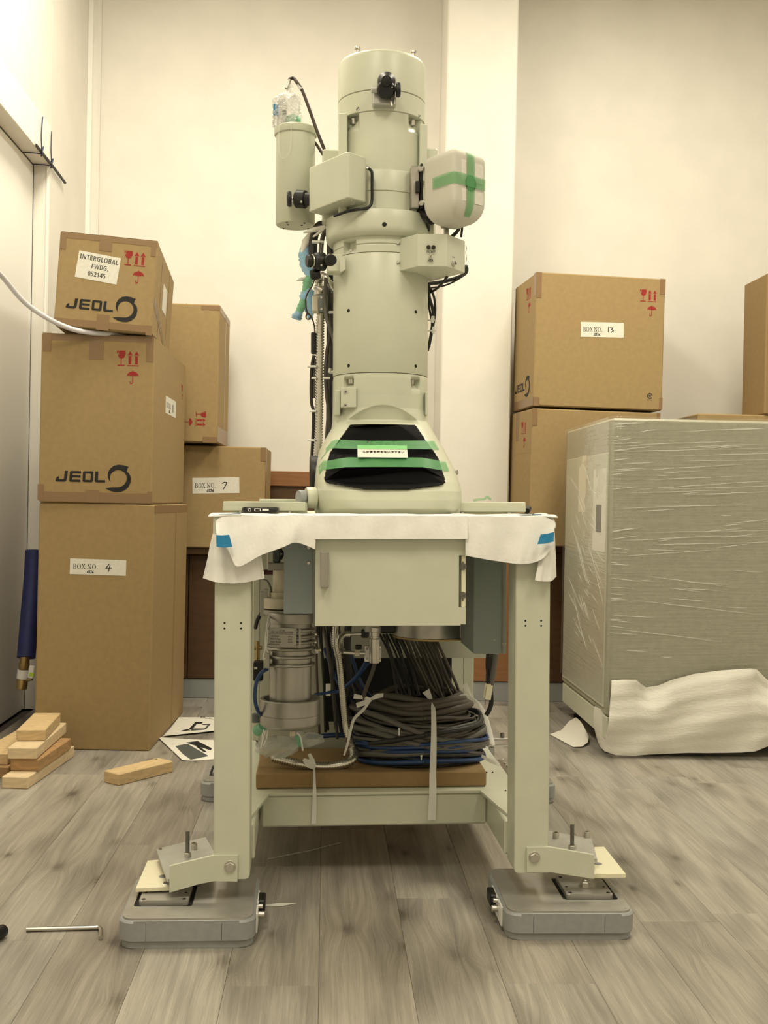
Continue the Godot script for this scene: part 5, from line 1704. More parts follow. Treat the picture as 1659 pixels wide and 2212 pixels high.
	tape_band(t, [Vector3(-0.1243, 0.9404, -0.416), Vector3(-0.1155, 0.9601, -0.2532), Vector3(-0.1053, 0.9728, -0.2352), Vector3(-0.0913, 0.9729, -0.2072), Vector3(-0.0735, 0.9757, -0.1832), Vector3(-0.0533, 0.9786, -0.1733), Vector3(-0.0025, 0.9787, -0.1655), Vector3(0.059, 0.9792, -0.1656), Vector3(0.112, 0.9792, -0.1694), Vector3(0.1376, 0.9756, -0.1761), Vector3(0.165, 0.9726, -0.203), Vector3(0.1717, 0.9726, -0.2141)], [Vector3(-0.1242, 0.9219, -0.307), Vector3(-0.1137, 0.9415, -0.2224), Vector3(-0.1077, 0.9506, -0.2118), Vector3(-0.0978, 0.9521, -0.1905), Vector3(-0.0772, 0.9539, -0.1592), Vector3(-0.0595, 0.9561, -0.1425), Vector3(-0.004, 0.9569, -0.1402), Vector3(0.0569, 0.9574, -0.1404), Vector3(0.1115, 0.9572, -0.1366), Vector3(0.1374, 0.9536, -0.1477), Vector3(0.1651, 0.9504, -0.1706), Vector3(0.1765, 0.9503, -0.1859)])
	var n0 := Vector3(-0.0295, 1.0073, -0.2013)
	var n1 := Vector3(0.0815, 1.0065, -0.1971)
	var n2 := Vector3(0.0798, 0.9785, -0.1574)
	var n3 := Vector3(-0.0309, 0.9787, -0.1599)
	var ng := Geo.new()
	ng.sheet([PackedVector3Array([n0, n1]), PackedVector3Array([n3, n2])], 0.0004, -1.0)
	var note := part("notice", ng, M.paper, t, "white paper notice with a line of writing")
	var tg := Geo.new()
	var dn := Vector3(0, 0.0004, 0.0006)
	tg.sheet([PackedVector3Array([n0 + dn, n1 + dn]), PackedVector3Array([n0.lerp(n3, 0.33) + dn, n1.lerp(n2, 0.33) + dn])], 0.0003, -1.0)
	part("tape", tg, M.green_solid, note)
	var xx := (n1 - n0).normalized()
	var zz := xx.cross((n0 - n3).normalized()).normalized()
	var wx := Transform3D(Basis(xx, zz.cross(xx), zz), n3.lerp(n0, 0.38) + (n1 - n0) * 0.10 + zz * 0.0006)
	part("handwriting", strokes(Geo.new(), notice_strokes(), wx, n0.distance_to(n1) * 0.0705, 0.0011), M.ink, note)


func notice_strokes() -> Array:
	# one glyph after another, each drawn in a unit square
	var kana := [
		[[0.2, 0.8, 0.75, 0.8, 0.6, 0.7], [0.15, 0.3, 0.3, 0.12, 0.85, 0.15]],
		[[0.55, 0.85, 0.45, 0.3, 0.25, 0.15, 0.1, 0.4, 0.3, 0.75, 0.6, 0.85, 0.85, 0.6, 0.8, 0.3, 0.55, 0.1]],
		[[0.05, 0.92, 0.95, 0.92], [0.5, 0.92, 0.42, 0.72], [0.12, 0.72, 0.12, 0.05, 0.88, 0.05, 0.88, 0.72, 0.12, 0.72], [0.37, 0.72, 0.37, 0.05], [0.63, 0.72, 0.63, 0.05], [0.37, 0.5, 0.63, 0.5], [0.37, 0.28, 0.63, 0.28]],
		[[0.15, 0.8, 0.75, 0.82], [0.45, 0.95, 0.2, 0.45, 0.5, 0.55, 0.55, 0.25], [0.85, 0.55, 0.4, 0.35, 0.35, 0.12, 0.8, 0.08]],
		[[0.05, 0.75, 0.4, 0.78], [0.25, 0.95, 0.25, 0.1, 0.15, 0.18], [0.05, 0.35, 0.42, 0.5], [0.5, 0.9, 0.95, 0.9, 0.95, 0.45, 0.5, 0.45, 0.5, 0.9], [0.5, 0.67, 0.95, 0.67], [0.72, 0.9, 0.72, 0.02]],
		[[0.15, 0.72, 0.85, 0.78], [0.4, 0.95, 0.75, 0.4], [0.75, 0.4, 0.4, 0.5], [0.2, 0.35, 0.3, 0.1, 0.75, 0.1]],
		[[0.1, 0.75, 0.5, 0.8], [0.35, 0.95, 0.12, 0.4], [0.65, 0.75, 0.88, 0.62], [0.62, 0.6, 0.62, 0.15, 0.4, 0.1, 0.38, 0.28, 0.85, 0.15]],
		[[0.18, 0.8, 0.18, 0.3, 0.3, 0.15, 0.38, 0.3], [0.72, 0.75, 0.85, 0.4]],
		[[0.1, 0.8, 0.85, 0.85, 0.5, 0.6, 0.42, 0.3, 0.6, 0.1, 0.75, 0.1], [0.72, 0.62, 0.78, 0.52], [0.86, 0.66, 0.92, 0.56]],
		[[0.05, 0.88, 0.95, 0.88], [0.48, 0.88, 0.48, 0.02], [0.5, 0.62, 0.78, 0.42]],
		[[0.15, 0.72, 0.85, 0.78], [0.4, 0.95, 0.75, 0.4], [0.75, 0.4, 0.4, 0.5], [0.2, 0.35, 0.3, 0.1, 0.75, 0.1]],
		[[0.18, 0.8, 0.18, 0.3, 0.3, 0.15, 0.38, 0.3], [0.72, 0.75, 0.85, 0.4]],
	]
	var out := []
	for i in kana.size():
		for st in kana[i]:
			var l := []
			for k in range(0, st.size(), 2):
				l.append(Vector2(st[k] * 0.88 + i, st[k + 1] * 0.88))
			out.append(l)
	return out


func tape_band(t: Node3D, up: Array, low: Array) -> void:
	part("tape", Geo.new().sheet([PackedVector3Array(up), PackedVector3Array(low)], 0.0003, -1.0), M.green_tape, t, "translucent green masking tape")


# a plan outline (x, z) with rounded corners
func round_plan(p: Array, r: float, n := 5) -> Array:
	var q := PackedVector2Array(p)
	if Geometry2D.is_polygon_clockwise(q):
		q.reverse()
	var out := []
	var c := q.size()
	for i in c:
		var a := (q[(i - 1 + c) % c] - q[i]).normalized()
		var b := (q[(i + 1) % c] - q[i]).normalized()
		var cut := r / tan(acos(clampf(a.dot(b), -0.999, 0.999)) / 2.0)
		var s := q[i] + a * cut
		var e := q[i] + b * cut
		for k in n + 1:
			var t := float(k) / n
			out.append(s.lerp(q[i], t).lerp(q[i].lerp(e, t), t))
	return out


func plan_solid(g: Geo, p: Array, y0: float, y1: float, r: float, bev := 0.003) -> Geo:
	var o := round_plan(p, r)
	var c := Vector2.ZERO
	for q in o:
		c += q
	c /= o.size()
	var small := []
	for q in o:
		small.append(c + (q - c) * (1.0 - bev / (q - c).length()))
	return stacked(g, [[small, y0], [o, y0 + bev], [o, y1 - bev], [small, y1]])


func pl(v: Vector3) -> Vector2:
	return Vector2(v.x, v.z)


func scope_column_fittings(t: Node3D) -> void:
	# --- boxed goniometer cover on the left of the collar
	var C := Vector3(-0.0522, 1.622, -0.25)
	var L := Vector3(-0.1406, 1.6377, -0.385)
	var R := Vector3(-0.0064, 1.6251, -0.292)
	var y0 := 1.5737
	var y1 := 1.6782
	var cov := part("side_cover", plan_solid(Geo.new(), [pl(C), pl(L), pl(L + R - C), pl(R)], y0, y1, 0.009, 0.002), M.paint, t, "pale green box cover")
	var e2 := (R - C).normalized()
	var e1 := (L - C).normalized()
	for q in [C.lerp(R, 0.35) + e1 * 0.012, C.lerp(R, 0.72) + e1 * 0.03]:
		part("cover_screw", Geo.new().cyl(Vector3(q.x, y0 - 0.003, q.z), Vector3(q.x, y0 + 0.001, q.z), 0.004, 14), M.steel, cov)
	var pipe := Geo.new()
	pipe.tube(Geo.curve([Vector3(-0.0104, 1.6585, -0.3), Vector3(-0.0042, 1.655, -0.295), Vector3(0.0022, 1.6509, -0.295), Vector3(0.006, 1.6435, -0.295), Vector3(0.0062, 1.6156, -0.295), Vector3(0.0063, 1.5813, -0.295), Vector3(0.0025, 1.5678, -0.293), Vector3(-0.0084, 1.5598, -0.29), Vector3(-0.0299, 1.556, -0.288), Vector3(-0.0513, 1.5518, -0.29), Vector3(-0.067, 1.5487, -0.3), Vector3(-0.0805, 1.5474, -0.315)], 6), 0.0034, 10)
	part("cable", pipe, M.black, t)
	part("plug", Geo.new().cyl(Vector3(-0.0169, 1.6594, -0.3), Vector3(-0.0011, 1.6531, -0.294), 0.005, 14), M.steel, t)
	# black adjusting knob behind the cover
	part("knob_body", Geo.new().cyl(Vector3(-0.1697, 1.6135, -0.42), Vector3(-0.1462, 1.6102, -0.41), 0.0215, 28, 0.002).cyl(Vector3(-0.1496, 1.6113, -0.41), Vector3(-0.1307, 1.6079, -0.4), 0.016, 24), M.black, t)
	part("knob_stem", Geo.new().cyl(Vector3(-0.182, 1.6132, -0.42), Vector3(-0.1686, 1.6136, -0.42), 0.008, 16), M.steel, t)
	part("knob", Geo.new().lathe([Vector2(0, 0), Vector2(0.0165, 0), Vector2(0.0185, 0.003), Vector2(0.0185, 0.008), Vector2(0.015, 0.0115), Vector2(0, 0.012)], Geo.aim(Vector3(-0.1809, 1.6132, -0.42), Vector3(-0.1943, 1.6129, -0.42)), 28), M.black, t)
	part("set_screw", Geo.new().cyl(Vector3(-0.1573, 1.6016, -0.4), Vector3(-0.1573, 1.5994, -0.392), 0.0028, 12), M.steel, t)
	part("arm", Geo.new().cyl(Vector3(-0.1472, 1.627, -0.5), Vector3(-0.0337, 1.6253, -0.45), 0.026, 28), M.paint, t)
	part("cover_bracket", Geo.new().block(Vector3(-0.1068, 1.7309, -0.46), Vector3(-0.0636, 1.5572, -0.4), 0.004), M.paint, t)

	# --- detector housing on the right, wrapped in foam, with a cross of green tape
	C = Vector3(0.1824, 1.587, -0.18)
	L = Vector3(0.1231, 1.6121, -0.272)
	R = Vector3(0.2663, 1.609, -0.248)
	y0 = 1.5159
	y1 = 1.6743
	var plan := round_plan([pl(L + (L - C) * 0.0), pl(C), pl(R), pl(L + R - C)], 0.012, 6)
	var mid := (pl(L) + pl(R)) * 0.5
	var k_at := func(y: float) -> float:
		var d := 0.0
		var rb := 0.05
		var rt := 0.016
		if y < y0 + rb:
			d = rb - sqrt(maxf(rb * rb - pow(rb - (y - y0), 2.0), 0.0))
		elif y > y1 - rt:
			d = rt - sqrt(maxf(rt * rt - pow(rt - (y1 - y), 2.0), 0.0))
		return 1.0 - d / 0.07
	var rows := []
	for i in 40:
		var f := i / 39.0
		var y := lerpf(y1, y0, 0.5 - 0.5 * cos(PI * f))
		var kk: float = k_at.call(y)
		var line := PackedVector3Array()
		for q in plan:
			var w: Vector2 = mid + (q - mid) * kk
			line.append(Vector3(w.x, y, w.y))
		rows.append(line)
	var dg := Geo.new().grid(rows, 1.0, true)
	for e in [0, 39]:
		var cc := Vector3(mid.x, y1 if e == 0 else y0, mid.y)
		for j in plan.size():
			dg.flat(cc, rows[e][j], rows[e][(j + 1) % plan.size()], Vector3.UP if e == 0 else Vector3.DOWN)
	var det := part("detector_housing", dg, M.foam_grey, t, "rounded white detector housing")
	# the outline from L over C to R, for what is stuck on it
	var on := func(s: float, y: float, off: float) -> Vector3:
		var a := pl(C)
		var base: Vector2 = a + ((pl(L) - a) * -s if s < 0.0 else (pl(R) - a) * s)
		var inward := ((mid - a).normalized()) * 0.0055 * maxf(0.0, 1.0 - absf(s) * 6.0)
		var q: Vector2 = mid + (base + inward - mid) * (k_at.call(y) as float)
		var nrm: Vector2 = ((mid - a).normalized() * -1.0).lerp(Vector2((pl(L) - a).y, -(pl(L) - a).x).normalized() if s < 0 else Vector2(-(pl(R) - a).y, (pl(R) - a).x).normalized(), minf(1.0, absf(s) * 5.0))
		if nrm.dot(mid - q) > 0:
			nrm = -nrm
		return Vector3(q.x + nrm.x * off, y, q.y + nrm.y * off)
	var yt := 1.6189
	var yb := 1.5927
	var ta := []
	for y in [yt, yb]:
		var line := PackedVector3Array()
		for s in [-0.66, -0.4, -0.2, -0.1, -0.04, 0.0, 0.04, 0.1, 0.2, 0.45, 0.7, 0.94]:
			line.append(on.call(s, y, 0.0034))
		ta.append(line)
	part("tape", Geo.new().sheet(ta, 0.0004, -1.0), M.green_tape, det, "band of green tape")
	ta = []
	for s in [0.37, 0.595]:
		var line := PackedVector3Array()
		for y in span(y1 - 0.001, y0 + 0.012, 22):
			line.append(on.call(s, y, 0.0028))
		ta.append(line)
	part("tape", Geo.new().sheet(ta, 0.0004, 1.0), M.green_tape, det, "upright strip of green tape")
	for b in [[0.09, 0.36, 0.034, 0.062], [0.62, 0.88, 0.036, 0.062], [0.09, 0.36, -0.012, 0.012], [0.62, 0.88, -0.012, 0.012]]:
		var pg := []
		for y in [yb + b[3] - 0.004, yb + b[2] - 0.022]:
			pg.append(PackedVector3Array([on.call(b[0], y, 0.001), on.call(b[1], y, 0.001)]))
		if b[2] < 0:
			pg = []
			for y in [yb - 0.006, yb - 0.034]:
				pg.append(PackedVector3Array([on.call(b[0], y, 0.001), on.call(b[1], y, 0.001)]))
		part("label_patch", Geo.new().sheet(pg, 0.0003, -1.0), M.paper, det)
	var lens := Geo.new()
	var cpt: Vector3 = on.call(0.5, (yt + yb) / 2 - 0.004, 0.0016)
	var cn: Vector3 = (on.call(0.5, yt, 0.01) as Vector3) - on.call(0.5, yt, 0.0)
	part("window", lens.cyl(cpt - cn.normalized() * 0.001, cpt + cn.normalized() * 0.0006, 0.018, 32, 0.0003), M.black, det)
	# its flange on the column: plates, black connector strip and elbow
	part("flange_plate", Geo.new().block(Vector3(0.0974, 1.6652, -0.33), Vector3(0.1177, 1.5672, -0.3), 0.002), M.brushed, t)
	part("connector_strip", Geo.new().block(Vector3(0.1193, 1.6702, -0.33), Vector3(0.1259, 1.565, -0.295), 0.002), M.black, t)
	part("latch", Geo.new().block(Vector3(0.1076, 1.6273, -0.3), Vector3(0.1175, 1.601, -0.29), 0.001), M.black, t)
	for q in [Vector3(0.1196, 1.6543, -0.292), Vector3(0.1212, 1.5749, -0.292)]:
		part("clamp_screw", Geo.new().cyl(q + Vector3(0, 0, -0.004), q + Vector3(0, 0, 0.006), 0.006, 14), M.steel, t)
	part("elbow", Geo.new().tube(Geo.curve([Vector3(0.1286, 1.5745, -0.33), Vector3(0.1375, 1.559, -0.32), Vector3(0.1494, 1.5454, -0.3)], 6), 0.017, 16), M.black, t)
	part("cable", Geo.new().tube(Geo.curve([Vector3(0.132, 1.5589, -0.32), Vector3(0.1387, 1.542, -0.33), Vector3(0.1432, 1.5282, -0.34), Vector3(0.1423, 1.5144, -0.36)], 6), 0.004, 10), M.black, t)
	part("wide_bracket", Geo.new().block(Vector3(0.1276, 1.7276, -0.4), Vector3(0.1672, 1.6443, -0.36), 0.004), M.paint, t)
	part("support_plate", Geo.new().block(Vector3(0.1455, 1.5546, -0.37), Vector3(0.1577, 1.5099, -0.34), 0.002), M.paint, t)
	part("support_post", Geo.new().block(Vector3(0.1758, 1.5356, -0.31), Vector3(0.1878, 1.501, -0.3), 0.003).block(Vector3(0.1692, 1.5376, -0.31), Vector3(0.1957, 1.5215, -0.295), 0.002), M.brushed, t)

	# --- switch box on the right of the tube
	var A := Vector3(0.0652, 1.4622, -0.322)
	var B := Vector3(0.1097, 1.4597, -0.26)
	var D := Vector3(0.1776, 1.4601, -0.255)
	var E := Vector3(0.2285, 1.4648, -0.318)
	var F := Vector3(0.1594, 1.4308, -0.425)
	var ys0 := 1.4217
	var ys1 := 1.4969
	var sw := part("switch_box", plan_solid(Geo.new(), [pl(A), pl(B), pl(D), pl(E), pl(F)], ys0, ys1, 0.002, 0.001), M.paint, t)
	part("flange", Geo.new().block(Vector3(0.0625, 1.4969, -0.322), Vector3(0.0662, 1.424, -0.316), 0.0005), M.paint_dark, sw)
	var bn := V(0, 0, 0).direction_to(Vector3((D - B).z, 0, -(D - B).x)) * -1.0
	if bn.z < 0:
		bn = -bn
	for q in [Vector3(0.1345, 1.4657, -0.256), Vector3(0.146, 1.4657, -0.256)]:
		part("pilot_lamp", Geo.new().cyl(q - bn * 0.003, q + bn * 0.0035, 0.0047, 18, 0.001), M.lamp_dark, sw)
	var q0 := Vector3(0.1393, 1.4429, -0.256)
	part("toggle", Geo.new().cyl(q0 - bn * 0.002, q0 + bn * 0.004, 0.004, 14).cyl(q0 + bn * 0.003, q0 + bn * 0.011 + Vector3(0, 0.003, 0), 0.0018, 10), M.steel, sw)
	var fx := Basis((D - B).normalized(), Vector3.UP, bn)
	letters("lettering", "PUMP", 0.0052, Transform3D(fx, Vector3(0.1404, 1.4547, -0.2565) + bn * 0.003), M.ink, sw, "Droid Sans", true)
	letters("lettering", "AIR", 0.0052, Transform3D(fx, Vector3(0.1394, 1.4346, -0.2565) + bn * 0.003), M.ink, sw, "Droid Sans", true)
	var dn := Vector3((E - D).z, 0, -(E - D).x).normalized()
	if dn.z < 0:
		dn = -dn
	q0 = Vector3(0.194, 1.4335, -0.275)
	part("connector", Geo.new().lathe([Vector2(0, 0), Vector2(0.007, 0), Vector2(0.007, 0.006), Vector2(0.0055, 0.007), Vector2(0.0055, 0.012), Vector2(0.004, 0.012), Vector2(0.004, 0.006), Vector2(0, 0.006)], Geo.aim(q0 - dn * 0.004, q0 + dn * 0.02), 20), M.steel, sw)
	letters("lettering", "S-4", 0.0045, Transform3D(Basis((E - D).normalized(), Vector3.UP, dn), Vector3(0.1902, 1.4463, -0.268) + dn * 0.004), M.grey_ink, sw)
	for q in [Vector3(0.0689, 1.4861, -0.308), Vector3(0.0692, 1.4413, -0.308)]:
		part("screw", Geo.new().cyl(q + Vector3(0.002, 0, -0.003), q + Vector3(-0.001, 0, 0.003), 0.0035, 12, 0.0006), M.steel, sw)
	var wire := Geo.new()
	wire.tube(Geo.curve([Vector3(0.2317, 1.4895, -0.33), Vector3(0.234, 1.4819, -0.33), Vector3(0.2318, 1.4742, -0.33), Vector3(0.233, 1.4655, -0.33), Vector3(0.2341, 1.4567, -0.33), Vector3(0.2319, 1.4501, -0.33)], 5), 0.001, 6)
	part("hinge_wire", wire, M.steel, sw)
	for c in [[[Vector3(0.2127, 1.5361, -0.3), Vector3(0.2113, 1.5222, -0.305), Vector3(0.2044, 1.5124, -0.31), Vector3(0.196, 1.506, -0.32)], 0.0045], [[Vector3(0.2182, 1.5363, -0.3), Vector3(0.2197, 1.5226, -0.31), Vector3(0.2191, 1.5065, -0.32)], 0.0028], [[Vector3(0.2335, 1.4424, -0.34), Vector3(0.2373, 1.4358, -0.35), Vector3(0.2347, 1.43, -0.37), Vector3(0.2188, 1.4258, -0.4), Vector3(0.1842, 1.423, -0.44), Vector3(0.1554, 1.425, -0.47)], 0.0048], [[Vector3(0.2344, 1.4301, -0.36), Vector3(0.2231, 1.4216, -0.39), Vector3(0.1931, 1.4113, -0.42), Vector3(0.1543, 1.4115, -0.46)], 0.0022], [[Vector3(0.1919, 1.4204, -0.36), Vector3(0.1823, 1.4087, -0.38), Vector3(0.1691, 1.3987, -0.41), Vector3(0.1533, 1.3958, -0.45)], 0.0032], [[Vector3(0.1543, 1.4184, -0.42), Vector3(0.1568, 1.3864, -0.43), Vector3(0.1661, 1.3599, -0.44), Vector3(0.1698, 1.3331, -0.45), Vector3(0.1665, 1.3002, -0.46), Vector3(0.1609, 1.2671, -0.47)], 0.0042], [[Vector3(0.1566, 1.4071, -0.42), Vector3(0.1682, 1.3866, -0.43), Vector3(0.173, 1.36, -0.44), Vector3(0.1721, 1.3332, -0.45), Vector3(0.1666, 1.2945, -0.46), Vector3(0.1598, 1.2592, -0.48)], 0.003], [[Vector3(0.1543, 1.4181, -0.43), Vector3(0.1557, 1.3768, -0.44), Vector3(0.1628, 1.3445, -0.45), Vector3(0.1676, 1.3233, -0.46), Vector3(0.1632, 1.2844, -0.47), Vector3(0.1575, 1.2592, -0.48)], 0.003]]:
		part("cable", Geo.new().tube(Geo.curve(c[0], 6), c[1], 8), M.cable_dark, t)
	for q in [Vector3(0.1663, 1.3306, -0.435), Vector3(0.1693, 1.3052, -0.44)]:
		part("cable_tag", Geo.new().box(q, Vector3(0.008, 0.016, 0.006), 0.001, Basis(Vector3.BACK, -0.1)), M.white_plastic, t)
		part("cable_tie", Geo.new().box(q + Vector3(-0.004, -0.002, 0), Vector3(0.018, 0.003, 0.009), 0.0005), M.white_plastic, t)

	# --- aperture knobs on the cap
	part("knob_bracket", Geo.new().block(Vector3(0.0073, 1.844, -0.33), Vector3(0.0621, 1.8021, -0.292), 0.003), M.alu, t)
	part("bracket_pin", Geo.new().cyl(Vector3(0.0023, 1.8328, -0.285), Vector3(0.0189, 1.8334, -0.285), 0.0085, 20), M.alu, t)
	part("lower_knob", Geo.new().lathe([Vector2(0, 0), Vector2(0.0205, 0), Vector2(0.0215, 0.002), Vector2(0.0215, 0.03), Vector2(0.018, 0.034), Vector2(0, 0.034)], Geo.aim(Vector3(0.0383, 1.8391, -0.3), Vector3(0.0345, 1.8212, -0.25)), 32), M.black, t)
	part("upper_knob", Geo.new().lathe([Vector2(0, 0), Vector2(0.021, 0), Vector2(0.021, 0.022), Vector2(0.019, 0.032), Vector2(0.014, 0.037), Vector2(0.012, 0.044), Vector2(0, 0.046)], Geo.aim(Vector3(0.0393, 1.8574, -0.3), Vector3(0.0355, 1.8412, -0.25)), 32), M.black, t)
	part("side_knob", Geo.new().lathe([Vector2(0, 0), Vector2(0.0155, 0), Vector2(0.0165, 0.002), Vector2(0.0165, 0.007), Vector2(0.0155, 0.009), Vector2(0, 0.009)], Geo.aim(Vector3(0.0595, 1.8285, -0.27), Vector3(0.0702, 1.8289, -0.27)), 28), M.black, t)
	part("knob_stem", Geo.new().cyl(Vector3(0.0531, 1.8304, -0.27), Vector3(0.0617, 1.8297, -0.27), 0.006, 14), M.black, t)
	for q in [Vector3(0.0493, 1.8305, -0.262), Vector3(0.0559, 1.8565, -0.285)]:
		part("set_screw", Geo.new().cyl(q + Vector3(0, 0, -0.004), q + Vector3(0, 0, 0.001), 0.0016, 10, 0.0003), M.steel, t)
	part("clamp_lever", Geo.new().cyl(Vector3(0.0482, 1.8153, -0.287), Vector3(0.0513, 1.7955, -0.285), 0.0032, 10).cyl(Vector3(0.0578, 1.8178, -0.287), Vector3(0.0579, 1.8007, -0.287), 0.003, 10), M.steel, t)
	part("stop_screw", Geo.new().box(Vector3(0.0366, 1.817, -0.291), Vector3(0.010, 0.003, 0.002), 0.0005), M.slate_dark, t)

	# --- aperture knobs left of the neck
	part("knob_bracket", Geo.new().block(Vector3(-0.0962, 1.4628, -0.37), Vector3(-0.0588, 1.42, -0.33), 0.003), M.paint, t)
	part("bracket_plate", Geo.new().prism([Vector2(-0.0625, 1.4529), Vector2(-0.0571, 1.453), Vector2(-0.0543, 1.4498), Vector2(-0.0542, 1.4249), Vector2(-0.058, 1.4205), Vector2(-0.0667, 1.4181), Vector2(-0.0668, 1.4484)], Transform3D(Basis(), V(0, 0, 0.322)), 0.004), M.paint, t)
	part("knob_body", Geo.new().lathe([Vector2(0, 0), Vector2(0.019, 0), Vector2(0.0215, 0.003), Vector2(0.0215, 0.024), Vector2(0.018, 0.028), Vector2(0, 0.028)], Geo.aim(Vector3(-0.1007, 1.4495, -0.36), Vector3(-0.1337, 1.4477, -0.35)), 32).cyl(Vector3(-0.1248, 1.4282, -0.36), Vector3(-0.1224, 1.4138, -0.37), 0.013, 20), M.black, t)
	part("knob", Geo.new().lathe([Vector2(0, 0), Vector2(0.0135, 0), Vector2(0.0150, 0.002), Vector2(0.0150, 0.008), Vector2(0.013, 0.012), Vector2(0, 0.012)], Geo.aim(Vector3(-0.1326, 1.4488, -0.35), Vector3(-0.1501, 1.4479, -0.345)), 28), M.black, t)
	part("knob", Geo.new().lathe([Vector2(0, 0), Vector2(0.0135, 0), Vector2(0.0148, 0.003), Vector2(0.0148, 0.016), Vector2(0.012, 0.019), Vector2(0, 0.019)], Geo.aim(Vector3(-0.089, 1.4498, -0.345), Vector3(-0.088, 1.4448, -0.32)), 28), M.black, t)
	part("knob_ring", Geo.new().cyl(Vector3(-0.1282, 1.4494, -0.352), Vector3(-0.1315, 1.4491, -0.351), 0.016, 24), M.steel, t)
	part("set_screw", Geo.new().cyl(Vector3(-0.1092, 1.4374, -0.34), Vector3(-0.1094, 1.4356, -0.332), 0.0026, 12), M.steel, t)

	# --- cold trap tank at the upper left
	var cx := Vector3(-0.1724, 1.6702, -0.5)
	var ax := Transform3D(Basis(), Vector3(cx.x, 0, -0.5))
	var r := 0.0487
	var rf := 0.0534
	var bot := 1.57
	var f0 := 1.7938
	var f1 := 1.8102
	var tank := part("tank", Geo.new().lathe([Vector2(0, bot), Vector2(r * 0.74, bot), Vector2(r * 0.76, bot - 0.0012), Vector2(r - 0.002, bot - 0.0012), Vector2(r, bot + 0.001), Vector2(r, f0)], ax, 64), M.paint, t)
	part("tank_flange", Geo.new().lathe([Vector2(r - 0.001, f0 - 0.003), Vector2(rf - 0.001, f0 - 0.002), Vector2(rf, f0), Vector2(rf, f1 - 0.003), Vector2(rf - 0.003, f1), Vector2(0, f1)], ax, 64), M.paint, tank)
	for a in [-0.55, 0.6, 2.2, -2.3]:
		var q := ax * Vector3(sin(a) * r * 0.82, bot, cos(a) * r * 0.82)
		part("tank_screw", Geo.new().cyl(q + Vector3(0, -0.004, 0), q + Vector3(0, 0.001, 0), 0.0025, 10), M.steel_dark, tank)
	for q in [Vector3(-0.018, bot, 0.006), Vector3(0.016, bot, 0.004)]:
		part("tank_screw", Geo.new().cyl(ax * (q + Vector3(0, -0.0015, 0)), ax * (q + Vector3(0, 0.001, 0)), 0.0028, 10), M.black_matt, tank)
	# wrapped fittings on its lid
	var tb := Vector3(-0.193, 1.8285, -0.5)
	var by := f1
	part("valve_block", Geo.new().block(Vector3(tb.x - 0.026, by, -0.525), Vector3(tb.x - 0.002, by + 0.052, -0.485), 0.004), M.alu, t)
	part("valve_stub", Geo.new().cyl(Vector3(tb.x - 0.012, by + 0.05, -0.505), Vector3(tb.x - 0.014, by + 0.072, -0.505), 0.012, 18), M.alu, t)
	part("valve_port", Geo.new().cyl(Vector3(tb.x - 0.008, by + 0.034, -0.487), Vector3(tb.x - 0.008, by + 0.034, -0.480), 0.006, 16), M.black, t)
	part("blue_tape", Geo.new().box(Vector3(tb.x - 0.029, by + 0.040, -0.484), Vector3(0.012, 0.028, 0.003), 0.001), M.blue_tape, t)
	var lump := []
	var rng := RandomNumberGenerator.new()
	rng.seed = 3
	for i in 9:
		var line := PackedVector3Array()
		for j in 18:
			var a := TAU * j / 18.0
			var th := PI * i / 8.0
			var rr := 0.019 * (1.0 + rng.randf_range(-0.13, 0.13))
			line.append(Vector3(tb.x + 0.014 + sin(th) * cos(a) * rr, by + 0.017 + cos(th) * rr * 0.9, -0.495 + sin(th) * sin(a) * rr))
		lump.append(line)
	part("green_wrap", Geo.new().grid(lump, -1.0, true), M.green_bag, t)
	# clear bag over them, gathered to a neck
	var bag := []
	for i in 26:
		var f := i / 25.0
		var y := by + 0.002 + 0.108 * f
		var rad := 0.036
		if f > 0.62:
			rad = lerpf(0.036, 0.008, smoothstep(0.62, 0.86, f))
		var lean := 0.006 * smoothstep(0.5, 0.9, f)
		var line := PackedVector3Array()
		for j in 36:
			var a := TAU * j / 36.0
			var q := rad * (1.0 + (0.10 * sin(a * 7.0 + f * 9.0) + rng.randf_range(-0.07, 0.07)))
			line.append(Vector3(tb.x - 0.002 + lean + cos(a) * q * 0.92, y, -0.502 + sin(a) * q))
		bag.append(line)
	part("clear_bag", Geo.new().grid(bag, -1.0, true), M.bag, t, "clear plastic bag gathered at the top")
	var gl := Geo.new()
	for i in 34:
		var a := rng.randf_range(-0.4, PI * 0.75)
		var f := rng.randf_range(0.15, 0.68)
		var p := Vector3(tb.x + cos(a) * 0.031, by + 0.105 * f, -0.502 + sin(a) * 0.034)
		var d := Vector3(rng.randf_range(-1, 1), rng.randf_range(-1, 1), 0.2).normalized() * rng.randf_range(0.004, 0.011)
		gl.tube([p - d, p + d * 0.2 + Vector3(0, 0.001, 0.001), p + d], [0.0003, 0.0009, 0.0003], 5)
	part("bag_creases", gl, M.wrinkle, t).set_meta("kind", "stuff")
	var top := Vector3(-0.1894, 1.931, -0.5)
	part("cable_gland", Geo.new().cyl(Vector3(-0.1922, 1.9183, -0.5), Vector3(-0.1877, 1.9323, -0.5), 0.0048, 14).cyl(Vector3(-0.1956, 1.909, -0.5), Vector3(-0.1911, 1.9195, -0.5), 0.006, 14), M.steel, t)
	part("cable", Geo.new().tube(Geo.curve([Vector3(-0.19, 1.9299, -0.5), Vector3(-0.1854, 1.9352, -0.5), Vector3(-0.1773, 1.9349, -0.5), Vector3(-0.1692, 1.921, -0.49), Vector3(-0.1564, 1.8982, -0.48), Vector3(-0.1392, 1.847, -0.46), Vector3(-0.121, 1.7885, -0.44), Vector3(-0.1028, 1.7395, -0.43), Vector3(-0.0937, 1.7162, -0.43)], 8), 0.0042, 10), M.cable_brown, t)
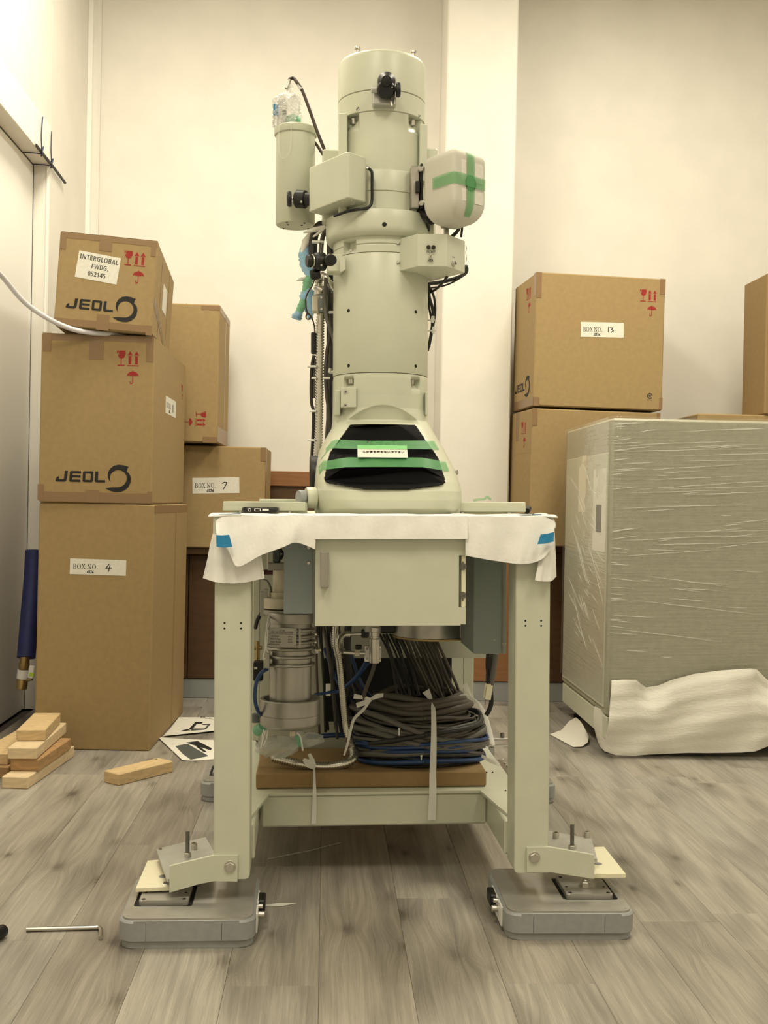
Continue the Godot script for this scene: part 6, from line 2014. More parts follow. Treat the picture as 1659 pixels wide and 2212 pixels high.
	part("cable_sleeve", Geo.new().tube([Vector3(-0.1663, 1.9157, -0.488), Vector3(-0.1622, 1.909, -0.485), Vector3(-0.1582, 1.9008, -0.481)], 0.0046, 10), M.strap, t)
	part("cable", Geo.new().tube(Geo.curve([Vector3(-0.1293, 1.7899, -0.52), Vector3(-0.1201, 1.772, -0.5), Vector3(-0.109, 1.7454, -0.47), Vector3(-0.0978, 1.7212, -0.45)], 6), 0.0036, 10), M.cable_brown, t)
	var loop := Geo.new()
	loop.tube(Geo.curve([Vector3(-0.2125, 1.8098, -0.448), Vector3(-0.2134, 1.7666, -0.447), Vector3(-0.2121, 1.7325, -0.446), Vector3(-0.2053, 1.7208, -0.446), Vector3(-0.1963, 1.7205, -0.446), Vector3(-0.1885, 1.7332, -0.446), Vector3(-0.1829, 1.7562, -0.447), Vector3(-0.183, 1.7898, -0.446), Vector3(-0.1865, 1.8103, -0.447)], 8), 0.0006, 5)
	part("nylon_loop", loop, M.strap, t)


func scope_table(t: Node3D) -> void:
	# the table slab and the raised plates on it
	part("table_slab", Geo.new().block(V(-0.333, 0.802, 0.0), V(0.369, 0.851, 1.08), 0.004), M.paint, t)
	var yl := 0.88
	var yr := 0.8816
	part("table_plate", Geo.new().block(V(-0.328, 0.8585, 0.2), V(-0.1437, yl, 0.62), 0.002), M.paint, t)
	part("table_plate", Geo.new().block(V(0.2009, 0.8585, 0.2), V(0.3532, yr, 0.62), 0.002), M.paint, t)
	part("plate_step", Geo.new().block(V(-0.2561, yl, 0.42), V(-0.1396, yl + 0.006, 0.6), 0.001), M.paint, t)
	part("plate_block", Geo.new().block(V(0.1826, 0.853, 0.19), V(0.2009, yr + 0.008, 0.5), 0.002), M.paint, t)
	part("plate_block", Geo.new().block(V(-0.1654, 0.853, 0.21), V(-0.1405, yl - 0.002, 0.5), 0.002), M.paint, t)
	for px in [Vector3(-0.2876, 0.8555, -0.19), Vector3(-0.1805, 0.856, -0.19), Vector3(0.208, 0.8566, -0.19), Vector3(0.3152, 0.8571, -0.19)]:
		part("levelling_screw", Geo.new().cyl(Vector3(px.x, 0.851, px.z - 0.012), Vector3(px.x, 0.8586, px.z - 0.012), 0.005, 14), M.steel, t)
	part("plate_shim", Geo.new().block(V(-0.3093, 0.851, 0.212), V(-0.1498, 0.8586, 0.60), 0.001), M.cream, t)
	part("plate_shim", Geo.new().block(V(0.2056, 0.851, 0.212), V(0.3297, 0.8586, 0.60), 0.001), M.cream, t)
	part("tape_scrap", Geo.new().tube(Geo.curve([Vector3(0.2483, 0.8849, -0.3), Vector3(0.2614, 0.8872, -0.3), Vector3(0.2763, 0.8883, -0.31), Vector3(0.2829, 0.8927, -0.31), Vector3(0.2935, 0.8873, -0.32)], 4), 0.003, 6), M.green_tape, t)
	part("cable_clip", Geo.new().cyl(Vector3(0.3637, 0.861, -0.24), Vector3(0.3722, 0.8673, -0.26), 0.007, 12), M.black, t)
	# focusing knob at the left of the console
	var kb := Geo.new()
	kb.lathe([Vector2(0, 0), Vector2(0.012, 0), Vector2(0.0155, 0.003), Vector2(0.0155, 0.014), Vector2(0.0145, 0.016), Vector2(0, 0.016)], Geo.aim(Vector3(-0.1468, 0.8902, -0.22), Vector3(-0.1665, 0.8911, -0.21)), 28)
	part("knob", kb, M.cast, t)
	part("knob_stem", Geo.new().cyl(Vector3(-0.1499, 0.8891, -0.22), Vector3(-0.1406, 0.8892, -0.22), 0.007, 16), M.steel, t)
	part("knob_mount", Geo.new().lathe([Vector2(0, 0), Vector2(0.022, 0), Vector2(0.024, 0.003), Vector2(0.024, 0.022), Vector2(0, 0.022)], Geo.aim(Vector3(-0.1437, 0.8892, -0.23), Vector3(-0.1227, 0.8893, -0.235)), 32), M.paint, t)
	part("mount_slot", Geo.new().box(Vector3(-0.1426, 0.8736, -0.215), Vector3(0.007, 0.014, 0.004), 0.001), M.steel_dark, t)
	part("shield_lever", Geo.new().prism([Vector2(0.1975, 0.9509), Vector2(0.2117, 0.9564), Vector2(0.2128, 0.9467), Vector2(0.2019, 0.939)], Transform3D(Basis(), V(0, 0, 0.30)), 0.004).prism([Vector2(0.1975, 0.9487), Vector2(0.2008, 0.9422), Vector2(0.2033, 0.8945), Vector2(0.1994, 0.8944)], Transform3D(Basis(), V(0, 0, 0.30)), 0.006), M.brushed, t)
	part("side_wheel", Geo.new().cyl(Vector3(-0.1354, 0.9387, -0.34), Vector3(-0.1119, 0.9388, -0.34), 0.05, 36, 0.004), M.black, t)


func scope_under(t: Node3D) -> void:
	# --- door of the box that hangs under the table front
	var d0 := Vector3(-0.1247, 0.6248, 0)
	var d1 := Vector3(0.1871, 0.806, 0)
	var cut0 := Vector3(0.1721, 0.663, 0)
	var cut1 := Vector3(0.187, 0.7705, 0)
	var stp := Vector3(0.1762, 0.6261, 0)
	var po := [Vector2(d0.x, d0.y), Vector2(stp.x, d0.y), Vector2(stp.x, d0.y + 0.003), Vector2(d1.x, d0.y + 0.003), Vector2(d1.x, cut0.y), Vector2(cut0.x, cut0.y), Vector2(cut0.x, cut1.y), Vector2(d1.x, cut1.y), Vector2(d1.x, d1.y), Vector2(d0.x, d1.y)]
	var dg := Geo.new().prism(po, Transform3D(Basis(), V(0, 0, 0.001)), -0.017)
	var p2 := []
	for q in po:
		p2.append(Vector2(clampf(q.x, d0.x + 0.001, d1.x - 0.001), clampf(q.y, d0.y + 0.001, d1.y - 0.001)))
	dg.prism(p2, Transform3D(Basis(), V(0, 0, 0)), -0.002)
	var door := part("door", dg, M.paint, t)
	var h0 := Vector3(-0.1145, 0.7051, 0.018)
	var h1 := Vector3(-0.0979, 0.7786, 0.018)
	part("handle", Geo.new().block(Vector3(h0.x, h0.y, 0.018), Vector3(h1.x, h1.y, 0.0), 0.0012), M.handle, door, "flat grey bar handle")
	part("hinge", Geo.new().block(V(cut0.x + 0.006, cut0.y, 0.004), V(d1.x, cut1.y, 0.014), 0.001), M.cream, door)
	for q in [Vector3(0.1808, 0.7473, -0.003), Vector3(0.1807, 0.6877, -0.003)]:
		part("hinge_bolt", Geo.new().lathe([Vector2(0.0075, 0), Vector2(0.0075, 0.002), Vector2(0.0052, 0.002), Vector2(0.0052, 0.006), Vector2(0.003, 0.006), Vector2(0.003, 0.003), Vector2(0, 0.003)], Geo.aim(q + V(0, 0, 0.002), q + V(0, 0, -0.01)), 20), M.steel_dark, door)
	for q in [Vector3(0.1807, 0.7559, -0.003), Vector3(0.1807, 0.6781, -0.003)]:
		part("hinge_screw", Geo.new().cyl(q + V(0, 0, 0.002), q + V(0, 0, -0.001), 0.0018, 10, 0.0003), M.steel_dark, door)
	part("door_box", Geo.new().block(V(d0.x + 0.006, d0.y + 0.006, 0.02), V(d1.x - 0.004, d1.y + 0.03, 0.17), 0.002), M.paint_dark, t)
	# --- grey side sheet beside the door
	part("side_sheet", Geo.new().block(Vector3(-0.1908, 0.6402, -0.1), V(-0.1282, 0.801, 0.112), 0.0015), M.slate_light, t, "slate grey sheet panel")
	part("side_sheet", Geo.new().block(V(-0.1322, 0.64, 0.112), V(-0.1282, 0.801, 0.26), 0.0015), M.slate_light, t)
	for q in [Vector3(-0.1375, 0.7487, -0.1), Vector3(-0.1377, 0.7819, -0.1)]:
		part("screw", Geo.new().cyl(q + V(0, 0, 0.002), q + V(0, 0, -0.002), 0.0042, 16, 0.001), M.steel, t)
	# --- grey control case on the right
	var c0 := Vector3(0.2297, 0.5422, -0.17)
	var c1 := Vector3(0.2953, 0.7568, -0.17)
	part("control_case", Geo.new().block(Vector3(c0.x, c0.y, -0.17), Vector3(c1.x, 0.801, -0.36), 0.002), M.slate, t, "slate grey control case")
	part("case_flange", Geo.new().block(V(c1.x + 0.0005, c0.y, 0.167), V(c1.x + 0.008, 0.801, 0.172), 0.0006), M.slate, t)
	for q in [Vector3(0.2776, 0.5736, -0.17), Vector3(0.2957, 0.5657, -0.166), Vector3(0.3009, 0.5657, -0.166)]:
		part("screw", Geo.new().cyl(q + V(0, 0, 0.002), q + V(0, 0, -0.0015), 0.002, 12, 0.0005), M.steel, t)
	# --- steel drum behind the door
	var dx := Vector3(0.1706, 0.5418, -0.44)
	var dr := 0.0985
	var db := 0.5532
	var dax := Transform3D(Basis(), Vector3(dx.x, 0, -0.44))
	part("drum", Geo.new().lathe([Vector2(0, db), Vector2(dr, db), Vector2(dr, 0.80), Vector2(0, 0.80)], dax, 64), M.brushed, t, "brushed steel drum")
	part("drum_rim", Geo.new().lathe([Vector2(0, db - 0.006), Vector2(dr, db - 0.006), Vector2(dr + 0.0015, db - 0.004), Vector2(dr + 0.0015, db - 0.001), Vector2(dr - 0.002, db - 0.0002)], dax, 64), M.brass, t)
	part("drum_box", Geo.new().block(Vector3(0.0404, 0.5585, -0.42), Vector3(0.0875, 0.5909, -0.52), 0.003), M.black, t)

	# --- oil diffusion pump
	var px := Vector3(-0.1768, 0.4063, -0.21)
	var ax := Transform3D(Basis(), Vector3(px.x, 0, -0.21))
	var s := func(y: float) -> float: return y
	var y_base := 0.3792
	var y_seam := 0.4065
	var y_cup := 0.4403
	var y_f0 := 0.6085
	var y_f1 := 0.6329
	var rb := 0.0678
	part("pump_cup", Geo.new().lathe([Vector2(0, y_base), Vector2(rb - 0.006, y_base), Vector2(rb - 0.001, y_base + 0.004), Vector2(rb, y_base + 0.009), Vector2(rb, y_seam - 0.001), Vector2(rb - 0.0012, y_seam - 0.0005), Vector2(rb - 0.0012, y_seam + 0.0005), Vector2(rb, y_seam + 0.001), Vector2(rb, y_cup - 0.001), Vector2(rb - 0.001, y_cup), Vector2(rb - 0.008, y_cup), Vector2(rb - 0.009, y_cup - 0.01), Vector2(0.04, y_cup - 0.01)], ax, 64), M.pump, t)
	part("pump_barrel", Geo.new().lathe([Vector2(0.047, y_cup - 0.011), Vector2(0.047, y_f0 + 0.001)], ax, 64), M.pump, t)
	part("pump_flange", Geo.new().lathe([Vector2(0.047, y_f0), Vector2(0.0505, y_f0 + 0.001), Vector2(0.051, y_f0 + 0.003), Vector2(0.051, y_f1 - 0.002), Vector2(0.049, y_f1), Vector2(0.02, y_f1)], ax, 56), M.pump, t)
	for y in [1362, 1376, 1389, 1404, 1422, 1440]:
		var cy: float = 0.5588 + (1400.0 - y) * 0.001
		var cg := Geo.new()
		var pts := []
		for i in 65:
			var a := TAU * i / 64.0
			pts.append(ax * Vector3(sin(a) * 0.0515, cy - 0.003 * sin(a * 0.5), cos(a) * 0.0515))
		cg.tube(pts, 0.0038, 8)
		part("cooling_coil", cg, M.pump, t)
	var n0 := Vector3(-0.2266, 0.5643, -0.15)
	var n1 := Vector3(-0.1634, 0.6025, -0.15)
	var nb := Basis(Vector3.UP, -0.12) * Basis(Vector3.BACK, -0.03)
	var nc := (n0 + n1) * 0.5
	var nw := n1.x - n0.x
	var nh := n1.y - n0.y
	var np := part("nameplate", Geo.new().box(nc, Vector3(nw, nh + 0.004, 0.0016), 0.0004, nb), M.nameplate, t, "engraved metal nameplate")
	var nx := Transform3D(nb, nc)
	for l in [["LP-40", 0.0, 0.40, 0.17, 0.0042], ["OIL DIFFUSION PUMP", 0.0, 0.28, 0.76, 0.0044], ["Oil Charge", -0.24, 0.06, 0.27, 0.0036], ["100 cc", 0.29, 0.06, 0.17, 0.0036], ["Rated Voltage", -0.22, -0.10, 0.36, 0.0036], ["200 V", 0.28, -0.10, 0.15, 0.0036], ["Heater Wattage", -0.21, -0.26, 0.38, 0.0036], ["400 W", 0.29, -0.26, 0.16, 0.0036], ["Manufactured by", -0.26, -0.40, 0.36, 0.003]]:
		letters("lettering", l[0], l[4], nx * Transform3D(Basis(), Vector3(l[1] * nw, l[2] * nh, 0.0009)), M.ink, np, "Droid Sans", false, l[3] * nw)
	part("rule_line", Geo.new().box(nx * Vector3(0, nh * 0.19, 0.0009), Vector3(nw * 0.96, 0.0005, 0.0003), 0.0001, nb), M.ink, np)
	for sx in [-0.46, 0.46]:
		for sy in [-0.44, 0.44]:
			var q := nx * Vector3(sx * nw, sy * nh, 0.0006)
			part("rivet", Geo.new().cyl(q, q + nb.z * 0.001, 0.0012, 10, 0.0002), M.steel_dark, np)
	part("plate_holder", Geo.new().block(Vector3(-0.1586, 0.5596, -0.152), Vector3(-0.1533, 0.6017, -0.156), 0.0006), M.nameplate, t)
	part("pump_bracket", Geo.new().block(Vector3(-0.2293, 0.5137, -0.19), Vector3(-0.2223, 0.5467, -0.16), 0.001), M.nameplate, t)
	for q in [Vector3(-0.1217, 0.5828, -0.21), Vector3(-0.1226, 0.5651, -0.21)]:
		part("coil_fitting", Geo.new().cyl(q + Vector3(-0.004, 0, 0), q + Vector3(0.004, 0, 0), 0.005, 14), M.steel, t)
	part("union", Geo.new().cyl(Vector3(-0.1237, 0.5488, -0.2), Vector3(-0.1082, 0.5487, -0.2), 0.0045, 14).hex(Vector3(-0.1206, 0.5488, -0.2), Vector3(-0.1144, 0.5487, -0.2), 0.009), M.steel, t)
	# neck, clamp and valve above the pump
	var ux := Vector3(-0.193, 0.6949, -0.24)
	var uax := Transform3D(Basis(), Vector3(ux.x, 0, -0.24))
	var ny := [0.6652, 0.7277, 0.6401, 0.6639, 0.6754]
	part("neck_pipe", Geo.new().lathe([Vector2(0.0245, y_f1 - 0.002), Vector2(0.0245, ny[1]), Vector2(0, ny[1])], uax, 40), M.ivory, t)
	part("clamp_ring", Geo.new().lathe([Vector2(0.02, ny[3] - 0.004), Vector2(0.034, ny[3] - 0.003), Vector2(0.034, ny[4]), Vector2(0.022, ny[4] + 0.002)], uax, 40), M.ivory, t)
	part("clamp_band", Geo.new().lathe([Vector2(0.028, ny[2]), Vector2(0.048, ny[2]), Vector2(0.0485, ny[2] + 0.001), Vector2(0.0485, ny[3] - 0.001), Vector2(0.048, ny[3]), Vector2(0.03, ny[3])], uax, 48), M.ivory, t)
	part("clamp_flange", Geo.new().lathe([Vector2(0.02, ny[2] - 0.012), Vector2(0.050, ny[2] - 0.012), Vector2(0.050, ny[2] - 0.003), Vector2(0.03, ny[2] - 0.002)], uax, 48), M.nameplate, t)
	part("clamp_lug", Geo.new().block(Vector3(-0.2455, 0.6226, -0.23), Vector3(-0.235, 0.6777, -0.22), 0.001).block(Vector3(-0.237, 0.6632, -0.22), Vector3(-0.2271, 0.6831, -0.23), 0.001), M.nameplate, t)
	part("valve_block", Geo.new().block(Vector3(-0.2289, 0.7257, -0.25), Vector3(-0.1731, 0.7428, -0.21), 0.002), M.nameplate, t)
	part("valve_plate", Geo.new().block(Vector3(-0.2304, 0.7281, -0.23), Vector3(-0.2261, 0.7672, -0.22), 0.0006), M.steel, t)
	part("valve_gate", Geo.new().block(Vector3(-0.2172, 0.7421, -0.24), Vector3(-0.2003, 0.7797, -0.22), 0.003), M.slate_dark, t)
	part("valve_stay", Geo.new().tube([Vector3(-0.2023, 0.7745, -0.22), Vector3(-0.194, 0.763, -0.22), Vector3(-0.2001, 0.7505, -0.22)], 0.0035, 8), M.black, t)
	part("lug_bolt", Geo.new().block(Vector3(-0.1816, 0.6143, -0.19), Vector3(-0.1703, 0.6297, -0.18), 0.001), M.nameplate, t)
	part("red_hose", Geo.new().tube([Vector3(-0.2444, 0.7161, -0.3), Vector3(-0.2166, 0.7161, -0.3)], 0.006, 8), M.dark_red, t)
	for c in [[[Vector3(-0.24, 0.7054, -0.24), Vector3(-0.2292, 0.6999, -0.23), Vector3(-0.2227, 0.6881, -0.22), Vector3(-0.2205, 0.6756, -0.22)], 0.0022, "cable_grey"], [[Vector3(-0.2236, 0.6268, -0.19), Vector3(-0.2275, 0.6082, -0.155), Vector3(-0.2307, 0.5805, -0.15), Vector3(-0.2311, 0.5603, -0.15), Vector3(-0.2354, 0.5406, -0.16), Vector3(-0.2334, 0.5345, -0.16), Vector3(-0.2267, 0.5371, -0.17)], 0.0016, "white_plastic"], [[Vector3(-0.2215, 0.6247, -0.19), Vector3(-0.2245, 0.608, -0.157), Vector3(-0.2272, 0.5752, -0.152), Vector3(-0.2292, 0.558, -0.152), Vector3(-0.2244, 0.5487, -0.16)], 0.0014, "white_plastic"], [[Vector3(-0.258, 0.5896, -0.28), Vector3(-0.253, 0.6089, -0.26), Vector3(-0.2442, 0.6257, -0.25)], 0.0045, "black"], [[Vector3(-0.2269, 0.5101, -0.18), Vector3(-0.2387, 0.5046, -0.17), Vector3(-0.2488, 0.4883, -0.17), Vector3(-0.2537, 0.4659, -0.17), Vector3(-0.2536, 0.4404, -0.17), Vector3(-0.2479, 0.418, -0.18), Vector3(-0.2404, 0.4006, -0.2)], 0.0042, "cable_blue"]]:
		part("pipe_line", Geo.new().tube(Geo.curve(c[0], 6), c[1], 10), M[c[2]], t)
	# fittings at the left behind the leg
	part("side_rack", Geo.new().block(Vector3(-0.2698, 0.3029, -0.4), Vector3(-0.2533, 0.7037, -0.42), 0.002), M.paint, t)
	part("manifold", Geo.new().cyl(Vector3(-0.2554, 0.4924, -0.33), Vector3(-0.2557, 0.5522, -0.33), 0.0055, 12).cyl(Vector3(-0.2631, 0.5349, -0.33), Vector3(-0.2448, 0.537, -0.33), 0.005, 12), M.brass, t)
	part("pressure_switch", Geo.new().block(Vector3(-0.2626, 0.4691, -0.3), Vector3(-0.24, 0.5126, -0.26), 0.003), M.black, t)
	part("switch_label", Geo.new().block(Vector3(-0.2598, 0.497, -0.259), Vector3(-0.253, 0.5023, -0.2585), 0.0002), M.paper, t)
	part("green_cap", Geo.new().cyl(Vector3(-0.2547, 0.3464, -0.3), Vector3(-0.2401, 0.3633, -0.28), 0.012, 14), M.green_bag, t)
	part("grey_valve", Geo.new().cyl(Vector3(-0.2575, 0.37, -0.29), Vector3(-0.2576, 0.3893, -0.29), 0.010, 14), M.slate_dark, t)

	# what shows of the rear bracket beyond the coil
	part("rear_bracket", Geo.new().block(Vector3(0.3819, 0.1714, -0.96), Vector3(0.4692, 0.1771, -0.98), 0.001).block(Vector3(0.3787, 0.158, -0.94), Vector3(0.4674, 0.1585, -0.97), 0.001).block(Vector3(0.4038, 0.1207, -0.94), Vector3(0.4182, 0.1544, -0.96), 0.001), M.alu, t)
	part("rear_plate", Geo.new().prism([Vector2(0.3905, 1.0428), Vector2(0.4613, 1.0865), Vector2(0.4719, 0.9473), Vector2(0.4635, 0.9041), Vector2(0.3811, 0.9523)], Transform3D(Basis(Vector3.RIGHT, Vector3.FORWARD, Vector3.UP), Vector3(0, 0.078, 0)), 0.007), M.brushed, t)
	for q in [Vector3(0.4691, 0.085, -1.074), Vector3(0.4675, 0.085, -1.027), Vector3(0.4655, 0.085, -0.9869)]:
		part("rear_screw", Geo.new().cyl(q, q + Vector3(0, 0.004, 0), 0.004, 12), M.steel, t)
	var rq := Vector3(0.4463, 0.1795, -0.97)
	part("rear_bolt", Geo.new().socket(rq, rq + Vector3(0, 0.012, 0), 0.0065), M.steel_dark, t)

	# --- vacuum valve in the middle
	var v0 := Vector3(0.0161, 0.508, -0.28)
	var v1 := Vector3(0.0157, 0.5822, -0.28)
	part("valve_cylinder", Geo.new().lathe([Vector2(0, 0), Vector2(0.0115, 0), Vector2(0.012, 0.002), Vector2(0.012, 0.055), Vector2(0.010, 0.057), Vector2(0.010, 0.060), Vector2(0.012, 0.062), Vector2(0.012, 0.072), Vector2(0, 0.072)], Geo.aim(v0 + Vector3(0, 0, 0.004), v1 + Vector3(0, 0, 0.004)), 28), M.steel, t)
	part("valve_collar", Geo.new().cyl(v1 + Vector3(0, -0.002, 0.002), v1 + Vector3(0, 0.008, 0.002), 0.0145, 24), M.steel, t)
	part("valve_flange", Geo.new().block(Vector3(-0.0068, 0.5085, -0.285), Vector3(0.0323, 0.5461, -0.292), 0.001), M.steel, t)
	part("flange_disc", Geo.new().cyl(Vector3(0.0127, 0.5275, -0.287), Vector3(0.0119, 0.529, -0.276), 0.0185, 32), M.alu, t)
	for q in [Vector3(-0.0011, 0.54, -0.275), Vector3(-0.0009, 0.5174, -0.275), Vector3(0.0286, 0.5386, -0.284), Vector3(0.0287, 0.5159, -0.284)]:
		part("flange_bolt", Geo.new().socket(q + V(0, 0, 0.003), q, 0.0024), M.steel_dark, t)
	part("tube_nut", Geo.new().hex(Vector3(-0.0286, 0.5298, -0.28), Vector3(-0.0179, 0.5297, -0.28), 0.0078), M.ivory, t)
	part("tube_stub", Geo.new().cyl(Vector3(-0.0565, 0.532, -0.28), Vector3(-0.0276, 0.5297, -0.28), 0.0042, 14).cyl(Vector3(-0.0179, 0.5297, -0.28), Vector3(-0.0039, 0.5296, -0.28), 0.004, 14), M.steel, t)
	part("tube_stub", Geo.new().cyl(Vector3(-0.0398, 0.5713, -0.3), Vector3(-0.0127, 0.5723, -0.3), 0.0042, 14), M.steel, t)
	part("valve_coil", Geo.new().block(Vector3(-0.0132, 0.5624, -0.31), Vector3(0.0046, 0.582, -0.3), 0.002).block(Vector3(-0.0272, 0.5353, -0.31), Vector3(-0.0115, 0.5463, -0.3), 0.002), M.black, t)
	part("valve_head", Geo.new().block(Vector3(-0.0068, 0.5787, -0.31), Vector3(0.0272, 0.6069, -0.27), 0.002), M.nameplate, t)


func scope_hoses(t: Node3D) -> void:
	# ribbed steel hose beside the column and its elbow
	part("metal_hose", Geo.new().hose([Vector3(-0.1073, 1.3448, -0.46), Vector3(-0.1101, 1.3185, -0.46), Vector3(-0.1104, 1.2728, -0.46), Vector3(-0.1113, 1.2043, -0.46), Vector3(-0.1115, 1.1358, -0.46), Vector3(-0.1124, 1.0672, -0.46), Vector3(-0.1138, 0.9986, -0.46), Vector3(-0.1143, 0.9073, -0.48)], 0.0112, 0.0068, 0.64, 16), M.hose_steel, t, "ribbed steel hose")
	part("metal_hose", Geo.new().hose([Vector3(-0.112, 1.4071, -0.47), Vector3(-0.1134, 1.4256, -0.46), Vector3(-0.1069, 1.433, -0.44), Vector3(-0.0981, 1.4266, -0.43), Vector3(-0.0878, 1.4133, -0.43), Vector3(-0.0739, 1.3952, -0.44)], 0.0095, 0.0062, 0.64, 16), M.hose_steel, t)
	part("hose_coupling", Geo.new().cyl(Vector3(-0.1121, 1.3892, -0.46), Vector3(-0.1122, 1.4108, -0.46), 0.0135, 24).cyl(Vector3(-0.1236, 1.4085, -0.455), Vector3(-0.1033, 1.3978, -0.445), 0.006, 14), M.steel, t)
	part("valve_case", Geo.new().block(Vector3(-0.1152, 1.3463, -0.47), Vector3(-0.0922, 1.385, -0.43), 0.002), M.slate, t)
	part("valve_cover", Geo.new().block(Vector3(-0.1301, 1.3449, -0.47), Vector3(-0.1159, 1.383, -0.428), 0.002), M.ivory, t)
	for q in [Vector3(-0.1074, 1.3779, -0.43), Vector3(-0.1073, 1.3503, -0.43)]:
		part("case_screw", Geo.new().cyl(q + V(0, 0, 0.002), q + V(0, 0, -0.002), 0.0034, 14), M.steel, t)
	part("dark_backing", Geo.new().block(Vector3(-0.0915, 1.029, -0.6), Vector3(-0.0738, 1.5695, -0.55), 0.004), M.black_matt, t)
	part("ferrite", Geo.new().cyl(Vector3(-0.1257, 1.2441, -0.46), Vector3(-0.1259, 1.2977, -0.46), 0.0068, 16, 0.002), M.black, t)
	for c in [[[Vector3(-0.1239, 1.4259, -0.44), Vector3(-0.1306, 1.4076, -0.44), Vector3(-0.1418, 1.3893, -0.44), Vector3(-0.1463, 1.3712, -0.44), Vector3(-0.1428, 1.3463, -0.44), Vector3(-0.1348, 1.3352, -0.44), Vector3(-0.1291, 1.3262, -0.44), Vector3(-0.1244, 1.3109, -0.45), Vector3(-0.1232, 1.2939, -0.45)], 0.0018, "cable_brown"], [[Vector3(-0.1416, 1.3418, -0.44), Vector3(-0.145, 1.3316, -0.44), Vector3(-0.1393, 1.3244, -0.43), Vector3(-0.1337, 1.3341, -0.44), Vector3(-0.1393, 1.3425, -0.45)], 0.0018, "cable_brown"], [[Vector3(-0.1251, 1.2407, -0.46), Vector3(-0.1296, 1.2155, -0.46), Vector3(-0.1317, 1.1698, -0.46), Vector3(-0.1303, 1.1242, -0.46), Vector3(-0.1257, 1.1014, -0.46), Vector3(-0.1266, 1.0443, -0.46), Vector3(-0.1296, 0.976, -0.47), Vector3(-0.1304, 0.9187, -0.48)], 0.004, "cable_dark"], [[Vector3(-0.1205, 1.2327, -0.46), Vector3(-0.1249, 1.1927, -0.46), Vector3(-0.1247, 1.1357, -0.46)], 0.003, "cable"], [[Vector3(-0.0973, 1.4225, -0.41), Vector3(-0.0992, 1.3796, -0.42), Vector3(-0.0967, 1.3347, -0.42), Vector3(-0.0887, 1.3067, -0.42), Vector3(-0.0782, 1.2803, -0.43), Vector3(-0.071, 1.2479, -0.44)], 0.0048, "cable_grey"], [[Vector3(-0.0813, 1.4012, -0.46), Vector3(-0.0836, 1.3401, -0.45), Vector3(-0.0857, 1.2945, -0.45), Vector3(-0.0932, 1.2503, -0.46), Vector3(-0.0964, 1.2045, -0.46), Vector3(-0.0939, 1.1475, -0.46), Vector3(-0.0865, 1.0912, -0.47), Vector3(-0.0848, 1.0228, -0.48)], 0.0042, "cable"], [[Vector3(-0.0776, 1.3894, -0.47), Vector3(-0.0787, 1.319, -0.46), Vector3(-0.0819, 1.2733, -0.46), Vector3(-0.086, 1.2174, -0.47), Vector3(-0.0891, 1.16, -0.47), Vector3(-0.0898, 1.0919, -0.48), Vector3(-0.0952, 1.0112, -0.48)], 0.004, "cable_grey"], [[Vector3(-0.0917, 1.4101, -0.46), Vector3(-0.0888, 1.3319, -0.47), Vector3(-0.0839, 1.2747, -0.47), Vector3(-0.0822, 1.2071, -0.48), Vector3(-0.0831, 1.138, -0.48), Vector3(-0.0804, 1.0574, -0.48)], 0.0038, "cable_grey"], [[Vector3(-0.0824, 1.3173, -0.45), Vector3(-0.0805, 1.2162, -0.46), Vector3(-0.0809, 1.1142, -0.47), Vector3(-0.0883, 1.0228, -0.48)], 0.0034, "cable_dark"], [[Vector3(-0.1283, 1.4821, -0.48), Vector3(-0.1273, 1.528, -0.48), Vector3(-0.1218, 1.5486, -0.47), Vector3(-0.1129, 1.56, -0.46), Vector3(-0.1015, 1.5626, -0.46)], 0.011, "cable_dark"], [[Vector3(-0.1128, 1.4849, -0.44), Vector3(-0.1107, 1.5132, -0.44), Vector3(-0.1051, 1.536, -0.44), Vector3(-0.095, 1.5509, -0.44)], 0.0028, "cable_grey"], [[Vector3(-0.1061, 1.4907, -0.44), Vector3(-0.1038, 1.5214, -0.45), Vector3(-0.097, 1.5386, -0.45), Vector3(-0.0875, 1.5014, -0.46)], 0.003, "cable"], [[Vector3(-0.097, 1.5443, -0.45), Vector3(-0.0924, 1.5217, -0.45), Vector3(-0.0852, 1.49, -0.46), Vector3(-0.0827, 1.4445, -0.46)], 0.003, "cable"]]:
		part("cable", Geo.new().tube(Geo.curve(c[0], 8), c[1], 10), M[c[2]], t)
	for q in [[Vector3(-0.1296, 1.212, -0.45), 0.022], [Vector3(-0.1269, 1.1028, -0.45), 0.016], [Vector3(-0.1311, 1.0311, -0.45), 0.018], [Vector3(-0.0945, 1.1829, -0.44), 0.018], [Vector3(-0.0841, 1.3423, -0.43), 0.012], [Vector3(-0.1164, 1.5154, -0.44), 0.03], [Vector3(-0.125, 1.1836, -0.45), 0.012]]:
		part("cable_tie", Geo.new().box(q[0], Vector3(q[1], 0.0045, 0.016), 0.001), M.white_plastic, t)
	part("hose_barb", Geo.new().cyl(Vector3(-0.0869, 1.1966, -0.43), Vector3(-0.0767, 1.1967, -0.43), 0.0045, 12).cyl(Vector3(-0.0868, 1.1943, -0.43), Vector3(-0.0846, 1.2056, -0.43), 0.005, 12), M.steel, t)
	# gloves of blue and green film tied on with white plastic
	var rng := RandomNumberGenerator.new()
	rng.seed = 14
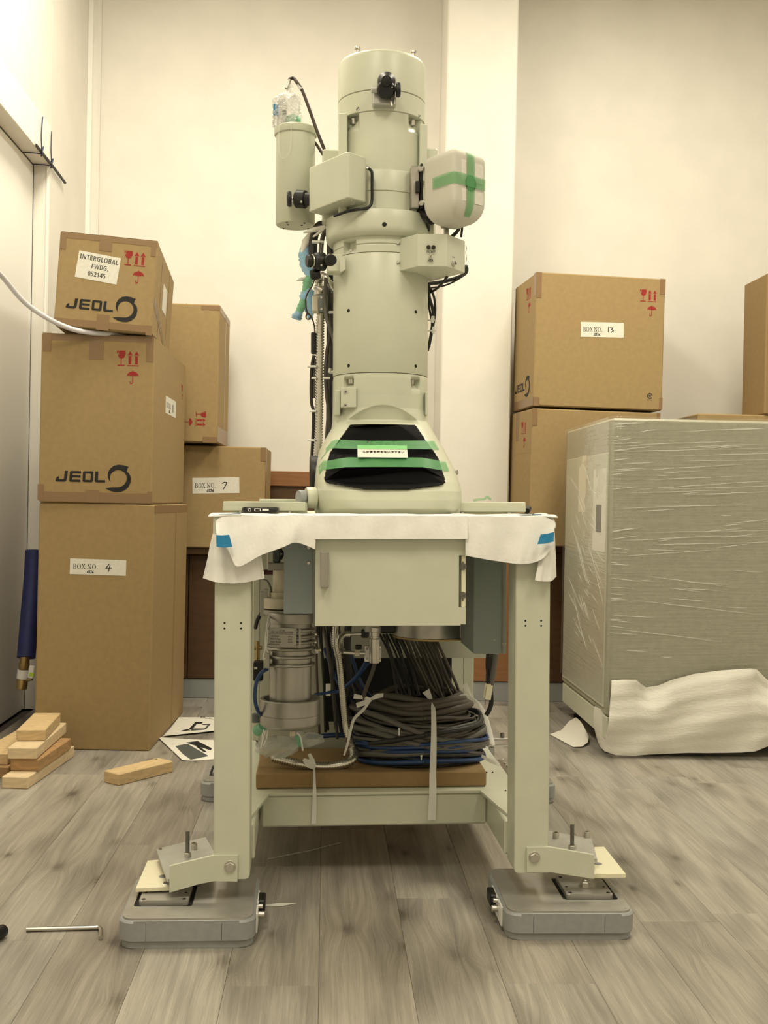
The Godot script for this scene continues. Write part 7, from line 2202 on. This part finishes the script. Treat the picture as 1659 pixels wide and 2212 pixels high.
	for b in [[[Vector3(-0.1421, 1.5232, -0.5), Vector3(-0.1467, 1.5, -0.5), Vector3(-0.1431, 1.4724, -0.5), Vector3(-0.1372, 1.4425, -0.5)], [0.012, 0.0165, 0.018, 0.007], "blue_bag"], [[Vector3(-0.1349, 1.4425, -0.5), Vector3(-0.1417, 1.4262, -0.5), Vector3(-0.1462, 1.403, -0.5)], [0.011, 0.0115, 0.008], "green_bag"], [[Vector3(-0.137, 1.4122, -0.505), Vector3(-0.1416, 1.3948, -0.505), Vector3(-0.1368, 1.367, -0.505), Vector3(-0.1332, 1.337, -0.505)], [0.012, 0.0195, 0.014, 0.005], "blue_bag"], [[Vector3(-0.1508, 1.3826, -0.49), Vector3(-0.1576, 1.364, -0.49), Vector3(-0.1633, 1.3478, -0.49)], [0.008, 0.0095, 0.0085], "green_bag"], [[Vector3(-0.1599, 1.3547, -0.49), Vector3(-0.1667, 1.342, -0.49), Vector3(-0.169, 1.335, -0.49)], [0.0085, 0.013, 0.012], "blue_bag"], [[Vector3(-0.1285, 1.5534, -0.49), Vector3(-0.1445, 1.5277, -0.49), Vector3(-0.1559, 1.4976, -0.49)], [0.006, 0.011, 0.004], "pale_bag"], [[Vector3(-0.1695, 1.4326, -0.5), Vector3(-0.1556, 1.4375, -0.5), Vector3(-0.1418, 1.4401, -0.5)], [0.001, 0.0055, 0.003], "pale_bag"], [[Vector3(-0.1526, 1.5396, -0.45), Vector3(-0.1243, 1.5482, -0.45), Vector3(-0.0973, 1.5542, -0.44)], [0.0015, 0.0065, 0.0035], "pale_bag"], [[Vector3(-0.1288, 1.5275, -0.44), Vector3(-0.1131, 1.5392, -0.44), Vector3(-0.095, 1.5532, -0.44)], [0.002, 0.004, 0.003], "pale_bag"]]:
		var line := Geo.curve(b[0], 8)
		var rr := []
		for i in line.size():
			var f: float = float(i) / (line.size() - 1) * (b[1].size() - 1)
			var k: int = mini(int(f), b[1].size() - 2)
			rr.append(lerpf(b[1][k], b[1][k + 1], f - k) * (1.0 + rng.randf_range(-0.12, 0.12)))
		part("plastic_wrap", Geo.new().tube(line, rr, 12), M[b[2]], t, "crumpled plastic wrapping")
	# under the table: ribbed hoses
	part("metal_hose", Geo.new().hose([Vector3(-0.0703, 0.6006, -0.33), Vector3(-0.0734, 0.5678, -0.33), Vector3(-0.0711, 0.5372, -0.33), Vector3(-0.064, 0.5061, -0.34), Vector3(-0.0591, 0.466, -0.35), Vector3(-0.053, 0.409, -0.36), Vector3(-0.0468, 0.3515, -0.37), Vector3(-0.04, 0.3158, -0.37)], 0.0082, 0.0052, 0.64, 14), M.hose_steel, t, "ribbed steel hose")
	part("metal_hose", Geo.new().hose([Vector3(-0.0387, 0.5713, -0.3), Vector3(-0.0516, 0.5703, -0.3), Vector3(-0.0615, 0.5634, -0.295), Vector3(-0.0648, 0.5501, -0.29), Vector3(-0.0617, 0.5378, -0.285), Vector3(-0.0554, 0.532, -0.28)], 0.0085, 0.0048, 0.64, 14), M.hose_steel, t)
	part("metal_hose", Geo.new().hose([Vector3(-0.0387, 0.3092, -0.4), Vector3(-0.0302, 0.2844, -0.41), Vector3(-0.0239, 0.2708, -0.4), Vector3(-0.0281, 0.2598, -0.38), Vector3(-0.0474, 0.2513, -0.37), Vector3(-0.0807, 0.2456, -0.37), Vector3(-0.1195, 0.2467, -0.37), Vector3(-0.1582, 0.2528, -0.37), Vector3(-0.1915, 0.2586, -0.38), Vector3(-0.2216, 0.2644, -0.39)], 0.0118, 0.0062, 0.64, 16), M.hose_steel, t, "ribbed steel hose lying on the cardboard")
	# cables that drop behind the drum
	var drops := []
	for i in 14:
		drops.append([Vector3(0.0949, 0.5437, -0.52) + Vector3(0.0068 * i, 0, 0.002 * (i % 3)), Vector3(0.1443, 0.4286, -0.5) + Vector3(0.0065 * i, 0, 0.003 * (i % 2)), Vector3(0.1716, 0.3851, -0.48) + Vector3(0.006 * i, 0, 0.0), 0.0038, "cable"])
	for i in 9:
		drops.append([Vector3(0.0462, 0.5464, -0.5) + Vector3(0.006 * i, 0, 0.003 * (i % 3)), Vector3(0.0652, 0.4878, -0.5) + Vector3(0.006 * i, 0, 0), Vector3(0.0912, 0.3992, -0.47) + Vector3(0.006 * i, 0, 0), 0.0036, "cable_dark"])
	for i in 10:
		drops.append([Vector3(-0.1178, 0.5875, -0.45) + Vector3(0.006 * i, 0, 0.003 * (i % 3)), Vector3(-0.1084, 0.4746, -0.44) + Vector3(0.007 * i, 0, 0.004 * (i % 2)), Vector3(-0.0958, 0.2991, -0.46) + Vector3(0.011 * i, 0.004 * (i % 4), 0), 0.004, "cable_dark" if i % 3 else "cable"])
	for i in 7:
		drops.append([Vector3(-0.0952, 0.5066, -0.54) + Vector3(0.010 * i, 0, 0), Vector3(-0.0534, 0.3998, -0.54) + Vector3(0.012 * i, 0, 0), Vector3(0.0228, 0.3201, -0.52) + Vector3(0.010 * i, 0, 0), 0.0045, "cable_dark" if i % 2 else "cable_blue"])
	for d in drops:
		for k in 3:
			d[k] += Vector3(rng.randf_range(-0.006, 0.006), 0, rng.randf_range(-0.015, 0.015)) * (0.5 + k)
		d[3] *= rng.randf_range(0.75, 1.2)
		part("cable", Geo.new().tube(Geo.curve([d[0], d[1], d[2]], 6), d[3], 8), M[d[4]], t)
	for c in [[[Vector3(0.0009, 0.4973, -0.36), Vector3(-0.0146, 0.4665, -0.38), Vector3(-0.0415, 0.4353, -0.4), Vector3(-0.0689, 0.4129, -0.42)], 0.0042, "cable_blue"], [[Vector3(0.0122, 0.489, -0.4), Vector3(-0.0181, 0.4488, -0.42), Vector3(-0.0569, 0.415, -0.44)], 0.003, "cable_blue"], [[Vector3(0.0217, 0.4979, -0.34), Vector3(0.0148, 0.471, -0.35), Vector3(0.0018, 0.429, -0.37), Vector3(-0.0042, 0.4049, -0.38)], 0.005, "cable"], [[Vector3(-0.0372, 0.5883, -0.44), Vector3(-0.0403, 0.5199, -0.44), Vector3(-0.0372, 0.4383, -0.45), Vector3(-0.0445, 0.3791, -0.46)], 0.009, "cable_dark"], [[Vector3(-0.1206, 0.4242, -0.34), Vector3(-0.0983, 0.4227, -0.36), Vector3(-0.0701, 0.4256, -0.38)], 0.0035, "cable_blue"], [[Vector3(0.3033, 0.524, -0.3), Vector3(0.2991, 0.488, -0.3), Vector3(0.2927, 0.4498, -0.3), Vector3(0.2884, 0.428, -0.3)], 0.0075, "cable_grey"], [[Vector3(0.298, 0.5212, -0.32), Vector3(0.2926, 0.4904, -0.32), Vector3(0.2906, 0.4574, -0.32), Vector3(0.2868, 0.4372, -0.31)], 0.007, "cable"], [[Vector3(0.2845, 0.5241, -0.3), Vector3(0.2836, 0.4936, -0.3), Vector3(0.2871, 0.4662, -0.3), Vector3(0.2832, 0.4537, -0.29)], 0.0035, "black"], [[Vector3(0.2883, 0.4498, -0.3), Vector3(0.2939, 0.4279, -0.3), Vector3(0.2941, 0.406, -0.3), Vector3(0.2886, 0.3897, -0.3), Vector3(0.2821, 0.3788, -0.3)], 0.0055, "black"], [[Vector3(-0.0251, 0.2896, -0.5), Vector3(-0.0601, 0.2924, -0.5), Vector3(-0.1008, 0.2905, -0.5), Vector3(-0.1414, 0.2886, -0.5)], 0.006, "cable_blue"]]:
		part("cable", Geo.new().tube(Geo.curve(c[0], 8), c[1], 10), M[c[2]], t)
	for q in [Vector3(0.2858, 0.435, -0.285), Vector3(0.2822, 0.4385, -0.29)]:
		part("cable_tag", Geo.new().box(q, Vector3(0.014, 0.034, 0.002), 0.0005, Basis(Vector3.BACK, -0.15)), M.cream, t)
	part("cable_tag", Geo.new().box(Vector3(-0.087, 0.421, -0.42), Vector3(0.012, 0.03, 0.004), 0.001), M.white_plastic, t)
	# plastic bag and wire ends below the pump
	var lump := []
	for i in 14:
		var line := PackedVector3Array()
		for j in 26:
			var a := TAU * j / 26.0
			var th := PI * i / 13.0
			var q := 1.0 + rng.randf_range(-0.16, 0.16)
			line.append(Vector3(-0.2085, 0.306, -0.3) + Vector3(sin(th) * cos(a) * 0.048 * q, cos(th) * 0.024 * q + 0.004, sin(th) * sin(a) * 0.035 * q))
		lump.append(line)
	part("clear_bag", Geo.new().grid(lump, -1.0, true), M.bag_grey, t, "crumpled clear plastic bag over the hose end")
	lump = []
	for i in 12:
		var line := PackedVector3Array()
		for j in 22:
			var a := TAU * j / 22.0
			var th := PI * i / 11.0
			var q := 1.0 + rng.randf_range(-0.2, 0.2)
			line.append(Vector3(-0.142, 0.318, -0.34) + Vector3(sin(th) * cos(a) * 0.040 * q, cos(th) * 0.016 * q, sin(th) * sin(a) * 0.03 * q))
		lump.append(line)
	part("clear_bag", Geo.new().grid(lump, -1.0, true), M.bag_grey, t)
	for c in [[[Vector3(-0.2324, 0.361, -0.24), Vector3(-0.2365, 0.3464, -0.24), Vector3(-0.2414, 0.3251, -0.26), Vector3(-0.2452, 0.31, -0.28)], 0.0018], [[Vector3(-0.2272, 0.361, -0.24), Vector3(-0.2303, 0.3442, -0.24), Vector3(-0.2371, 0.3229, -0.26)], 0.0016], [[Vector3(-0.2366, 0.3632, -0.24), Vector3(-0.2397, 0.3485, -0.24), Vector3(-0.2403, 0.3272, -0.26)], 0.0016], [[Vector3(-0.1622, 0.3603, -0.22), Vector3(-0.1539, 0.3476, -0.23), Vector3(-0.1507, 0.3306, -0.24), Vector3(-0.1485, 0.3125, -0.25)], 0.002]]:
		part("lead_wire", Geo.new().tube(Geo.curve(c[0], 6), c[1], 8), M.white_plastic, t)
	part("green_tag", Geo.new().box(Vector3(-0.1581, 0.3348, -0.25), Vector3(0.010, 0.026, 0.004), 0.001, Basis(Vector3.BACK, 0.3)), M.green_bag, t)
	part("pump_drain", Geo.new().cyl(Vector3(-0.1714, 0.3575, -0.2), Vector3(-0.1714, 0.3678, -0.2), 0.006, 14), M.ivory, t)


# a sheet between an upper and a lower line of points, sagging outward by bulge
func drape(up: Array, low: Array, rows: int, bulge: float, seed_at: float, fold := 0.004) -> Geo:
	var out := []
	var a := Geo.curve(up, 6)
	var b := Geo.curve(low, 6)
	var n := a.size()
	for i in rows + 1:
		var k := float(i) / rows
		var line := PackedVector3Array()
		for j in n:
			var q: Vector3 = (a[j] as Vector3).lerp(b[j], k)
			var f := float(j) / (n - 1)
			q.z += bulge * sin(k * PI * 0.55) + fold * k * sin(f * 17.0 + seed_at + k * 1.5) + fold * 0.5 * k * sin(f * 41.0 + seed_at * 3.0)
			line.append(q)
		out.append(line)
	return Geo.new().sheet(out, 0.0022, -1.0)


func build_on_scope() -> void:
	var x := scope_xf
	# --- foam sheet over the table front
	var c := thing("foam_cover", "white foam sheet draped over the front of the microscope table", "foam sheet", x, V(0.017, 0.851, 0.05))
	var top := []
	for i in 8:
		var line := PackedVector3Array()
		for j in 41:
			var u := lerpf(-0.342, 0.378, j / 40.0)
			var w := lerpf(0.098 if u > -0.165 and u < 0.175 else 0.17, -0.004, i / 7.0)
			line.append(V(u, 0.8545 + 0.0012 * sin(j * 0.9 + i * 0.7) - (0.003 if i == 7 else 0.0), w))
		top.append(line)
	part("top_sheet", Geo.new().sheet(top, 0.0022, -1.0), M.foam, c)
	# front fall from the table edge
	part("front_fall", drape([Vector3(-0.327, 0.8396, 0.004), Vector3(-0.3139, 0.8482, 0.005), Vector3(-0.2765, 0.8502, 0.006), Vector3(-0.2297, 0.8509, 0.006), Vector3(-0.1828, 0.8515, 0.006), Vector3(-0.1498, 0.8516, 0.006), Vector3(-0.1234, 0.8518, 0.006)], [Vector3(-0.3218, 0.8083, 0.022), Vector3(-0.298, 0.7807, 0.03), Vector3(-0.2802, 0.7501, 0.032), Vector3(-0.2361, 0.7713, 0.026), Vector3(-0.1917, 0.7879, 0.02), Vector3(-0.1637, 0.7971, 0.014), Vector3(-0.1251, 0.7838, 0.01)], 14, 0.010, 0.4, 0.003), M.foam, c)
	part("front_fall", drape([Vector3(-0.1282, 0.8517, 0.007), Vector3(-0.0506, 0.8521, 0.007), Vector3(0.0254, 0.8524, 0.007), Vector3(0.1019, 0.8522, 0.007), Vector3(0.1883, 0.8521, 0.007)], [Vector3(-0.1309, 0.8043, 0.016), Vector3(-0.0509, 0.805, 0.017), Vector3(0.0249, 0.8052, 0.017), Vector3(0.101, 0.8054, 0.017), Vector3(0.1872, 0.8056, 0.016)], 8, 0.002, 2.1, 0.0012), M.foam, c)
	part("front_fall", drape([Vector3(0.1827, 0.852, 0.006), Vector3(0.2271, 0.8517, 0.006), Vector3(0.2755, 0.8514, 0.006), Vector3(0.3241, 0.8512, 0.006), Vector3(0.3535, 0.8498, 0.005), Vector3(0.3696, 0.8421, 0.003)], [Vector3(0.1835, 0.771, 0.01), Vector3(0.2266, 0.7635, 0.012), Vector3(0.2697, 0.7569, 0.014), Vector3(0.3028, 0.7543, 0.018), Vector3(0.3362, 0.7633, 0.024), Vector3(0.3645, 0.7927, 0.018)], 12, 0.008, 3.7, 0.003), M.foam, c)
	# corner falls that hang lower
	part("corner_fall", drape([Vector3(-0.327, 0.8375, -0.008), Vector3(-0.3238, 0.8433, -0.003), Vector3(-0.3095, 0.8434, 0.001), Vector3(-0.2767, 0.836, 0.001), Vector3(-0.243, 0.8266, 0)], [Vector3(-0.3506, 0.7241, 0.006), Vector3(-0.3295, 0.7181, 0.014), Vector3(-0.2968, 0.7145, 0.017), Vector3(-0.2617, 0.7169, 0.012), Vector3(-0.2292, 0.724, 0.006)], 14, 0.004, 1.2, 0.003), M.foam, c)
	part("corner_fall", drape([Vector3(0.3482, 0.8192, 0.012), Vector3(0.3559, 0.8288, 0.012), Vector3(0.3651, 0.8364, 0.006), Vector3(0.3723, 0.8382, -0.004), Vector3(0.3784, 0.8396, -0.03)], [Vector3(0.3263, 0.7212, 0.022), Vector3(0.3423, 0.7185, 0.024), Vector3(0.3616, 0.7188, 0.016), Vector3(0.3741, 0.7256, 0.004), Vector3(0.3831, 0.7301, -0.03)], 14, 0.002, 4.4, 0.0025), M.foam, c)
	part("corner_fall", Geo.new().sheet([PackedVector3Array([Vector3(-0.3268, 0.8375, -0.006), Vector3(-0.3318, 0.8386, -0.05), Vector3(-0.34, 0.8405, -0.16)]), PackedVector3Array([Vector3(-0.3402, 0.7792, 0), Vector3(-0.3444, 0.7817, -0.05), Vector3(-0.3478, 0.7819, -0.16)]), PackedVector3Array([Vector3(-0.3499, 0.7249, 0.004), Vector3(-0.3529, 0.7307, -0.05), Vector3(-0.3537, 0.7365, -0.16)])], 0.002, 1.0), M.foam, c)
	part("corner_fall", Geo.new().sheet([PackedVector3Array([Vector3(0.3727, 0.84, -0.006), Vector3(0.3841, 0.8412, -0.05), Vector3(0.4036, 0.8433, -0.16)]), PackedVector3Array([Vector3(0.3725, 0.8093, 0), Vector3(0.3833, 0.8096, -0.05), Vector3(0.4038, 0.8144, -0.16)]), PackedVector3Array([Vector3(0.3737, 0.7805, 0.004), Vector3(0.3834, 0.7879, -0.05), Vector3(0.404, 0.7916, -0.16)])], 0.002, -1.0), M.foam, c)
	# rolled corner of the sheet at the table's right end
	part("rolled_edge", Geo.new().tube(Geo.curve([Vector3(0.3318, 0.8521, -0.03), Vector3(0.3552, 0.8504, -0.02), Vector3(0.3663, 0.84, -0.008), Vector3(0.3695, 0.8267, 0)], 6), [0.004, 0.005, 0.006, 0.007, 0.0075, 0.008, 0.0085, 0.009, 0.009, 0.009, 0.009, 0.0088, 0.0085, 0.008, 0.0075, 0.007, 0.006, 0.005, 0.004], 12), M.foam, c)
	part("rolled_edge", Geo.new().tube(Geo.curve([Vector3(-0.2969, 0.8478, -0.02), Vector3(-0.3112, 0.846, -0.01), Vector3(-0.3198, 0.8358, 0), Vector3(-0.321, 0.8191, 0.008)], 6), [0.003, 0.004, 0.005, 0.006, 0.0065, 0.007, 0.0075, 0.008, 0.008, 0.008, 0.008, 0.0078, 0.0075, 0.007, 0.0065, 0.006, 0.005, 0.004, 0.003], 12), M.foam, c)
	for b in [[[Vector3(-0.3226, 0.8132, 0.046), Vector3(-0.3107, 0.8124, 0.047), Vector3(-0.297, 0.8138, 0.047)], [Vector3(-0.322, 0.7897, 0.047), Vector3(-0.3085, 0.788, 0.05), Vector3(-0.2903, 0.7899, 0.05)]], [[Vector3(0.3338, 0.8158, 0.042), Vector3(0.3472, 0.8173, 0.042), Vector3(0.363, 0.8209, 0.036)], [Vector3(0.3264, 0.7961, 0.046), Vector3(0.3426, 0.7971, 0.046), Vector3(0.3617, 0.8011, 0.038)]]]:
		part("blue_tape", Geo.new().sheet([PackedVector3Array(b[0]), PackedVector3Array(b[1])], 0.0004, -1.0), M.blue_tape, c, "blue masking tape")
	for b in [[-0.30, 0.004], [0.325, 0.003]]:
		part("blue_tape", Geo.new().box(V(b[0], 0.8562, 0.02), Vector3(0.045, 0.0006, 0.02), 0.0002), M.blue_tape, c, "blue masking tape")

	# --- phone lying on the foam
	var f0 := -0.2783
	var f1 := -0.2031
	var ph := thing("phone", "phone in a black case lying on the foam sheet, its sockets facing the viewer", "phone", x, V((f0 + f1) / 2, 0.857, 0.13))
	var o := rounded_rect(f0, -0.196, f1, -0.058, 0.010, 5)
	part("case", stacked(Geo.new(), [[rounded_rect(f0 + 0.002, -0.194, f1 - 0.002, -0.060, 0.009, 5), 0.8575], [o, 0.8595], [o, 0.8655], [rounded_rect(f0 + 0.0015, -0.1945, f1 - 0.0015, -0.0595, 0.009, 5), 0.8675]]), M.black, ph)
	part("screen", Geo.new().block(V(f0 + 0.004, 0.8672, 0.063), V(f1 - 0.004, 0.8681, 0.192), 0.0005), M.phone_glass, ph)
	var fx := f0 + (f1 - f0) * 0.22
	part("headphone_socket", Geo.new().lathe([Vector2(0.0024, 0), Vector2(0.0035, 0), Vector2(0.0035, 0.0012), Vector2(0.0024, 0.0012)], Geo.aim(V(fx, 0.8625, 0.0585), V(fx, 0.8625, 0.05)), 18), M.white_plastic, ph)
	fx = f0 + (f1 - f0) * 0.44
	part("charging_socket", Geo.new().box(V(fx, 0.8625, 0.0578), Vector3(0.0135, 0.0058, 0.001), 0.0003), M.white_plastic, ph)
	part("socket_mouth", Geo.new().box(V(fx, 0.8622, 0.0572), Vector3(0.0095, 0.0034, 0.0006), 0.0002), M.black_matt, ph)
	fx = f0 + (f1 - f0) * 0.66
	part("speaker_slot", Geo.new().box(V(fx, 0.8628, 0.0578), Vector3(0.0135, 0.004, 0.001), 0.0003), M.white_plastic, ph)

	# --- cardboard on the bottom plate
	var b0 := -0.2567
	var b1 := 0.29
	var cb := thing("cardboard_panel", "flat cardboard carton lying on the bottom plate inside the microscope frame", "cardboard", x, V(0.017, 0.2035, 0.5))
	part("panel", Geo.new().box(V((b0 + b1) / 2, 0.2215, 0.46), Vector3(b1 - b0, 0.036, 0.26), 0.003, Basis(Vector3.UP, -0.012)), M.card_dark, cb)

	# --- big coil of cables tied with white plastic strap
	var cc := Vector3(0.1418, 0.2827, -0.47)
	var coil := thing("cable_coil", "large coil of grey and blue cables tied with white plastic strap, inside the frame", "cable coil", x, Vector3(cc.x, 0.24, -0.47))
	var rng := RandomNumberGenerator.new()
	rng.seed = 33
	# each loop: radius, height, thickness, tilt, material
	var loops := []
	for i in 7:
		loops.append([0.100 + 0.009 * (i % 4), 0.398 - 0.017 * (i / 2) - 0.006 * (i % 2), 0.0085, 0.03, "cable"])
	for i in 30:
		var h := rng.randf()
		loops.append([0.118 + 0.044 * sqrt(1.0 - pow(absf(h * 2.0 - 0.85) / 1.15, 2.0)) - rng.randf() * 0.012, 0.249 + 0.110 * h, rng.randf_range(0.003, 0.0058), rng.randf_range(-0.13, 0.13), ["cable_grey", "cable", "cable_dark", "cable_grey"][i % 4]])
	for i in 6:
		loops.append([0.150 + 0.004 * i, 0.268 + 0.006 * i, 0.0046, rng.randf_range(-0.04, 0.04), "cable_blue"])
	for i in 5:
		loops.append([0.158 + 0.002 * i, 0.295 + 0.008 * i, 0.0052 + 0.0004 * i, [-0.26, 0.24, -0.2, 0.16, -0.3][i], ["cable_grey", "cable", "cable_grey", "cable_dark", "cable_grey"][i]])
	loops.append([0.168, 0.252, 0.0062, 0.02, "cable_blue"])
	loops.append([0.163, 0.285, 0.007, 0.17, "cable_grey"])
	loops.append([0.166, 0.300, 0.0075, -0.16, "cable_grey"])
	loops.append([0.158, 0.315, 0.0055, -0.20, "cable_grey"])
	for l in loops:
		var pts := []
		var ph0 := rng.randf() * TAU
		var squash := rng.randf_range(0.93, 1.04)
		for i in 49:
			var a := TAU * i / 48.0
			var r: float = l[0] * (1.0 + 0.035 * sin(a * 2.0 + ph0) + 0.016 * sin(a * 5.0 + ph0 * 2.0))
			var y: float = maxf(l[1] + l[3] * l[0] * sin(a + (0.0 if absf(l[3]) > 0.1 else ph0)) + 0.005 * sin(a * 3.0 + ph0), 0.2405 + l[2])
			pts.append(Vector3(cc.x + sin(a) * r * 1.0, y, -0.47 + cos(a) * r * 0.74 * squash))
		part("cable", Geo.new().tube(pts, l[2], 9), M[l[4]], coil)
	for q in [[Vector3(0.08, 0.332, -0.34), 0.016], [Vector3(0.1341, 0.265, -0.345), 0.018]]:
		part("cable_tie", Geo.new().box(q[0], Vector3(0.003, q[1], 0.003), 0.0008), M.white_plastic, coil)
		part("cable_tie", Geo.new().box(q[0] + Vector3(0, q[1] * 0.5, 0), Vector3(0.005, 0.004, 0.005), 0.0008), M.white_plastic, coil)
	# straps: flat ribbons of a given half width along points
	ribbon("strap", [Vector3(0.1667, 0.393, -0.4), Vector3(0.1623, 0.3877, -0.345), Vector3(0.1612, 0.3586, -0.325), Vector3(0.1596, 0.3179, -0.31), Vector3(0.1581, 0.2753, -0.305), Vector3(0.1572, 0.2426, -0.305), Vector3(0.1561, 0.1996, -0.294), Vector3(0.1551, 0.1695, -0.293), Vector3(0.1542, 0.1347, -0.293)], [0.003, 0.0055, 0.006, 0.0068, 0.0075, 0.008, 0.0085, 0.009, 0.009], coil)
	ribbon("strap", [Vector3(0.1678, 0.3885, -0.4), Vector3(0.1598, 0.4044, -0.4), Vector3(0.1518, 0.4185, -0.41)], [0.003, 0.006, 0.010], coil)
	ribbon("strap", [Vector3(0.1684, 0.3883, -0.395), Vector3(0.1768, 0.3857, -0.39), Vector3(0.1813, 0.3913, -0.39)], [0.002, 0.0022, 0.0018], coil)
	ribbon("strap", [Vector3(0.0159, 0.4048, -0.38), Vector3(0.0304, 0.4113, -0.38), Vector3(0.0465, 0.4099, -0.4)], [0.0035, 0.006, 0.005], coil)
	ribbon("strap", [Vector3(0.0159, 0.4036, -0.38), Vector3(-0.0034, 0.4092, -0.375), Vector3(-0.0271, 0.4136, -0.37)], [0.003, 0.0045, 0.006], coil)
	ribbon("strap", [Vector3(0.0159, 0.4025, -0.38), Vector3(0, 0.3969, -0.375), Vector3(-0.0203, 0.3913, -0.37)], [0.003, 0.006, 0.0058], coil)
	ribbon("strap", [Vector3(0.0137, 0.4014, -0.38), Vector3(-0.0036, 0.3811, -0.37), Vector3(-0.0262, 0.3611, -0.36), Vector3(-0.0351, 0.3323, -0.355), Vector3(-0.0429, 0.3003, -0.35), Vector3(-0.0505, 0.2761, -0.35)], [0.002, 0.0038, 0.0035, 0.003, 0.003, 0.002], coil)
	ribbon("strap", [Vector3(0.2655, 0.3998, -0.42), Vector3(0.2562, 0.4159, -0.42), Vector3(0.2481, 0.432, -0.42)], [0.003, 0.005, 0.008], coil)
	ribbon("strap", [Vector3(0.2655, 0.3987, -0.42), Vector3(0.2808, 0.3874, -0.4), Vector3(0.2935, 0.3629, -0.38), Vector3(0.3017, 0.3276, -0.36), Vector3(0.3073, 0.2984, -0.34)], [0.0025, 0.0035, 0.005, 0.0055, 0.004], coil)
	ribbon("strap", [Vector3(0.2911, 0.2941, -0.35), Vector3(0.2995, 0.2754, -0.32), Vector3(0.3155, 0.2589, -0.31)], [0.002, 0.0035, 0.004], coil)
	ribbon("strap", [Vector3(0.28, 0.2719, -0.35), Vector3(0.2968, 0.2643, -0.33), Vector3(0.3155, 0.2589, -0.31)], [0.003, 0.0045, 0.003], coil)
	ribbon("strap", [Vector3(0.2276, 0.3979, -0.42), Vector3(0.2425, 0.4058, -0.42), Vector3(0.2609, 0.4033, -0.42), Vector3(0.2667, 0.3976, -0.42)], [0.0015, 0.0018, 0.0018, 0.0015], coil)
	# short strap over the hose, down the front rail
	var st := thing("strap_tie", "short white plastic strap tied round the ribbed hose, hanging down the front rail", "strap", x, Vector3(-0.12, 0.2729, -0.33))
	ribbon("strap", [Vector3(-0.1209, 0.2473, -0.345), Vector3(-0.121, 0.2317, -0.32), Vector3(-0.1207, 0.2036, -0.295), Vector3(-0.1211, 0.1736, -0.294), Vector3(-0.122, 0.1304, -0.294)], [0.0018, 0.003, 0.0042, 0.005, 0.0055], st)
	ribbon("strap", [Vector3(-0.1198, 0.2484, -0.345), Vector3(-0.1329, 0.2585, -0.345), Vector3(-0.1472, 0.2697, -0.345)], [0.004, 0.010, 0.003], st)
	ribbon("strap", [Vector3(-0.1198, 0.2517, -0.345), Vector3(-0.1264, 0.2672, -0.345), Vector3(-0.1331, 0.2827, -0.345)], [0.004, 0.006, 0.003], st)


func ribbon(called: String, pts: Array, half: Array, parent: Node3D) -> void:
	var n := pts.size()
	var line := Geo.curve(pts, 5)
	var rows := [PackedVector3Array(), PackedVector3Array(), PackedVector3Array()]
	for i in line.size():
		var d: Vector3 = (line[mini(i + 1, line.size() - 1)] - line[maxi(i - 1, 0)]).normalized()
		var s := d.cross(Vector3(0, 0, 1)).normalized()
		if s.length() < 0.5:
			s = Vector3.RIGHT
		var f := float(i) / (line.size() - 1) * (n - 1)
		var k := mini(int(f), n - 2)
		var h := lerpf(half[k], half[k + 1], f - k)
		rows[0].append(line[i] + s * h)
		rows[1].append(line[i] + Vector3(0, 0, 0.0012))
		rows[2].append(line[i] - s * h)
	part(called, Geo.new().sheet(rows, 0.0004, 1.0), M.strap, parent)
